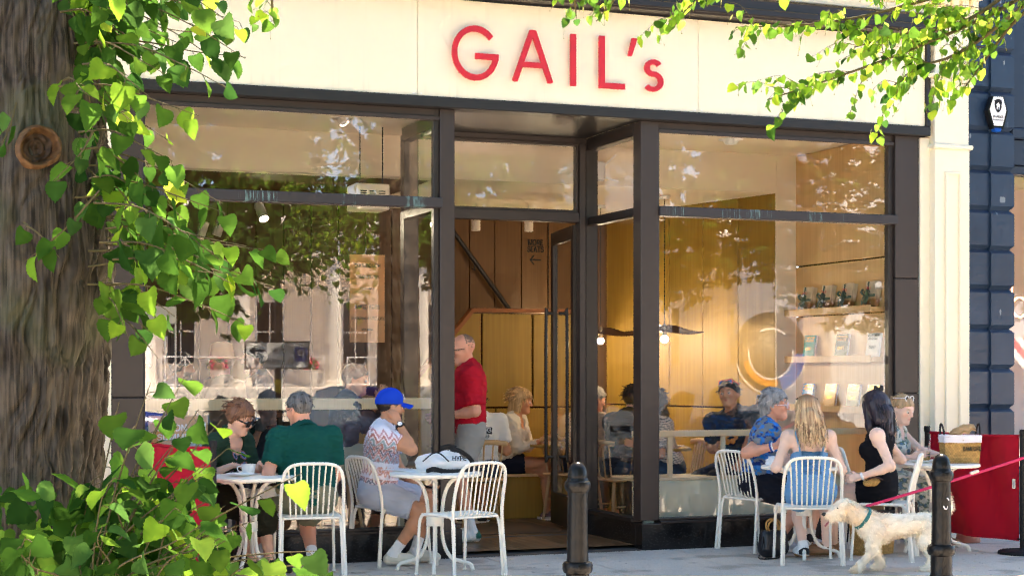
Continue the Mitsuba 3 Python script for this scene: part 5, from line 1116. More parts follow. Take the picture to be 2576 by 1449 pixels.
# bollards
def bollard(x, y, label):
    k = thing('bollard', label, 'bollard', 'black bollards along the pavement')
    add('shaft', lathe([[.0, 0], [.115, 0], [.115, .02], [.098, .05], [.098, .175], [.118, .185], [.128, .205], [.128, .232], [.118, .25], [.093, .256], [.090, .28], [.083, .69], [.086, .70]], 32, (x, y, 0), .76), 'bollard_black', smooth=35, parent=k)
    add('collar', lathe([[.086, .70], [.098, .705], [.108, .722], [.112, .742], [.106, .765], [.092, .772], [.088, .785], [.084, .79]], 32, (x, y, 0), .76), 'bollard_black', smooth=35, parent=k)
    add('dome', lathe([[.082, .79], [.082, .805], [.079, .83], [.068, .858], [.048, .878], [.022, .889], [0, .892]], 32, (x, y, 0), .76), 'bollard_black', smooth=True, parent=k)
    return k
def boll_fn(p, n, uv): return mix(lin(15, 15, 17), lin(58, 56, 50), smoothstep(.62, .82, fbm(p.x*9+p.y*5, p.z*3., 1., 3))*.25)
bumped('bollard_black', {'type': 'principled', 'base_color': mikit.proc(boll_fn), 'roughness': .3, 'specular': .3}, lambda p, n, uv: fbm(p.x*40, p.y*40, p.z*30, 2)*.003)
x_, z_ = on_px(1453, 1175, -2.62); bk = bollard(x_, -2.62, 'black domed bollard before the doorway, left of the two')
x_, z_ = on_px(2368, 1172, -2.56); bk = bollard(x_, -2.56, 'black domed bollard in front of the dog, right of the two')
add('paint_smear', cat(*[tube(spline([[x_+a, -2.56-.067, b], [x_+a+.012, -2.56-.067, b-.02], [x_+a+.03, -2.56-.064, b-.02], [x_+a+.034, -2.56-.062, b]], 4), .004, 5) for a, b in ((-.03, .53),)], tube(spline([[x_+.0, -2.627, .585], [x_+.012, -2.627, .575], [x_+.016, -2.627, .565]], 4), .004, 5)), 'white_plastic', parent=bk)
# rucksack
rs = thing('rucksack', 'white rucksack with black straps lying on the middle table', 'bag')
F = Field((3.5, -1.0, .71), (4.25, -.4, 1.0), .007); c = np.array([3.875, -.66, .725]); a3 = math.radians(12); ex, ey = np.array([math.cos(a3), math.sin(a3), 0]), np.array([-math.sin(a3), math.cos(a3), 0])
F.cone(c-ex*.09+[0, 0, .065], c+ex*.09+[0, 0, .065], .075, .07, .04); F.cone(c-ex*.12+ey*.08+[0, 0, .06], c+ex*.14-ey*.0+[0, 0, .05], .06, .05, .05); F.cone(c-ex*.10-ey*.09+[0, 0, .05], c+ex*.13-ey*.1+[0, 0, .05], .05, .05, .05); F.cone(c+ex*.03+[0, 0, .12], c+ex*.1+[0, 0, .13], .03, .03, .04)
sl_, p = F.sub(F.lo, F.lo+F.n*F.h, 0); F.phi[sl_] = np.maximum(F.phi[sl_], .727-p[..., 2])
m = F.mesh(); v = np.asarray(m.vertices); m = push(m, .007*(meshkit.fbm(v*np.array([18, 18, 30]), 3, 2)-.5)*2)
add('body', m, 'vc_cloth', smooth=True, color=np.array(lin(236, 234, 232))*(.9+.15*vnoise(v, 14)[:, None]), parent=rs)
def rp_(u, w, zz): return c+ex*u+ey*w+[0, 0, zz]
for pts in ([rp_(-.19, -.1, .012), rp_(-.17, -.17, .03), rp_(-.08, -.19, .012), rp_(.08, -.18, .01), rp_(.2, -.12, .02), rp_(.22, -.02, .05)], [rp_(.06, -.02, .165), rp_(.10, -.1, .15), rp_(.17, -.13, .09), rp_(.21, -.1, .03)], [rp_(.0, .03, .17), rp_(.06, .0, .185), rp_(.12, .0, .17)]):
    add('strap', tube(spline(pts, 6), .016, 8, flat=(.22, 1.1)), 'black_matte', smooth=True, parent=rs)
add('zip_cord', tube(spline([rp_(-.19, -.04, .08), rp_(-.13, -.07, .135), rp_(-.08, -.1, .14), rp_(-.03, -.155, .08)], 6), .005, 6), 'black_matte', smooth=True, parent=rs)
add('lettering', upright(text('HYPE', .034, .003, True), rp_(.06, -.148, .085), (ex[1]*0-.0+math.sin(a3), -math.cos(a3))), 'black_matte', parent=rs)
# papers under it, phone in hand, cups, plates
single('paper_sheets', cat([cbox((3.69-.02*i, -.56+.015*i, .7275+.003*i), (.21, .28, .0028), .0008, 15+6*i) for i in range(4)]), 'white_plastic', 'white paper sheets on the middle table behind the rucksack', 'paper')
def cup(x, y, label, cat_='cup', sc_=1.0):
    k = thing('coffee_cup', label, cat_); o = (x, y, .727)
    add('bowl', lathe(np.array([[0, .004], [.028, .004], [.034, .012], [.041, .04], [.043, .066], [.040, .066], [.038, .04], [.03, .014], [0, .01]])*sc_, 28, o), 'porcelain', smooth=40, parent=k)
    add('handle', tube(spline(np.array([[-.04, 0, .055], [-.062, 0, .052], [-.066, 0, .034], [-.05, 0, .02], [-.036, 0, .022]])*sc_, 5)+np.array(o), .0045, 8), 'porcelain', smooth=True, parent=k)
    add('coffee', lathe([[0, .055*sc_], [.0385*sc_, .055*sc_]][::-1], 24, o), 'walnut', parent=k)
x_, z_ = on_px(625, 1185, -.62)
cup(x_, -.62, 'white coffee cup with tan inside on the leftmost table', sc_=1.2)
def plate(x, y, label, r=.1, z=.7265):
    return single('plate', lathe(np.array([[0, .003], [.6, .003], [.66, .008], [1, .018], [1, .022], [.66, .013], [0, .008]])*[r, 1], 40, (x, y, z)), 'porcelain', label, 'plate', smooth=40)
plate(x_-.08, -.72, 'white plate on the leftmost table edge')
def crumple(name, x, y, z, r, label, m_='white_plastic', seed=1, flat=.7):
    s_ = trimesh.creation.icosphere(3, 1.0); v = np.asarray(s_.vertices); d = .55+.9*np.abs(meshkit.noise(v*2.2+seed*3)-.5)+.35*meshkit.noise(v*6+seed); v = v*d[:, None]*[r, r, r*flat]; v[:, 2] = np.maximum(v[:, 2], -r*.25)
    return single(name, M(v+[x, y, z+r*.25], s_.faces), m_, label, 'napkin')
nx_, _ = on_px(1945, 1165, -.80); crumple('napkin', nx_, -.80, .727, .07, 'crumpled white paper napkin on the table by the grey haired man', seed=3)
nx_, _ = on_px(2248, 1160, -.85); crumple('napkin', nx_+.02, -.85, .727, .055, 'crumpled white napkin on the table by the half hidden blonde woman', seed=5)
lap = grid(24, 14, lambda u, v: np.stack([2.36+.42*u, -.52-.12*v+.05*np.sin(u*7), .635-.06*v-.05*np.abs(u-.5)+.012*np.sin(u*14+v*5)], -1)); single('lap_napkin', cat(lap, M(np.asarray(lap.vertices)-[0, 0, .004], np.asarray(lap.faces)[:, ::-1])), 'white_plastic', 'white cloth napkin across the lap of the woman in dark green', 'napkin', smooth=True)
# iced coffee with dome lid
def straw(k, a, b, r=.0035):
    p = np.linspace(np.array(a), np.array(b), 24)
    tb = tube(p, r, 8, cap=False); i = np.arange(len(tb.vertices))//8; add('straw', tb, 'vc', smooth=True, color=np.where(((i+np.arange(len(tb.vertices)) % 8//2) % 4 < 2)[:, None], lin(206, 40, 50), lin(240, 238, 235)), parent=k)
ic = thing('iced_coffee', 'iced coffee in a clear domed cup with striped straw beside the blonde woman', 'drink'); o = (6.985, -1.02, .727)
add('cup_wall', lathe([[.032, 0], [.042, .125]], 28, o), 'cup_clear', smooth=True, parent=ic)
def coffee_fn(p, n, uv): return mix(lin(196, 160, 128), lin(232, 218, 204), smoothstep(.79, .84, p.z))
mat('latte', mikit.proc(coffee_fn), .3)
add('drink', lathe([[0, .004], [.031, .004], [.0395, .105], [0, .105]], 28, o), 'latte', smooth=30, parent=ic)
add('dome_lid', lathe([[.044, .125], [.045, .131], [.041, .133], [.039, .15], [.028, .172], [.012, .181]], 28, o), 'cup_clear', smooth=30, parent=ic)
straw(ic, (o[0], o[1], o[2]+.05), (o[0]-.005, o[1], o[2]+.235))
gs_ = thing('green_smoothie', 'green smoothie in a clear tumbler with striped straw beside the wicker basket', 'drink'); o = (8.03, -.80, .727)
add('tumbler', lathe([[.03, .003], [.036, .125]], 28, o), 'cup_clear', smooth=True, parent=gs_)
mat('green_juice', lin(116, 160, 60), .3)
add('drink', lathe([[0, .004], [.029, .004], [.0335, .082], [0, .082]], 28, o), 'green_juice', smooth=30, parent=gs_)
straw(gs_, (o[0], o[1], o[2]+.02), (o[0]+.045, o[1], o[2]+.20))
plate(7.90, -.92, 'white plate with a brown pastry on the right table'); plate(8.10, -.90, 'white plate with a pink iced cake beside the smoothie', .075)
single('pastry', push(sphere((7.93, -.92, .757), (.05, .035, .022), 10), .006*(meshkit.noise(sphere((7.93, -.92, .757), (.05, .035, .022), 10).vertices*60)-.5)), 'oak', 'brown pastry on the plate by the smoothie', 'pastry', smooth=True)
ck_ = thing('iced_cake', 'slice of cake with pink icing on the small plate', 'cake'); add('sponge', cbox((8.11, -.90, .754), (.08, .05, .03), .006), 'oak_pale', parent=ck_); add('icing', cbox((8.11, -.90, .7735), (.083, .053, .009), .004), 'pink_icing', parent=ck_)
mat('pink_icing', lin(230, 160, 180), .4)
single('phone', cbox((7.02, -.95, .732), (.075, .15, .009), .004, 60), 'black_gloss', 'dark phone lying by the iced coffee', 'phone')
single('phone', place(box(-.036, .036, -.074, .074, -.005, .005, .004), (3.915, -.19, .575), 70, 15, 20), 'black_gloss', 'black phone in the left hand of the man in the blue cap', 'phone')
# wicker basket
wbk = thing('wicker_basket', 'square wicker basket with white lining reading BAMFORD on the right table', 'basket')
bc, brz = np.array([8.175, -1.06, .727]), -20
def wick_fn(p, n, uv):
    r = dr.floor(p.z/.0135); u = (p.x*.94+p.y*.9)/.012+.5*r; k_ = cell_rand(r, dr.floor(u)); return mix(lin(206, 166, 100), lin(158, 116, 60), k_*.8)*(.72+.4*dr.abs(dr.sin(u*math.pi)))
def wick_b(p, n, uv): return dr.abs(dr.sin(p.z/.0135*math.pi))*.004+dr.abs(dr.sin((p.x*.94+p.y*.9)/.012*math.pi+1.57*dr.floor(p.z/.0135)))*.002
bumped('wicker', {'type': 'principled', 'base_color': mikit.proc(wick_fn), 'roughness': .6, 'specular': .3}, wick_b)
def tub(h0, h1, a0, a1, t=.008, b0=None):
    b0 = b0 or .62; out = []
    sq = lambda a, z: [[-a, -a*b0, z], [a, -a*b0, z], [a, a*b0, z], [-a, a*b0, z]]
    v = np.array(sq(a0, h0)+sq(a1, h1)+sq(a1-t, h1)+sq(a0-t, h0+t)); f = []
    for i in range(4):
        j = (i+1) % 4
        for q in ((i, j, 4+j, 4+i), (4+i, 4+j, 8+j, 8+i), (8+i, 8+j, 12+j, 12+i)): f += [[q[0], q[1], q[2]], [q[0], q[2], q[3]]]
    f += [[12, 13, 14], [12, 14, 15], [0, 2, 1], [0, 3, 2]]; return M(v, f)
add('body', place(tub(0, .215, .135, .15), bc, brz), 'wicker', parent=wbk)
ln = tub(.165, .228, .151, .1545, .012); lv = ln.subdivide().subdivide().subdivide(); v = np.asarray(lv.vertices).copy(); v += .004*(meshkit.noise(v*60)[:, None]-.5)*2*np.array([1, 1, .8])
add('lining', place(M(v, lv.faces), bc, brz), 'cloth_white', smooth=True, parent=wbk)
mat('cloth_white', lin(234, 232, 240), .9, .1)
for s_ in (-1, 1):
    hd = spline([[-.10, s_*.085, .18], [-.105, s_*.088, .27], [-.06, s_*.09, .325], [.0, s_*.09, .335], [.06, s_*.09, .325], [.105, s_*.088, .27], [.10, s_*.085, .18]], 6) if s_ > 9 else spline([[s_*.138, -.055, .17], [s_*.147, -.055, .25], [s_*.152, -.03, .30], [s_*.154, 0, .315], [s_*.152, .03, .30], [s_*.147, .055, .25], [s_*.138, .055, .17]], 6)
    add('handle', place(tube(hd, .0075, 8), bc, brz), 'black_matte', smooth=True, parent=wbk)
add('lettering', place(upright(text('BAMFORD', .036, .003, True, sx=.62), (.075, -.089, .10)), bc, brz), 'black_matte', parent=wbk)
pb = grid(20, 12, lambda u, v: np.stack([.02+.10*(u*2-1), .06*(v*2-1), .225+.045*np.sin(np.pi*u)**.4*np.sin(np.pi*v)**.5+.06*u+.01*np.sin(u*17+v*9)], -1))
single('paper_bag', place(cat(pb, M(np.asarray(pb.vertices)*[1, 1, 1]-[0, 0, .02], np.asarray(pb.faces)[:, ::-1])), bc, brz), 'kraft', 'folded brown paper bag poking out of the wicker basket', 'paper bag')
mat('kraft', lin(196, 160, 116), .8, .15)
# handbag on the ground
hb = thing('handbag', 'black leather handbag with bamboo ring handles on the pavement under the table', 'handbag'); ho = np.array([6.47, -.86, 0.])
hx, _, = on_px(1945, 1370, -.86); ho[0] = hx
F = Field(ho-[.2, .15, .02], ho+[.2, .15, .3], .006); F.cone(ho+[-.06, 0, .075], ho+[.06, 0, .075], .072, .072, .02); F.cone(ho+[-.055, 0, .16], ho+[.055, 0, .16], .06, .06, .05); F.cone(ho+[-.075, 0, .2], ho+[.075, 0, .2], .022, .022, .05)
sl_, p = F.sub(F.lo, F.lo+F.n*F.h, 0); F.phi[sl_] = np.maximum(F.phi[sl_], np.maximum(.004-p[..., 2], p[..., 2]-.215))
add('body', F.mesh(), 'leather', smooth=True, parent=hb)
mat('leather', lin(26, 28, 34), .35, .5)
for s_ in (-1, 1): add('ring_handle', tube([ho+np.array([.055*math.cos(a), s_*.018+.01*math.sin(a)*s_, .245+.055*math.sin(a)]) for a in np.linspace(0, 2*np.pi, 25)[:-1]], .0075, 8, closed=True), 'bamboo', smooth=True, parent=hb)
mat('bamboo', lin(190, 140, 70), .35)
add('strap', tube(spline([ho+[-.085, 0, .21], ho+[-.11, -.04, .15], ho+[-.15, -.08, .06], ho+[-.18, -.1, .01], ho+[-.06, -.12, .008], ho+[.0, -.1, .01]], 6), .011, 8, flat=(.35, 1)), 'black_matte', smooth=True, parent=hb)
# straw bag behind the dog
sb_ = thing('straw_bag', 'woven straw shopping bag on the pavement behind the dog', 'bag'); sx_, _ = on_px(2195, 1340, -.95); so = np.array([sx_, -.95, .004])
add('body', place(tub(0, .24, .17, .19, .01, .45), so, 20), 'wicker', parent=sb_)
for s_ in (-1, 1): add('handle', place(tube(spline([[-.07, s_*.07, .22], [-.06, s_*.07, .33], [.06, s_*.07, .33], [.07, s_*.07, .22]], 6), .008, 8), so, 20), 'walnut', smooth=True, parent=sb_)
# small clutch on the dark haired woman's lap
cl = thing('straw_clutch', 'small woven straw bag on the lap of the dark haired woman', 'bag'); cx_, cz_ = on_px(2195, 1213, -1.35)
F = Field((cx_-.15, -1.5, cz_-.1), (cx_+.15, -1.2, cz_+.1), .006); F.cone((cx_-.05, -1.35, cz_), (cx_+.05, -1.33, cz_), .032, .032, .02); add('body', F.mesh(), 'wicker', smooth=True, parent=cl)
add('strap', tube(spline([[cx_-.08, -1.38, cz_+.02], [cx_, -1.39, cz_+.04], [cx_+.08, -1.37, cz_+.02]], 6), .006, 6), 'walnut', smooth=True, parent=cl)
db = thing('dog_bowl', 'terracotta dog bowl on the pavement behind the right barrier', 'bowl'); bx_, _ = on_px(2420, 1345, -.5)
add('bowl', lathe([[0, .0], [.10, 0], [.105, .01], [.095, .07], [.085, .072], [.08, .02], [0, .015]], 36, (bx_+.12, -.42, .003)), 'terracotta', smooth=40, parent=db)
mat('terracotta', lin(176, 116, 92), .6)
# ---------------------------------------------------------------- dog
dg = thing('dog', 'cream curly haired dog in a teal collar walking left past the tables', 'dog')
o2 = np.array([6.98, -1.98, 0]); dyaw = math.degrees(math.atan2(.17, -.98)); toD = mat4(o2, dyaw)
F = Field((-.5, -.25, -.02), (.75, .25, .72), .007)
F.cone((.20, 0, .335), (-.22, 0, .345), .088, .072, .05); F.cone((.22, 0, .32), (.14, 0, .30), .09, .088, .04); F.cone((-.2, 0, .345), (-.30, 0, .335), .076, .068, .04)
F.cone((.25, 0, .37), (.38, 0, .445), .078, .066, .05); F.ell((.425, 0, .462), (.082, .072, .075), k=.03); F.cone((.46, 0, .445), (.555, 0, .415), .048, .03, .025); F.cone((.46, 0, .412), (.53, 0, .385), .03, .02, .012)
for sg in (1, -1):
    F.cone((.415, sg*.062, .485), (.385, sg*.088, .40), .03, .036, .012); F.ell((.475, sg*.03, .485), (.025, .02, .02), k=.02)
LG = {('f', 1): [(.20, .075, .30), (.245, .075, .20), (.23, .07, .165), (.335, .07, .055), (.355, .07, .022)], ('f', -1): [(.19, -.075, .30), (.17, -.075, .19), (.16, -.07, .15), (.115, -.07, .05), (.14, -.07, .022)],
      ('h', 1): [(-.24, .07, .32), (-.17, .075, .215), (-.215, .07, .14), (-.225, .07, .05), (-.19, .07, .022)], ('h', -1): [(-.25, -.07, .32), (-.22, -.075, .215), (-.33, -.07, .15), (-.375, -.07, .055), (-.35, -.07, .022)]}
for (w, sg), P in LG.items():
    rr = (.062, .04, .033, .027, .03) if w == 'f' else (.078, .046, .032, .027, .03)
    for i in range(4): F.cone(P[i], P[i+1], rr[i], rr[i+1], .03)
    F.cone(P[4], (P[4][0]+.03, P[4][1], .022), .028, .026, .02)
F.cone((-.34, 0, .38), (-.40, 0, .46), .028, .022, .03); F.cone((-.40, 0, .46), (-.395, 0, .56), .022, .014, .02)
m = F.mesh(); v = np.asarray(m.vertices); legm = np.clip((.25-v[:, 2])/.1, 0, 1)
d = (meshkit.fbm(v*46, 3, 3)-.5)*2*.007*(1-.5*legm); m = push(m, d)
tanm = np.clip(meshkit.fbm(v*5+3, 2, 2)*2.2-.9, 0, 1)[:, None]; ear = (np.abs(v[:, 1]) > .068) & (v[:, 0] > .36); tanm[ear] = .95
tanm = np.maximum(tanm*.7, (np.clip((v[:, 0]-.5)/.08, 0, 1)*.6)[:, None]); col = np.array(lin(246, 238, 220))*(1-tanm)+np.array(lin(216, 184, 140))*tanm; col = col*(.8+.4*meshkit.fbm(v*34, 3, 3)[:, None])
add('body', m, 'vc', smooth=True, color=np.clip(col, 0, 1), parent=dg, to=toD)
rd = np.random.default_rng(5); vi = rd.choice(len(v), 4200); nn = normals(m)[vi]; vv = np.asarray(m.vertices)[vi]
ms, cs = [], []
for a, n_ in zip(range(len(vi)), nn):
    dd = nrm(n_*.5+np.array([-.6, 0, -.5])+rd.normal(0, .25, 3)); L = rd.uniform(.012, .024)*(.6 if vv[a][2] < .2 else 1)
    pp = [vv[a]-n_*.003, vv[a]+n_*.006+dd*L*.5, vv[a]+n_*.004+dd*L+rd.normal(0, .003, 3)]; ms.append(tube(pp, [.0026, .002, .0006], 3, cap=False)); cs.append(np.tile(np.clip(col[vi[a]]*rd.uniform(.8, 1.2), 0, 1), (len(ms[-1].vertices), 1)))
add('coat', cat(ms), 'vc', smooth=True, color=np.vstack(cs), parent=dg, to=toD, kind='stuff')
add('nose', sphere((.582, 0, .428), (.018, .017, .014), 8), 'black_gloss', smooth=True, parent=dg, to=toD)
for sg in (1, -1): add('eye', sphere((.492, sg*.042, .476), .0095, 6), 'black_gloss', smooth=True, parent=dg, to=toD)
tg = grid(10, 6, lambda u, v: np.stack([.515+.06*u, (v-.5)*.034*(1-.2*u), .392-.05*u**1.5-.004*np.sin(np.pi*v)], -1)); add('tongue', cat(tg, M(np.asarray(tg.vertices)-[0, 0, .004], np.asarray(tg.faces)[:, ::-1])), 'vc_gloss', smooth=True, color=np.array(lin(200, 96, 104)), parent=dg, to=toD)
cc = np.array([.285, 0, .395]); cn = nrm([.8, 0, .55]); cu_ = np.array([0, 1., 0]); cw = np.cross(cn, cu_)
co = thing('dog_collar', 'teal collar with black buckle around the dog neck', 'collar'); add('band', tube([cc+(cu_*math.cos(a)*.082+cw*math.sin(a)*.088) for a in np.linspace(0, 2*np.pi, 33)[:-1]], .014, 8, closed=True, flat=(.35, 1.)), 'teal', smooth=True, parent=co, to=toD)
mat('teal', lin(36, 110, 112), .6)
add('buckle', cbox(cc+cu_*-.086+cw*.0, (.035, .012, .03), .004, 0, 0, -35), 'black_matte', parent=co, to=toD)
M4 = np.array(toD.matrix); le0 = (M4 @ np.array([.25, -.02, .478, 1]))[:3]
lk = thing('dog_leash', 'pink leash running from the dog collar up to the right edge', 'leash')
x_, zz = on_px(2640, 1128, -2.0); pts = spline([le0, le0+(np.array([x_, -2.0, zz])-le0)*.5-[0, 0, .012], np.array([x_, -2.0, zz]), np.array([x_+.6, -2.1, zz+.25])], 12)
add('webbing', tube(pts, .011, 8, flat=(.2, 1)), 'pink_web', smooth=True, parent=lk); mat('pink_web', lin(178, 16, 80), .6)
q = le0+(np.array([x_, -2.0, zz])-le0)*.56; add('clip', tube([q, q+nrm(np.array([x_, -2, zz])-le0)*.07], .0125, 8), 'lamp_white', smooth=40, parent=lk)
# ---------------------------------------------------------------- wooden furniture inside
def wooden_chair(x, y, rz, label):
    k = thing('wooden_chair', label, 'chair', 'wooden chairs inside the bakery'); to = mat4((x, y, .034), rz)
    for sx, sy in ((.18, .19), (.18, -.19), (-.19, .17), (-.19, -.17)): add('leg', tube([[sx*1.15, sy*1.1, 0], [sx*.85, sy*.9, .44]], [.013, .017], 8), 'oak_pale', smooth=40, parent=k, to=to)
    add('seat', box(-.21, .21, -.215, .215, .43, .455, .012), 'oak_pale', parent=k, to=to)
    for i in range(5): add('spindle', tube([[-.19, -.15+.075*i, .45], [-.25, -.17+.085*i, .78]], .008, 8), 'oak_pale', smooth=40, parent=k, to=to)
    add('back_rail', tube(spline([[-.22, -.22, .775], [-.262, -.1, .79], [-.268, 0, .792], [-.262, .1, .79], [-.22, .22, .775]], 5), .02, 8, flat=(.7, 1.2)), 'oak_pale', smooth=True, parent=k, to=to)
    for s_ in (-1, 1): add('stretcher', tube([[.2, s_*.19, .2], [-.2, s_*.18, .2]], .009, 6), 'oak_pale', parent=k, to=to)
wooden_chair(5.12, 2.02, 80, 'wooden chair under the man in the white printed shirt'); wooden_chair(6.30, 1.60, 20, 'wooden chair under the man in the black jumper'); wooden_chair(6.84, 1.45, 170, 'wooden chair under the curly haired woman'); wooden_chair(6.22, 2.42, 20, 'wooden chair under the man in the striped shirt')
def bar_stool(x, y):
    k = thing('bar_stool', 'wooden stool under the person in beige trousers at the ledge', 'stool')
    for sx, sy in ((.16, .16), (.16, -.16), (-.16, .16), (-.16, -.16)): add('leg', tube([[x+sx*1.2, y+sy*1.2, .034], [x+sx*.7, y+sy*.7, .64]], .015, 8), 'oak_pale', smooth=40, parent=k)
    add('seat', lathe([[0, .62], [.16, .62], [.165, .63], [.165, .648], [.15, .655], [0, .65]], 28, (x, y, 0)), 'oak_pale', smooth=30, parent=k); add('footrest', tube([[x+.17*math.cos(a), y+.17*math.sin(a), .25] for a in np.linspace(0, 2*np.pi, 25)[:-1]], .01, 6, closed=True), 'oak_pale', smooth=True, parent=k)
bar_stool(3.40, .62)
def inner_table(x, y, label, w=.62, d=.6):
    k = thing('inner_table', label, 'table'); add('top', box(x-w/2, x+w/2, y-d/2, y+d/2, .735, .76, .006), 'oak', parent=k); add('pedestal', lathe([[.03, .735], [.03, .06], [.22, .045], [.22, .034]], 24, (x, y, 0)), 'white_metal', smooth=30, parent=k)
inner_table(6.16, 2.62, 'oak table by the older woman inside the door', .62, .6); inner_table(5.2, 2.62, 'oak table in front of the man in the white printed shirt', .6, .6)
k = thing('round_inner_table', 'round oak table on a white pedestal behind the ash rail', 'table'); add('top', lathe([[0, .735], [.33, .735], [.335, .748], [.33, .76], [0, .76]], 40, (6.72, 1.62, 0)), 'oak', smooth=30, parent=k); add('pedestal', lathe([[.045, .735], [.045, .06], [.24, .045], [.24, .034]], 24, (6.72, 1.62, 0)), 'white_metal', smooth=30, parent=k)
single('plate', lathe(np.array([[0, .003], [.6, .003], [1, .016], [1, .02], [0, .008]])*[.11, 1], 32, (6.86, 1.55, .7605)), 'porcelain', 'white plate on the round oak table inside', 'plate', smooth=40)
cup(6.0, 2.5, 'white cup on the oak table by the older woman'); lv_ = labels
scene_keys = [q for q in scene if q.startswith('coffee_cup_001')]
for q in scene_keys: scene[q]['to_world'] = T().translate([0, 0, .034])
# leaves and blossom litter on the pavement
def litter():
    rl = np.random.default_rng(12); ms, cs = [], []
    for i in range(150):
        x, y = rl.uniform(2.6, 9.8), -rl.uniform(.05, 2.6); s_ = rl.uniform(.008, .022); a = rl.uniform(0, 360)
        q = place(M([[0, 0, 0], [1, .35, .12], [2.1, 0, .05], [1, -.35, .15]], [[0, 1, 2], [0, 2, 3]]), (x, y, .006), a, s=s_); ms.append(q); c_ = [lin(190, 176, 110), lin(150, 110, 60), lin(210, 204, 150)][rl.integers(3)]; cs.append(np.tile(c_, (4, 1)))
    single('leaf_litter', cat(ms), 'vc', 'dry lime bracts and leaf scraps scattered on the pavement slabs', 'leaf litter', kind='stuff', color=np.vstack(cs))
litter()
# ================================================================ trees
scene['leaf'] = {'type': 'principledthin', 'base_color': VC, 'roughness': .42, 'eta': 1.4, 'spec_trans': 0.0, 'diff_trans': 1.4}
def bark_fn(p, n, uv):
    a = dr.atan2(p.y+6.18, p.x-.44)
    g = noise(a*24, p.z*5., 1.)*.3+noise(a*80, p.z*17., 4.)*.4+fbm(p.x*24, p.y*24, p.z*14, 3)*.45
    c = mix(lin(44, 38, 33), lin(108, 97, 85), smoothstep(.2, .95, g))
    return mix(c, lin(92, 98, 70), smoothstep(.58, .75, fbm(p.x*4, p.y*4, p.z*3+3, 3))*.4)
mat('bark', mikit.proc(bark_fn), .85, .15)
TX, TY = .438, -6.184
def frame_px(P):
    """where points land in the photograph (pixels of a 2576 wide picture), and their distance"""
    P = np.asarray(P, float); S, C = math.sin(YAW), math.cos(YAW); d = P[..., 0]*S+(P[..., 1]-CAM_Y)*C; r = P[..., 0]*C-(P[..., 1]-CAM_Y)*S; dd = np.maximum(d, .05)
    return 1288+4180*r/dd, 934-4180*(P[..., 2]-CAM_H)/dd, d
def at_depth(px, py, d):
    S, C = math.sin(YAW), math.cos(YAW); r = (px-1288)/4180; u = -(py-934)/4180; return np.array([(S+r*C)*d, (C-r*S)*d+CAM_Y, CAM_H+u*d])
def leaf_mesh(seed, n=15):
    r = np.random.default_rng(seed); t = np.linspace(0, 1, n); hw = np.interp(t, [0, .04, .12, .25, .4, .55, .7, .82, .9, .95, 1], [.10, .27, .40, .47, .46, .40, .30, .19, .10, .045, 0]); hw[0] = 0
    y = t-.13*np.sin(np.pi*np.clip(t/.32, 0, 1))*(t < .32); fold, curl = r.uniform(.05, .45), r.uniform(.05, .45); sh = r.uniform(-.06, .06)
    mid = np.stack([sh*np.sin(np.pi*t), t, -curl*t*t], 1); V = [mid]
    for s in (-1, 1):
        e = np.stack([mid[:, 0]+s*hw*(1+.045*(-1)**np.arange(n)), y+.012*(-1)**np.arange(n), mid[:, 2]+fold*hw+.05*np.sin(t*11+seed+s)*hw], 1); V.append(e)
    f = []
    for s in (0, 1):
        o = n*(1+s)
        for i in range(n-1):
            a, b, c, d = i, i+1, o+i+1, o+i
            f += [[a, b, c], [a, c, d]] if s == 0 else [[a, c, b], [a, d, c]]
    return M(np.vstack(V), f)
LCOL = [lin(92, 132, 48), lin(80, 118, 44), lin(116, 152, 54), lin(66, 104, 44), lin(98, 136, 64)]
LV = [leaf_mesh(i) for i in range(5)]
LDICT = []
for i in range(5):
    v = np.asarray(LV[i].vertices); vein = np.clip(1-np.abs(v[:, 0])*9, 0, 1)[:, None]; c = np.array(LCOL[i])*(.9+.2*meshkit.noise(v*7)[:, None])*(1+.25*vein); LDICT.append((mikit.ply(LV[i], 'leaf', smooth=True, color=np.clip(c, 0, 1)), c))
L2DICT = [(mikit.ply(LV[i], 'leaf', smooth=True, color=np.clip(LDICT[i][1]*[2.3, 1.9, 1.25], 0, .62)), LDICT[i][1]*[2.3, 1.9, 1.25]) for i in range(5)]  # paler leaf copies, the glow of backlight put into their colour
L0DICT = [(mikit.ply(LV[i], 'leaf', smooth=True, color=np.clip(LDICT[i][1]*[.5, .56, .6], 0, .62)), LDICT[i][1]*[.5, .56, .6]) for i in range(5)]  # darker leaf copies, shade put into their colour
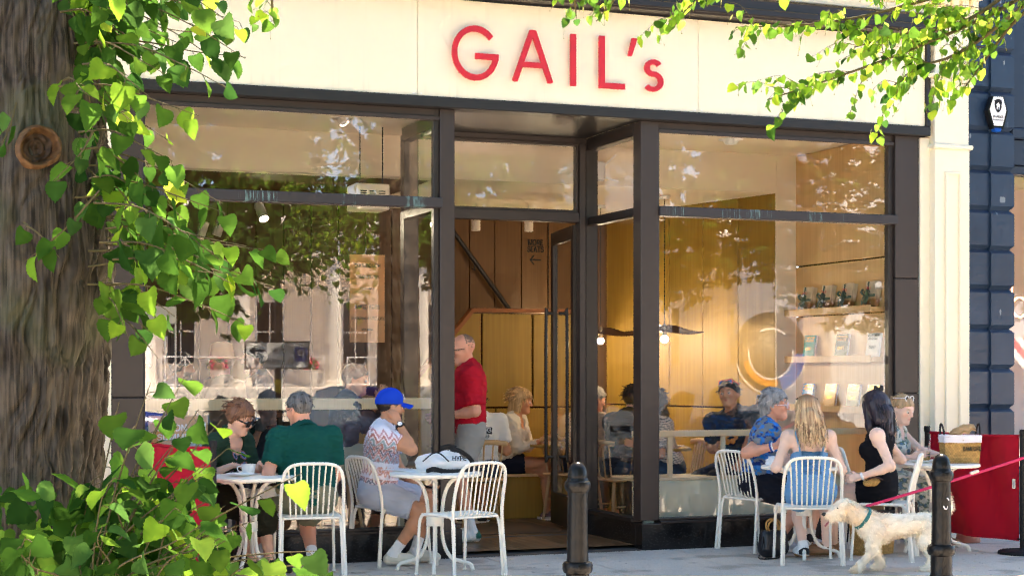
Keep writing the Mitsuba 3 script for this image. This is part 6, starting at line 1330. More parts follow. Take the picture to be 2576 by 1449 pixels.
class Foliage:
    """leaves of one tree: the 300 largest in the picture become parts, the rest one part of kind stuff"""
    def __init__(s, pale, dark): s.R, s.P, s.S, s.pale, s.dark = [], [], [], pale, dark
    def leaf(s, p, axis, normal, size):
        a = nrm(axis); n = nrm(np.asarray(normal)-a*np.dot(normal, a)); s.R.append(np.stack([np.cross(a, n), a, n], 1)); s.P.append(p); s.S.append(size)
    def build(s, k, r, individuals=300):
        P, R, S = np.array(s.P), np.array(s.R), np.array(s.S); px, py, d = frame_px(P); vis = (px > -60) & (px < 2640) & (py > -60) & (py < 1500) & (d > 1)
        score = np.where(vis, S/np.maximum(d, .3), -1); order = np.argsort(-score); ids = r.integers(0, 5, len(P)); pick = [i for i in order[:individuals] if score[i] > 0]
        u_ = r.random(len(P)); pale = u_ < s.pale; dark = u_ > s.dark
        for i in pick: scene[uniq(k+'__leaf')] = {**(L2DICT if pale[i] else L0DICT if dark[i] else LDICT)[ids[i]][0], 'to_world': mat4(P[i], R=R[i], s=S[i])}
        rest = np.setdiff1d(np.arange(len(P)), pick); vs, fs, cs, o = [], [], [], 0
        for t in range(5):
            I = rest[ids[rest] == t]
            if not len(I): continue
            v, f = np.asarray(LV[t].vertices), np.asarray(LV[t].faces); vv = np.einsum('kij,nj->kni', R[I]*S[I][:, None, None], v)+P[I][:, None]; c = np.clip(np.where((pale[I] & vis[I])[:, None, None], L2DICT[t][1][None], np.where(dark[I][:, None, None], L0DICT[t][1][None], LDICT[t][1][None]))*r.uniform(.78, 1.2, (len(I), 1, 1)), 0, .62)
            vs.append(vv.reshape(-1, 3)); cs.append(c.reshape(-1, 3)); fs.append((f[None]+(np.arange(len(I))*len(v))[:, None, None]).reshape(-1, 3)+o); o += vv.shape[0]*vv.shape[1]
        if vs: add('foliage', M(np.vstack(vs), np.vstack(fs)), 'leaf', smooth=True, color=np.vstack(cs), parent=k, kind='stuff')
def shoot(F, tw, r, pts, size, step, th=.004, hang=.55, both=True, first=.12):
    p = spline(pts, 8); tw.append(tube(p, np.linspace(th, th*.3, len(p)), 5)); L = np.concatenate([[0], np.cumsum(np.linalg.norm(np.diff(p, axis=0), axis=1))]); s = L[-1]*first; side = 1
    while s < L[-1]:
        q = np.array([np.interp(s, L, p[:, i]) for i in range(3)]); j = min(np.searchsorted(L, s), len(p)-1); t = nrm(p[j]-p[j-1]); sd = nrm(np.cross(t, [0, 0, 1]))*side
        ax = nrm(t*.45+sd*r.uniform(.4, 1.)+np.array([0, 0, -hang*r.uniform(.5, 1.6)])+r.normal(0, .25, 3)); pet = q+ax*size*.35; tw.append(tube([q, q+ax*size*.15+[0, 0, .004], pet], .0013, 4))
        F.leaf(pet, nrm(ax+np.array([0, 0, -.35])), np.array([0, 0, 1.])+r.normal(0, .62, 3)-.25*np.array([math.sin(YAW), math.cos(YAW), 0]), size*r.uniform(.65, 1.2)); side = -side; s += step*r.uniform(.6, 1.4)
def crown(F, r, c, rad, n, per, size, ok):
    k = 0
    for _ in range(n*6):
        if k >= n: break
        u = nrm(r.normal(0, 1, 3))*r.uniform(.35, 1)**.45; p = np.array(c)+u*rad
        if not ok(p): continue
        k += 1
        for j in range(per):
            q = p+r.normal(0, .26, 3)*[1, 1, .7]; ax = nrm(r.normal(0, .7, 3)+[0, 0, -.7])
            if out_of_frame(q, 40): F.leaf(q, ax, np.array([0, 0, 1.])+r.normal(0, .55, 3), size*r.uniform(.7, 1.25))
def out_of_frame(p, m=60):
    px, py, d = frame_px(p); return bool(d < .3 or px < -m-1200/max(d, .5) or px > 2576+m+1200/max(d, .5) or py < -m-1500/max(d, .5))
def trunk_mesh(cx, cy, prof, z0, z1, nz=300, na=180, seed=0, lean=(0, 0)):
    def fn(u, v):
        a = u*2*np.pi; z = z0+(z1-z0)*v; r = np.interp(z, *prof); q = np.stack([np.cos(a)*3.2+seed, np.sin(a)*3.2, z*1.5], -1)
        wob = .35*(meshkit.noise(np.stack([np.cos(a)*3, np.sin(a)*3, z*5], -1))-.5); ca, sa = np.cos(a+wob), np.sin(a+wob); rid = meshkit.noise(np.stack([ca*10.5, sa*10.5, z*3.0+seed], -1)); rid2 = meshkit.noise(np.stack([ca*24, sa*24, z*7+9], -1)); rid3 = meshkit.noise(np.stack([ca*50, sa*50, z*22+3], -1))
        crack = np.abs(rid-.5)*2; crack2 = np.abs(rid2-.5)*2
        rr = r*(1+.10*(meshkit.fbm(q*.5, 2)-.5))+.020*(np.minimum(crack*3., 1)-.6)+.012*(np.minimum(crack2*2.4, 1)-.5)+.007*(rid3-.5)+.003*meshkit.noise(q*30)
        return np.stack([cx+lean[0]*z+rr*np.cos(a), cy+lean[1]*z+rr*np.sin(a), z], -1)
    return grid(na+1, nz, fn)
rt = np.random.default_rng(21)
t1 = thing('lime_tree', 'lime tree with furrowed bark and leafy shoots filling the left edge', 'tree')
prof = ([-.1, .4, 1.2, 1.85, 2.3, 2.9, 4.5, 7.5], [.40, .315, .295, .34, .315, .27, .24, .16])
add('trunk', trunk_mesh(TX, TY, prof, -.05, 7.5, 520, 240), 'bark', smooth=True, parent=t1)
# healed pruning knot facing the street
kc = at_depth(95, 372, 5.70); kn = nrm(np.array([TX, TY, kc[2]])*0+kc-np.array([TX, TY, kc[2]])); ku = np.cross([0, 0, 1.], kn)
def knot(u, v):
    a = u*2*np.pi; ra = v*.074*(1+.09*np.sin(a*2+1)+.03*np.sin(a*3+2)); w = np.where(v > .68, .03*np.sin(np.pi*(v-.68)/.32), .0)-.012*(v < .68)+.03*(meshkit.noise(np.stack([np.cos(a)*v*3.5, np.sin(a)*v*3.5, v*9], -1))-.5)
    return kc+kn*.008+(np.cos(a)*ra)[..., None]*ku+(np.sin(a)*ra*1.12)[..., None]*np.array([0, 0, 1.])+w[..., None]*kn
kg = grid(49, 16, knot); kv = np.linalg.norm(np.asarray(kg.vertices)-kc, axis=1)
kcol = np.where((kv > .05)[:, None], np.array(lin(112, 80, 50)), np.array(lin(78, 60, 44)))*(.5+.9*meshkit.noise(np.asarray(kg.vertices)*[90, 90, 60])[:, None])
add('knot', kg, 'vc', smooth=True, color=np.clip(kcol, 0, 1), parent=t1, label='round orange brown pruning scar on the trunk')
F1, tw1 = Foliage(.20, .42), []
def edge_x(y): return np.interp(y, [0, 450, 650, 1000, 1300], [200, 228, 280, 258, 240])
def zone(n, y0, y1, reach, drop, dep, size, step, x_off=(-70, 10)):
    for i in range(n):
        y = y0+(y1-y0)*(i+rt.uniform(0, 1))/n; d0 = rt.uniform(*dep); x = edge_x(y)+rt.uniform(*x_off); L = rt.uniform(*reach); dr_ = rt.uniform(*drop); d1 = d0+rt.uniform(-.35, .25)
        shoot(F1, tw1, rt, [at_depth(x, y, d0), at_depth(x+L*.35, y-18+dr_*.2, d0*.6+d1*.4), at_depth(x+L*.7, y+dr_*.5, d1), at_depth(x+L, y+dr_, d1)], size, step)
zone(14, -120, 130, (120, 430), (-10, 130), (5.5, 6.1), .074, .066)
zone(6, -140, 40, (330, 470), (30, 170), (5.6, 6.1), .08, .085)
zone(9, 60, 420, (80, 400), (20, 150), (5.5, 6.1), .074, .066)
zone(8, -60, 560, (60, 170), (30, 130), (5.4, 5.8), .085, .065, (-70, 0))
zone(9, -60, 540, (40, 150), (30, 120), (5.75, 6.2), .085, .05, (-30, 40))
zone(8, 400, 640, (120, 420), (10, 160), (5.5, 6.0), .074, .066)
zone(6, 560, 720, (280, 430), (10, 110), (5.5, 5.9), .092, .08)
zone(7, 700, 800, (20, 200), (20, 110), (5.6, 5.9), .08, .09, (-20, 10))
for a, b, c_, d in (((40, 260), (20, 330), (-30, 420), 5.5), ((250, 480), (160, 580), (60, 660), 5.45), ((60, 560), (110, 600), (150, 650), 5.45), ((235, 330), (200, 390), (130, 460), 5.45)):
    shoot(F1, tw1, rt, [at_depth(*a, d), at_depth(*b, d-.05), at_depth(*c_, d-.08)], .075, .06)
# suckers from the foot of the trunk
for i in range(62):
    d = rt.uniform(4.5, 5.7); ex, ey = rt.uniform(20, 600), 0; 
    ey = np.interp(ex, [20, 250, 420, 560, 640], [1300, 1180, 1120, 1210, 1300])+rt.uniform(0, 300); sx = rt.uniform(20, 330)+ex*.12
    shoot(F1, tw1, rt, [at_depth(sx, 1640, d), at_depth(sx*.6+ex*.4, 1560*.5+ey*.5, d), at_depth(sx*.15+ex*.85, ey+45, d-.05), at_depth(ex+25, ey, d-.1)], .066, .05, .004, first=.3)
for a, b in (((300, 1500), (760, 1190)), ((330, 1490), (800, 1385)), ((280, 1500), (640, 1310)), ((260, 1480), (570, 1130)), ((200, 1500), (470, 940)), ((220, 1500), (560, 1055)), ((240, 1480), (430, 1010)), ((330, 1520), (830, 1420)), ((300, 1520), (690, 1400)), ((210, 1500), (300, 1010)), ((230, 1480), (380, 960)), ((250, 1480), (500, 1030)), ((250, 1500), (520, 1160)), ((280, 1500), (470, 1200)), ((200, 1490), (450, 1100)), ((180, 1480), (330, 1120)), ((260, 1490), (540, 1250))):
    d = rt.uniform(4.7, 5.2); a, b = np.array(a), np.array(b); shoot(F1, tw1, rt, [at_depth(*a, d), at_depth(*(a+(b-a)*.4+[0, -35]), d-.05), at_depth(*(a+(b-a)*.75+[0, -20]), d-.1), at_depth(*b, d-.1)], .08, .075, .004, first=.3)
for i in range(220):   # low dark growth at the trunk foot
    d = rt.uniform(4.8, 5.6); x, y = rt.uniform(-40, 460), rt.uniform(1230, 1500); F1.leaf(at_depth(x, y, d), rt.normal(0, .6, 3)+[0, -.2, -.5], rt.normal(0, .6, 3)+[0, -.4, .8], rt.uniform(.06, .1))
crown(F1, rt, (-1.6, -5.6, 6.2), np.array([3.8, 3.2, 2.6]), 330, 22, .10, lambda p: p[2] > 2.9 and out_of_frame(p) and not (p[0] > .4 and p[2] > 3.6))
crown(F1, rt, (1.95, -5.45, 5.3), np.array([1.2, .95, .5]), 34, 12, .09, lambda p: out_of_frame(p))  # leaf patch added out of view to dapple the sun on the shoots below
for a, b in (((TX, TY, 3.4), (-2.6, -5.2, 5.6)), ((TX, TY, 4.2), (2.2, -7.4, 6.2)), ((TX, TY, 5.), (-1.2, -7.8, 7.4)), ((TX, TY, 4.6), (-.4, -3.6, 6.6))):
    a, b = np.array(a), np.array(b); add('branch', tube(spline([a, a*.6+b*.4+[0, 0, .5], b], 8), np.linspace(.11, .03, 17), 10), 'bark', smooth=True, parent=t1)
add('twigs', cat(tw1), 'twig', smooth=True, parent=t1, kind='stuff'); mat('twig', lin(104, 92, 62), .7, .2)
F1.build(t1, rt)
# second lime, its drooping boughs reach into the top right of the picture
t2 = thing('lime_tree', 'lime tree whose sunlit drooping boughs hang into the top right of the view', 'tree')
r2_ = np.random.default_rng(33); X2, Y2 = 5.57, -6.0
add('trunk', trunk_mesh(X2, Y2, ([-.1, .4, 2, 4, 8], [.34, .26, .23, .20, .13]), -.05, 8, 160, 90, 4), 'bark', smooth=True, parent=t2)
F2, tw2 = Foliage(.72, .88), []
boughs = [([(2790, -190), (2560, 0), (2330, 110), (2120, 190), (1930, 252)], (8.1, 8.5), 17, 1.25), ([(2760, -230), (2500, -60), (2260, 20), (2060, 60), (1850, 70)], (8.2, 8.6), 14, 1.1), ([(2700, -260), (2300, -110), (1950, -60), (1760, 0), (1690, 75)], (8.2, 8.8), 12, .9), ([(2750, -150), (2620, -10), (2540, 70), (2480, 150), (2420, 230)], (8.0, 8.3), 13, 1.), ([(2600, -250), (2000, -150), (1680, -70), (1560, -10), (1500, 55)], (8.4, 9.0), 10, .6), ([(2780, -160), (2520, 60), (2400, 140), (2310, 170), (2250, 215)], (8.0, 8.4), 14, 1.2), ([(1900, -250), (1500, -140), (1440, -40), (1445, 0), (1450, 45)], (8.6, 9.0), 4, .35), ([(2740, -200), (2500, 10), (2380, 70), (2260, 90), (2150, 120)], (8.1, 8.5), 13, 1.2), ([(1000, -200), (760, -120), (690, -50), (685, 20), (690, 60)], (7.6, 8.0), 4, .35)]
for pts, (d0, d1), nsub, ln_ in boughs:
    ds = np.linspace(d0, d1, len(pts)); P = spline([at_depth(*q, dd) for q, dd in zip(pts, ds)], 8); tw2.append(tube(P, np.linspace(.013, .003, len(P)), 6))
    shoot(F2, tw2, r2_, P[len(P)//2::4], .054, .045, .003, .6)
    for i in range(nsub):
        j = int(len(P)*(.25+.72*(i+r2_.uniform(0, .9))/nsub)); j = min(j, len(P)-2); q = P[j]; L = r2_.uniform(.06, .24)*ln_+.05; dv = nrm(np.array([-.75, .3, r2_.uniform(-.8, .6)])+r2_.normal(0, .4, 3))
        shoot(F2, tw2, r2_, [q, q+dv*L*.5+[0, 0, .03], q+dv*L+[0, 0, -.02]], .052, .032, .0022, .6, first=.08)
# bracts and flower stalks
br_v, br_c = [], []
for i in range(0, len(F2.P), 4):
    p = F2.P[i]+r2_.normal(0, .02, 3); a = nrm(np.array([0, 0, -1.])+r2_.normal(0, .3, 3)); b = nrm(np.cross(a, r2_.normal(0, 1, 3))); s_ = r2_.uniform(.03, .055)
    br_v.append(M([p, p+a*s_*.5+b*s_*.11, p+a*s_, p+a*s_*.5-b*s_*.11], [[0, 1, 2], [0, 2, 3]])); br_c.append(np.tile(lin(214, 214, 130), (4, 1)))
    e = p+a*s_*1.5; br_v.append(tube([p+a*s_*.5, e], .0007, 3)); br_c.append(np.tile(lin(150, 150, 70), (len(br_v[-1].vertices), 1))); br_v.append(sphere(e, .0035, 4)); br_c.append(np.tile(lin(170, 160, 90), (len(br_v[-1].vertices), 1)))
add('bracts', cat(br_v), 'leaf', smooth=True, color=np.vstack(br_c), parent=t2, kind='stuff')
free = lambda p: not (p[1] > -6.2 and p[0] > 2.5) and not (p[0] > 5.5 and p[1] > -7 and p[2] > 3.0+.9*max(p[0]-6.5, 0))
crown(F2, r2_, (5.0, -9.6, 5.6), np.array([4.6, 4.0, 3.2]), 560, 20, .09, lambda p: p[2] > 2.55 and out_of_frame(p) and free(p))
for a, b in (((X2, Y2, 3.0), (7.6, -5.0, 4.6)), ((X2, Y2, 3.6), (3.6, -8.2, 5.4)), ((X2, Y2, 4.4), (7.4, -8.6, 6.4)), ((X2, Y2, 5.2), (4.6, -5.0, 7.4))):
    a, b = np.array(a), np.array(b); add('branch', tube(spline([a, a*.6+b*.4+[0, 0, .4], b], 8), np.linspace(.09, .022, 17), 8), 'bark', smooth=True, parent=t2)
add('twigs', cat(tw2), 'twig', smooth=True, parent=t2, kind='stuff'); F2.build(t2, r2_)
# horse chestnuts across the promenade (seen reflected in the glass)
def palm(seed):
    r = np.random.default_rng(seed); ms = []
    for j in range(6):
        a = (j-2.5)*38+r.normal(0, 6); L = .2*(1-.06*abs(j-2.5)**1.2); t = np.array([0, .35, .7, 1.]); w = np.array([.01, .028, .04, 0])
        v = [[0, 0, 0], [-.03, L*.45, .01], [0, L*.5, -.004], [.03, L*.45, .01], [-.045, L*.75, 0], [0, L*.78, -.02], [.045, L*.75, 0], [0, L, -.05]]
        m = M(v, [[0, 2, 1], [0, 3, 2], [1, 2, 5], [1, 5, 4], [2, 3, 6], [2, 6, 5], [4, 5, 7], [5, 6, 7]]); ms.append(place(m, (0, 0, 0), a, r.normal(0, 8)))
    return cat(ms)
PALM = [palm(i) for i in range(3)]
def chestnut(x, y, seed, rad, zc, n, label):
    k = thing('horse_chestnut', label, 'tree', None); r = np.random.default_rng(seed)
    add('trunk', trunk_mesh(x, y, ([-1, 0, 2, 5, 9], [.42, .33, .28, .22, .1]), -.8, 8.5, 60, 40, seed), 'bark', smooth=True, parent=k)
    for i in range(5):
        a = r.uniform(0, 6.28); b = np.array([x+rad[0]*.6*math.cos(a), y+rad[1]*.6*math.sin(a), zc+r.uniform(-.6, 1.6)]); add('branch', tube(spline([[x, y, 2.6+.5*i], [x*.6+b[0]*.4, y*.6+b[1]*.4, 3.6+.5*i], b], 6), np.linspace(.09, .02, 13), 8), 'bark', smooth=True, parent=k)
    vs, fs, cs, o = [], [], [], 0; got = 0
    while got < n:
        u = nrm(r.normal(0, 1, 3))*r.uniform(.4, 1)**.4; p = np.array([x, y, zc])+u*rad*(1+.25*meshkit.noise(u[None]*2.3+seed)[0]-.12)
        if not out_of_frame(p): continue
        got += 1
        for j in range(3):
            m = PALM[r.integers(3)]; q = p+r.normal(0, .22, 3); R = rot('z', r.uniform(0, 360)) @ rot('x', r.uniform(-75, 10)); v = np.asarray(m.vertices) @ R.T+q; vs.append(v); fs.append(np.asarray(m.faces)+o); o += len(v); cs.append(np.tile(np.array(LCOL[r.integers(5)])*r.uniform(.55, .95), (len(v), 1)))
    add('crown', M(np.vstack(vs), np.vstack(fs)), 'leaf', color=np.vstack(cs), parent=k)
chestnut(3.4, -14.6, 3, np.array([3.6, 2.8, 2.6]), 4.9, 1700, 'horse chestnut by the kerb reflected in the left window')
chestnut(11.6, -15.6, 5, np.array([3.9, 3.0, 2.8]), 5.0, 1500, 'horse chestnut by the kerb reflected in the porch glass')
chestnut(18.6, -15.0, 8, np.array([3.9, 3.2, 2.8]), 5.0, 1500, 'horse chestnut by the kerb reflected in the right window')
# ================================================================ across the street (seen reflected in the shop windows)
mat('stone_pale', mikit.proc(lambda p, n, uv: mix(lin(244, 238, 228), lin(228, 218, 206), fbm(p.x*2, p.y*2, p.z*2, 3))), .8, .2)
mat('render_pink', lin(244, 236, 228), .8, .2); mat('dark_pane', lin(40, 34, 38), .1, .6); mat('white_paint', lin(238, 238, 236), .4)
YB = -43.
tb_ = thing('colonnaded_terrace', 'pale colonnaded terrace across the street reflected in the left window', 'building')
add('wall', cat(box(-18, 46, YB-7, YB-3, -.8, 7.6, 0)), 'render_pink', parent=tb_)
add('podium', cat(box(-18, 46, YB-3, YB+.9, -.8, .93, .03)), 'stone_pale', parent=tb_)
add('entablature', cat(box(-18, 46, YB-3, YB+.5, 5.4, 6.3, .03), box(-18, 46, YB-3.2, YB+.9, 6.3, 6.6, .05)), 'stone_pale', parent=tb_)
add('porch_ceiling', box(-18, 46, YB-3, YB+.4, 5.3, 5.395, 0), 'stone_pale', parent=tb_)
cols = [-14+3.15*i for i in range(19)]
for x in cols: add('column', cat(lathe([[.36, .93], [.36, 1.03], [.33, 1.05], [.34, 1.12], [.29, 1.16], [.275, 1.2], [.265, 3.2], [.235, 5.1], [.29, 5.16], [.31, 5.24], [.34, 5.3], [.34, 5.41]], 24, (x, YB, 0))), 'stone_pale', smooth=35, parent=tb_)
for i, x in enumerate(cols[:-1]):
    w = add('window', cat(box(x+1.05, x+1.13, YB-3, YB-2.9, 1.75, 4.0, .01), box(x+2.05, x+2.13, YB-3, YB-2.9, 1.75, 4.0, .01), box(x+1.13, x+2.05, YB-3, YB-2.9, 3.92, 4.0, .01), box(x+1.13, x+2.05, YB-3, YB-2.92, 2.84, 2.9, .01), box(x+1.56, x+1.61, YB-3, YB-2.92, 1.75, 3.92, .01)), 'white_paint', parent=tb_)
    add('pane', quad([x+1.13, YB-2.96, 1.75], [x+2.05, YB-2.96, 1.75], [x+2.05, YB-2.96, 3.92], [x+1.13, YB-2.96, 3.92]), 'dark_pane', parent=w); add('sill', box(x+.98, x+2.2, YB-3, YB-2.75, 1.66, 1.745, .01), 'stone_pale', parent=w)
def railing(x0, x1, i):
    k = thing('white_railing', f'{ORD2[i]} white cross braced railing from the left across the street', 'railing', 'white railings across the street'); n = 3; w = (x1-x0)/n; y = YB+.35
    add('top_rail', box(x0, x1, y-.02, y+.02, 1.93, 1.97, .004), 'white_paint', parent=k); add('bottom_rail', box(x0, x1, y-.02, y+.02, 1.0, 1.04, .004), 'white_paint', parent=k)
    for j in range(n+1): add('post', box(x0+w*j-.018, x0+w*j+.018, y-.022, y+.022, .93, 1.97, .004), 'white_paint', parent=k)
    for j in range(n):
        for a, b in ((1.04, 1.93), (1.93, 1.04)): add('brace', tube([[x0+w*j, y+(.004 if a > b else -.004), a], [x0+w*j+w, y+(.004 if a > b else -.004), b]], .014, 6), 'white_paint', parent=k)
rf = np.random.default_rng(2)
ORD2 = ['first', 'second', 'third', 'fourth', 'fifth', 'sixth', 'seventh', 'eighth']
for i, x in enumerate(cols[6:13]):
    railing(x+.4, x+2.75, i)
    k = thing('flower_planter', f'stone planter of pink flowers beside the {ORD2[i]} white railing across the street', 'planter', 'planters of pink flowers across the street'); xx = x+2.2
    add('pot', lathe([[.16, .93], [.2, 1.0], [.26, 1.5], [.29, 1.52], [.25, 1.5], [0, 1.45]], 20, (xx, YB+.65, 0)), 'stone_pale', smooth=30, parent=k)
    ms, cs = [], []
    for j in range(70):
        q = np.array([xx, YB+.65, 1.66])+nrm(rf.normal(0, 1, 3))*[.36, .3, .26]*rf.uniform(.5, 1); s_ = trimesh.creation.icosphere(0, .05); ms.append(M(s_.vertices+q, s_.faces)); cs.append(np.tile(lin(226, 60, 110) if rf.random() < .5 else lin(70, 110, 50), (12, 1)))
    add('flowers', cat(ms), 'vc', color=np.vstack(cs), parent=k, kind='stuff')
# direction sign on its pole
ds_ = thing('direction_sign', 'white direction sign on a brown pole reflected in the left window', 'sign'); px_, py_ = 6.85, -18.1
add('pole', lathe([[.09, -.75], [.09, .9], [.075, .95], [.06, 1.0], [.05, 5.2], [0, 5.22]], 20, (px_, py_, 0)), 'bronze', smooth=30, parent=ds_)
bd = add('board', box(px_-.62, px_+.56, py_+.07, py_+.085, 1.53, 2.01, .004), 'white_plastic', parent=ds_)
add('board_rim', cat(box(px_-.64, px_+.58, py_+.06, py_+.092, 2.01, 2.03, .002), box(px_-.64, px_+.58, py_+.06, py_+.092, 1.51, 1.53, .002), box(px_-.64, px_-.62, py_+.06, py_+.092, 1.53, 2.01, .002), box(px_+.56, px_+.58, py_+.06, py_+.092, 1.53, 2.01, .002)), 'black_matte', parent=ds_)
up_ = lambda m, x, z_: upright(m, (x, py_+.0855, z_), (0, 1))
add('parking_square', up_(extrude(Polygon([(-.12, 0), (.12, 0), (.12, .26), (-.12, .26)]), .004), px_+.42, 1.66), 'blue_lens', parent=ds_); add('letter', up_(text('P', .17, .007, True), px_+.42, 1.70), 'white_plastic', parent=ds_)
add('word', up_(text('Inner', .13, .004), px_+.06, 1.80), 'black_matte', parent=ds_); add('word', up_(text('Promenade', .12, .004, sx=.85), px_-.1, 1.59), 'black_matte', parent=ds_)
add('arrow', up_(extrude(unary_union([LineString([(-.13, 0), (.1, 0)]).buffer(.022, cap_style=2), Polygon([(.16, .0), (.04, .09), (.04, -.09)])]), .004), px_-.4, 1.85), 'black_matte', parent=ds_)
add('yellow_tag', lathe([[.062, 1.05], [.062, 1.32]], 16, (px_, py_, 0)), 'yellow_tag', smooth=True, parent=ds_); mat('yellow_tag', lin(220, 180, 40), .5)
# parked vehicles
def loft(stations, nseg=20, closed_ends=True):
    """body from side stations: (x, z0, z1, half width, top inset)"""
    V = []
    for x, z0, z1, w, ti in stations:
        s = np.linspace(0, 1, 6); side = [(w*(1-.06*(1-t)), z0+(z1-z0)*t*.6) for t in s]+[(w-ti*t**1.4, z0+(z1-z0)*(.6+.4*(1-(1-t)**1.6))) for t in s[1:]]
        pr = side+[(-a, b) for a, b in side[::-1]]; V.append([[x, a, b] for a, b in pr])
    V = np.array(V); n, m = V.shape[:2]; i, j = np.meshgrid(np.arange(n-1), np.arange(m), indexing='ij'); j2 = (j+1) % m; q = np.stack([i*m+j, i*m+j2, (i+1)*m+j2, (i+1)*m+j], -1).reshape(-1, 4); f = [q[:, [0, 1, 2]], q[:, [0, 2, 3]]]
    for e in (0, n-1):
        c = np.arange(1, m-1); f.append(np.stack([np.full(m-2, e*m), e*m+c, e*m+c+1] if e else [np.full(m-2, 0), c+1, c], 1))
    return M(V.reshape(-1, 3), np.vstack(f))
def vehicle(name, label, cat_, x, y, rz, col, van=False):
    k = thing(name, label, cat_, None); to = mat4((x, y, -.75), rz)
    if van: body = [(-2.45, .42, 1.05, .86, .03), (-2.43, .35, 1.86, .9, .12), (-2.2, .3, 1.93, .93, .13), (.6, .28, 1.95, .94, .14), (1.05, .28, 1.86, .94, .2), (1.55, .28, 1.25, .93, .16), (2.15, .3, 1.06, .9, .12), (2.42, .36, .92, .82, .1)]
    else: body = [(-2.1, .42, .85, .76, .06), (-2.02, .34, 1.0, .84, .1), (-1.5, .27, 1.34, .88, .26), (-.6, .25, 1.46, .89, .30), (.3, .25, 1.42, .89, .30), (.95, .25, 1.0, .89, .14), (1.7, .28, .9, .86, .12), (2.1, .36, .7, .74, .1)]
    add('body', loft(body), 'car_'+col, smooth=35, parent=k, to=to)
    hw = .945 if van else .86
    for sx in (-1.45, 1.38) if van else (-1.3, 1.32):
        for sy in (-1, 1):
            w = add('wheel', place(lathe([[0, -.1], [.32, -.1], [.335, -.06], [.335, .06], [.32, .1], [0, .1]], 24), (sx, sy*(hw-.08), .33), 0, 90), 'dark_rubber', smooth=30, parent=k, to=to)
            add('rim', place(lathe([[0, .0], [.2, .0], [.22, .01], [.21, .02], [0, .03]], 20), (sx, sy*(hw+.025), .33), 0, -90*sy), 'steel', smooth=30, parent=w, to=to)
    for sy in (-1, 1):
        if van: add('tail_light', cbox((-2.40, sy*.82, 1.05), (.12, .14, .42), .02), 'tail_red', parent=k, to=to); add('side_window', quad([.5, sy*.925, 1.2], [1.35, sy*.93, 1.2], [1.0, sy*.86, 1.72], [.5, sy*.86, 1.75]), 'dark_pane', parent=k, to=to)
        else: add('tail_light', cbox((-1.98, sy*.72, .86), (.14, .26, .15), .03), 'tail_red', parent=k, to=to); add('side_window', quad([-1.35, sy*.80, .98], [.75, sy*.80, .98], [.2, sy*.655, 1.36], [-.9, sy*.655, 1.38]), 'dark_pane', parent=k, to=to)
    if van: add('rear_window', quad([-2.452, -.6, 1.25], [-2.452, .6, 1.25], [-2.45, .56, 1.7], [-2.45, -.56, 1.7]), 'dark_pane', parent=k, to=to); add('windscreen', quad([1.57, -.72, 1.28], [1.57, .72, 1.28], [1.12, .62, 1.82], [1.12, -.62, 1.82]), 'dark_pane', parent=k, to=to)
    else: add('rear_window', quad([-1.98, -.62, 1.04], [-1.98, .62, 1.04], [-1.5, .5, 1.36], [-1.5, -.5, 1.36]), 'dark_pane', parent=k, to=to); add('windscreen', quad([.98, -.7, 1.02], [.98, .7, 1.02], [.35, .55, 1.42], [.35, -.55, 1.42]), 'dark_pane', parent=k, to=to)
    add('number_plate', cbox((-2.47 if van else -2.1, 0, .6), (.01, .5, .11), .002), 'yellow_tag', parent=k, to=to)
mat('car_white', lin(238, 238, 240), .2, .5, clearcoat=.8); mat('car_blue', lin(34, 56, 150), .2, .5, clearcoat=.8); mat('tail_red', lin(190, 24, 30), .2); mat('car_grey', lin(120, 124, 130), .2, .5, clearcoat=.8)
vehicle('white_van', 'white van parked across the pavement reflected beside the left corner post', 'van', 8.5, -16.6, 245, 'white', True)
vehicle('parked_car', 'white hatchback reflected low in the left window', 'car', 5.2, -17.2, 235, 'white')
vehicle('parked_car', 'blue hatchback reflected behind the woman in dark green', 'car', 3.9, -21.5, 180, 'blue')
vehicle('parked_car', 'grey hatchback parked by the kerb reflected in the right window', 'car', 15.5, -16.6, 200, 'grey')
# made-up panel on a post, standing in for a van graphic reflected there
rp = thing('ring_panel', 'panel painted with a large white, orange and blue ring reflected in the right window', 'sign board'); rx_, ry_ = 16.0, -12.2
def at_ref(px, py, d): q = at_depth(px, py, d); return np.array([q[0], -q[1], q[2]])
q0 = at_ref(1945, 890, 25.); rx_, ry_, rz_ = q0
mat('panel_blue', lin(60, 110, 190), .3); mat('panel_orange', lin(236, 150, 30), .3); mat('panel_dark', lin(54, 50, 56), .35)
add('back', upright(extrude(Polygon(arc(0, 0, .9, 0, 360, 64)), .03), (rx_, ry_, rz_), (0, 1), .7), 'panel_dark', parent=rp)
rg = lambda r0, r1, a0, a1: Polygon(np.vstack([arc(0, 0, r1, a0, a1, 40), arc(0, 0, r0, a1, a0, 40)]))
U = lambda g, z_=.033: upright(extrude(g, .004), (rx_, ry_+z_, rz_), (0, 1), .7)
add('ring', cat(U(rg(.84, .88, 170, 345)), U(rg(.52, .56, 170, 375)), U(rg(.52, .56, 60, 130))), 'white_paint', parent=rp); add('orange_band', U(rg(.561, .70, 255, 345)), 'panel_orange', parent=rp); add('blue_band', U(rg(.561, .839, 180, 250)), 'panel_blue', parent=rp)
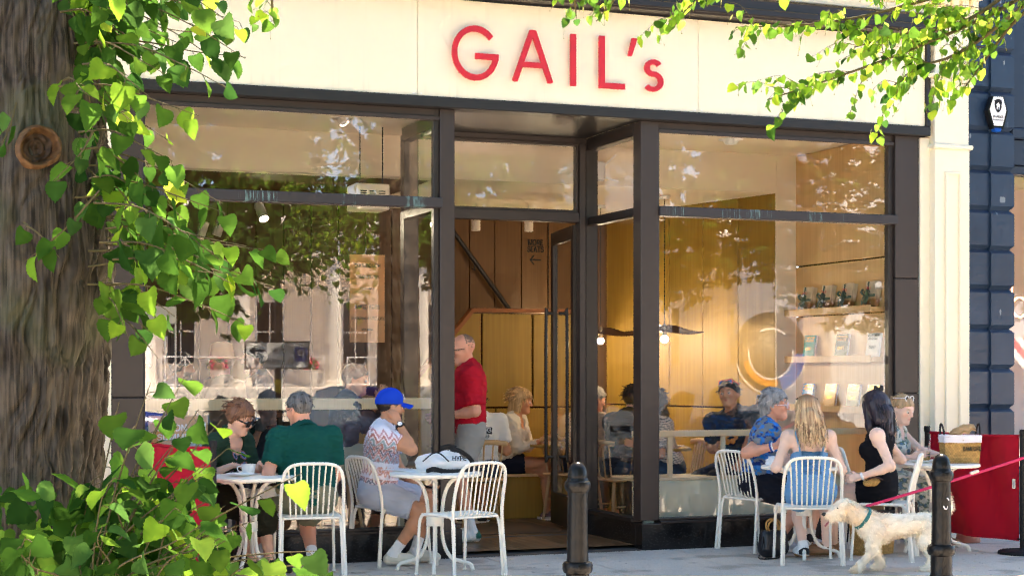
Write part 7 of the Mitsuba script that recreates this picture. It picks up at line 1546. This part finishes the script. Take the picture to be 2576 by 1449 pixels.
add('stripes', cat(*[U(Polygon([(.5, .1+.09*i), (1.1, .1+.09*i), (1.1, .13+.09*i), (.5, .13+.09*i)]), .038) for i in range(4)]), 'panel_dark', parent=rp)
add('post', tube([[rx_, ry_-.03, -.1], [rx_, ry_-.03, rz_-.62]], .04, 8), 'bronze', parent=rp)
# white house with a striped awning, reflected at the right edge
wh = thing('white_house', 'white house with maroon window frames reflected at the right edge', 'building')
q1 = at_ref(2556, 900, 55.); hx, hy = q1[0], q1[1]
mat('maroon', lin(130, 40, 50), .5)
add('wall', box(hx-7, hx+9, hy-6, hy, -.8, 12, 0), 'white_paint', parent=wh)
for i in range(-5, 8, 2):
    for z_ in (3.2, 5.6, 8.0):
        w = add('window', box(hx+i*.9-.5, hx+i*.9+.5, hy, hy+.06, z_, z_+1.5, .02), 'maroon', parent=wh); add('pane', box(hx+i*.9-.4, hx+i*.9+.4, hy+.06, hy+.07, z_+.1, z_+1.4, 0), 'dark_pane', parent=w)
aw = thing('striped_awning', 'red and white striped awning on the white house across the street', 'awning')
for i in range(18, 40): add('stripe', quad([hx-6+i*.3, hy+.05, 2.6], [hx-6+i*.3+.3, hy+.05, 2.6], [hx-6+i*.3+.3, hy+1.3, 1.55], [hx-6+i*.3, hy+1.3, 1.55]), 'sign_red' if i % 2 else 'white_paint', parent=aw)
# neon sign inside the neighbour's window
nn_ = thing('neon_letter', 'orange neon letter b hanging inside the neighbouring window', 'neon sign')
nx_, nz_ = on_px(2556, 760, 1.0); kk = add('tube', tube(spline([[nx_-.05, 1.0, nz_+.28], [nx_-.05, 1.0, nz_-.14]], 6), .008, 8), 'white_plastic', smooth=True, parent=nn_); scene[kk]['emitter'] = emit('n', (1, .42, .1), 3.)
kk = add('tube', tube([[nx_+.04+.085*math.cos(a), 1.0, nz_-.05+.095*math.sin(a)] for a in np.linspace(0, 2*np.pi, 33)[:-1]], .008, 8, closed=True), 'white_plastic', smooth=True, parent=nn_); scene[kk]['emitter'] = emit('n', (1, .42, .1), 3.)
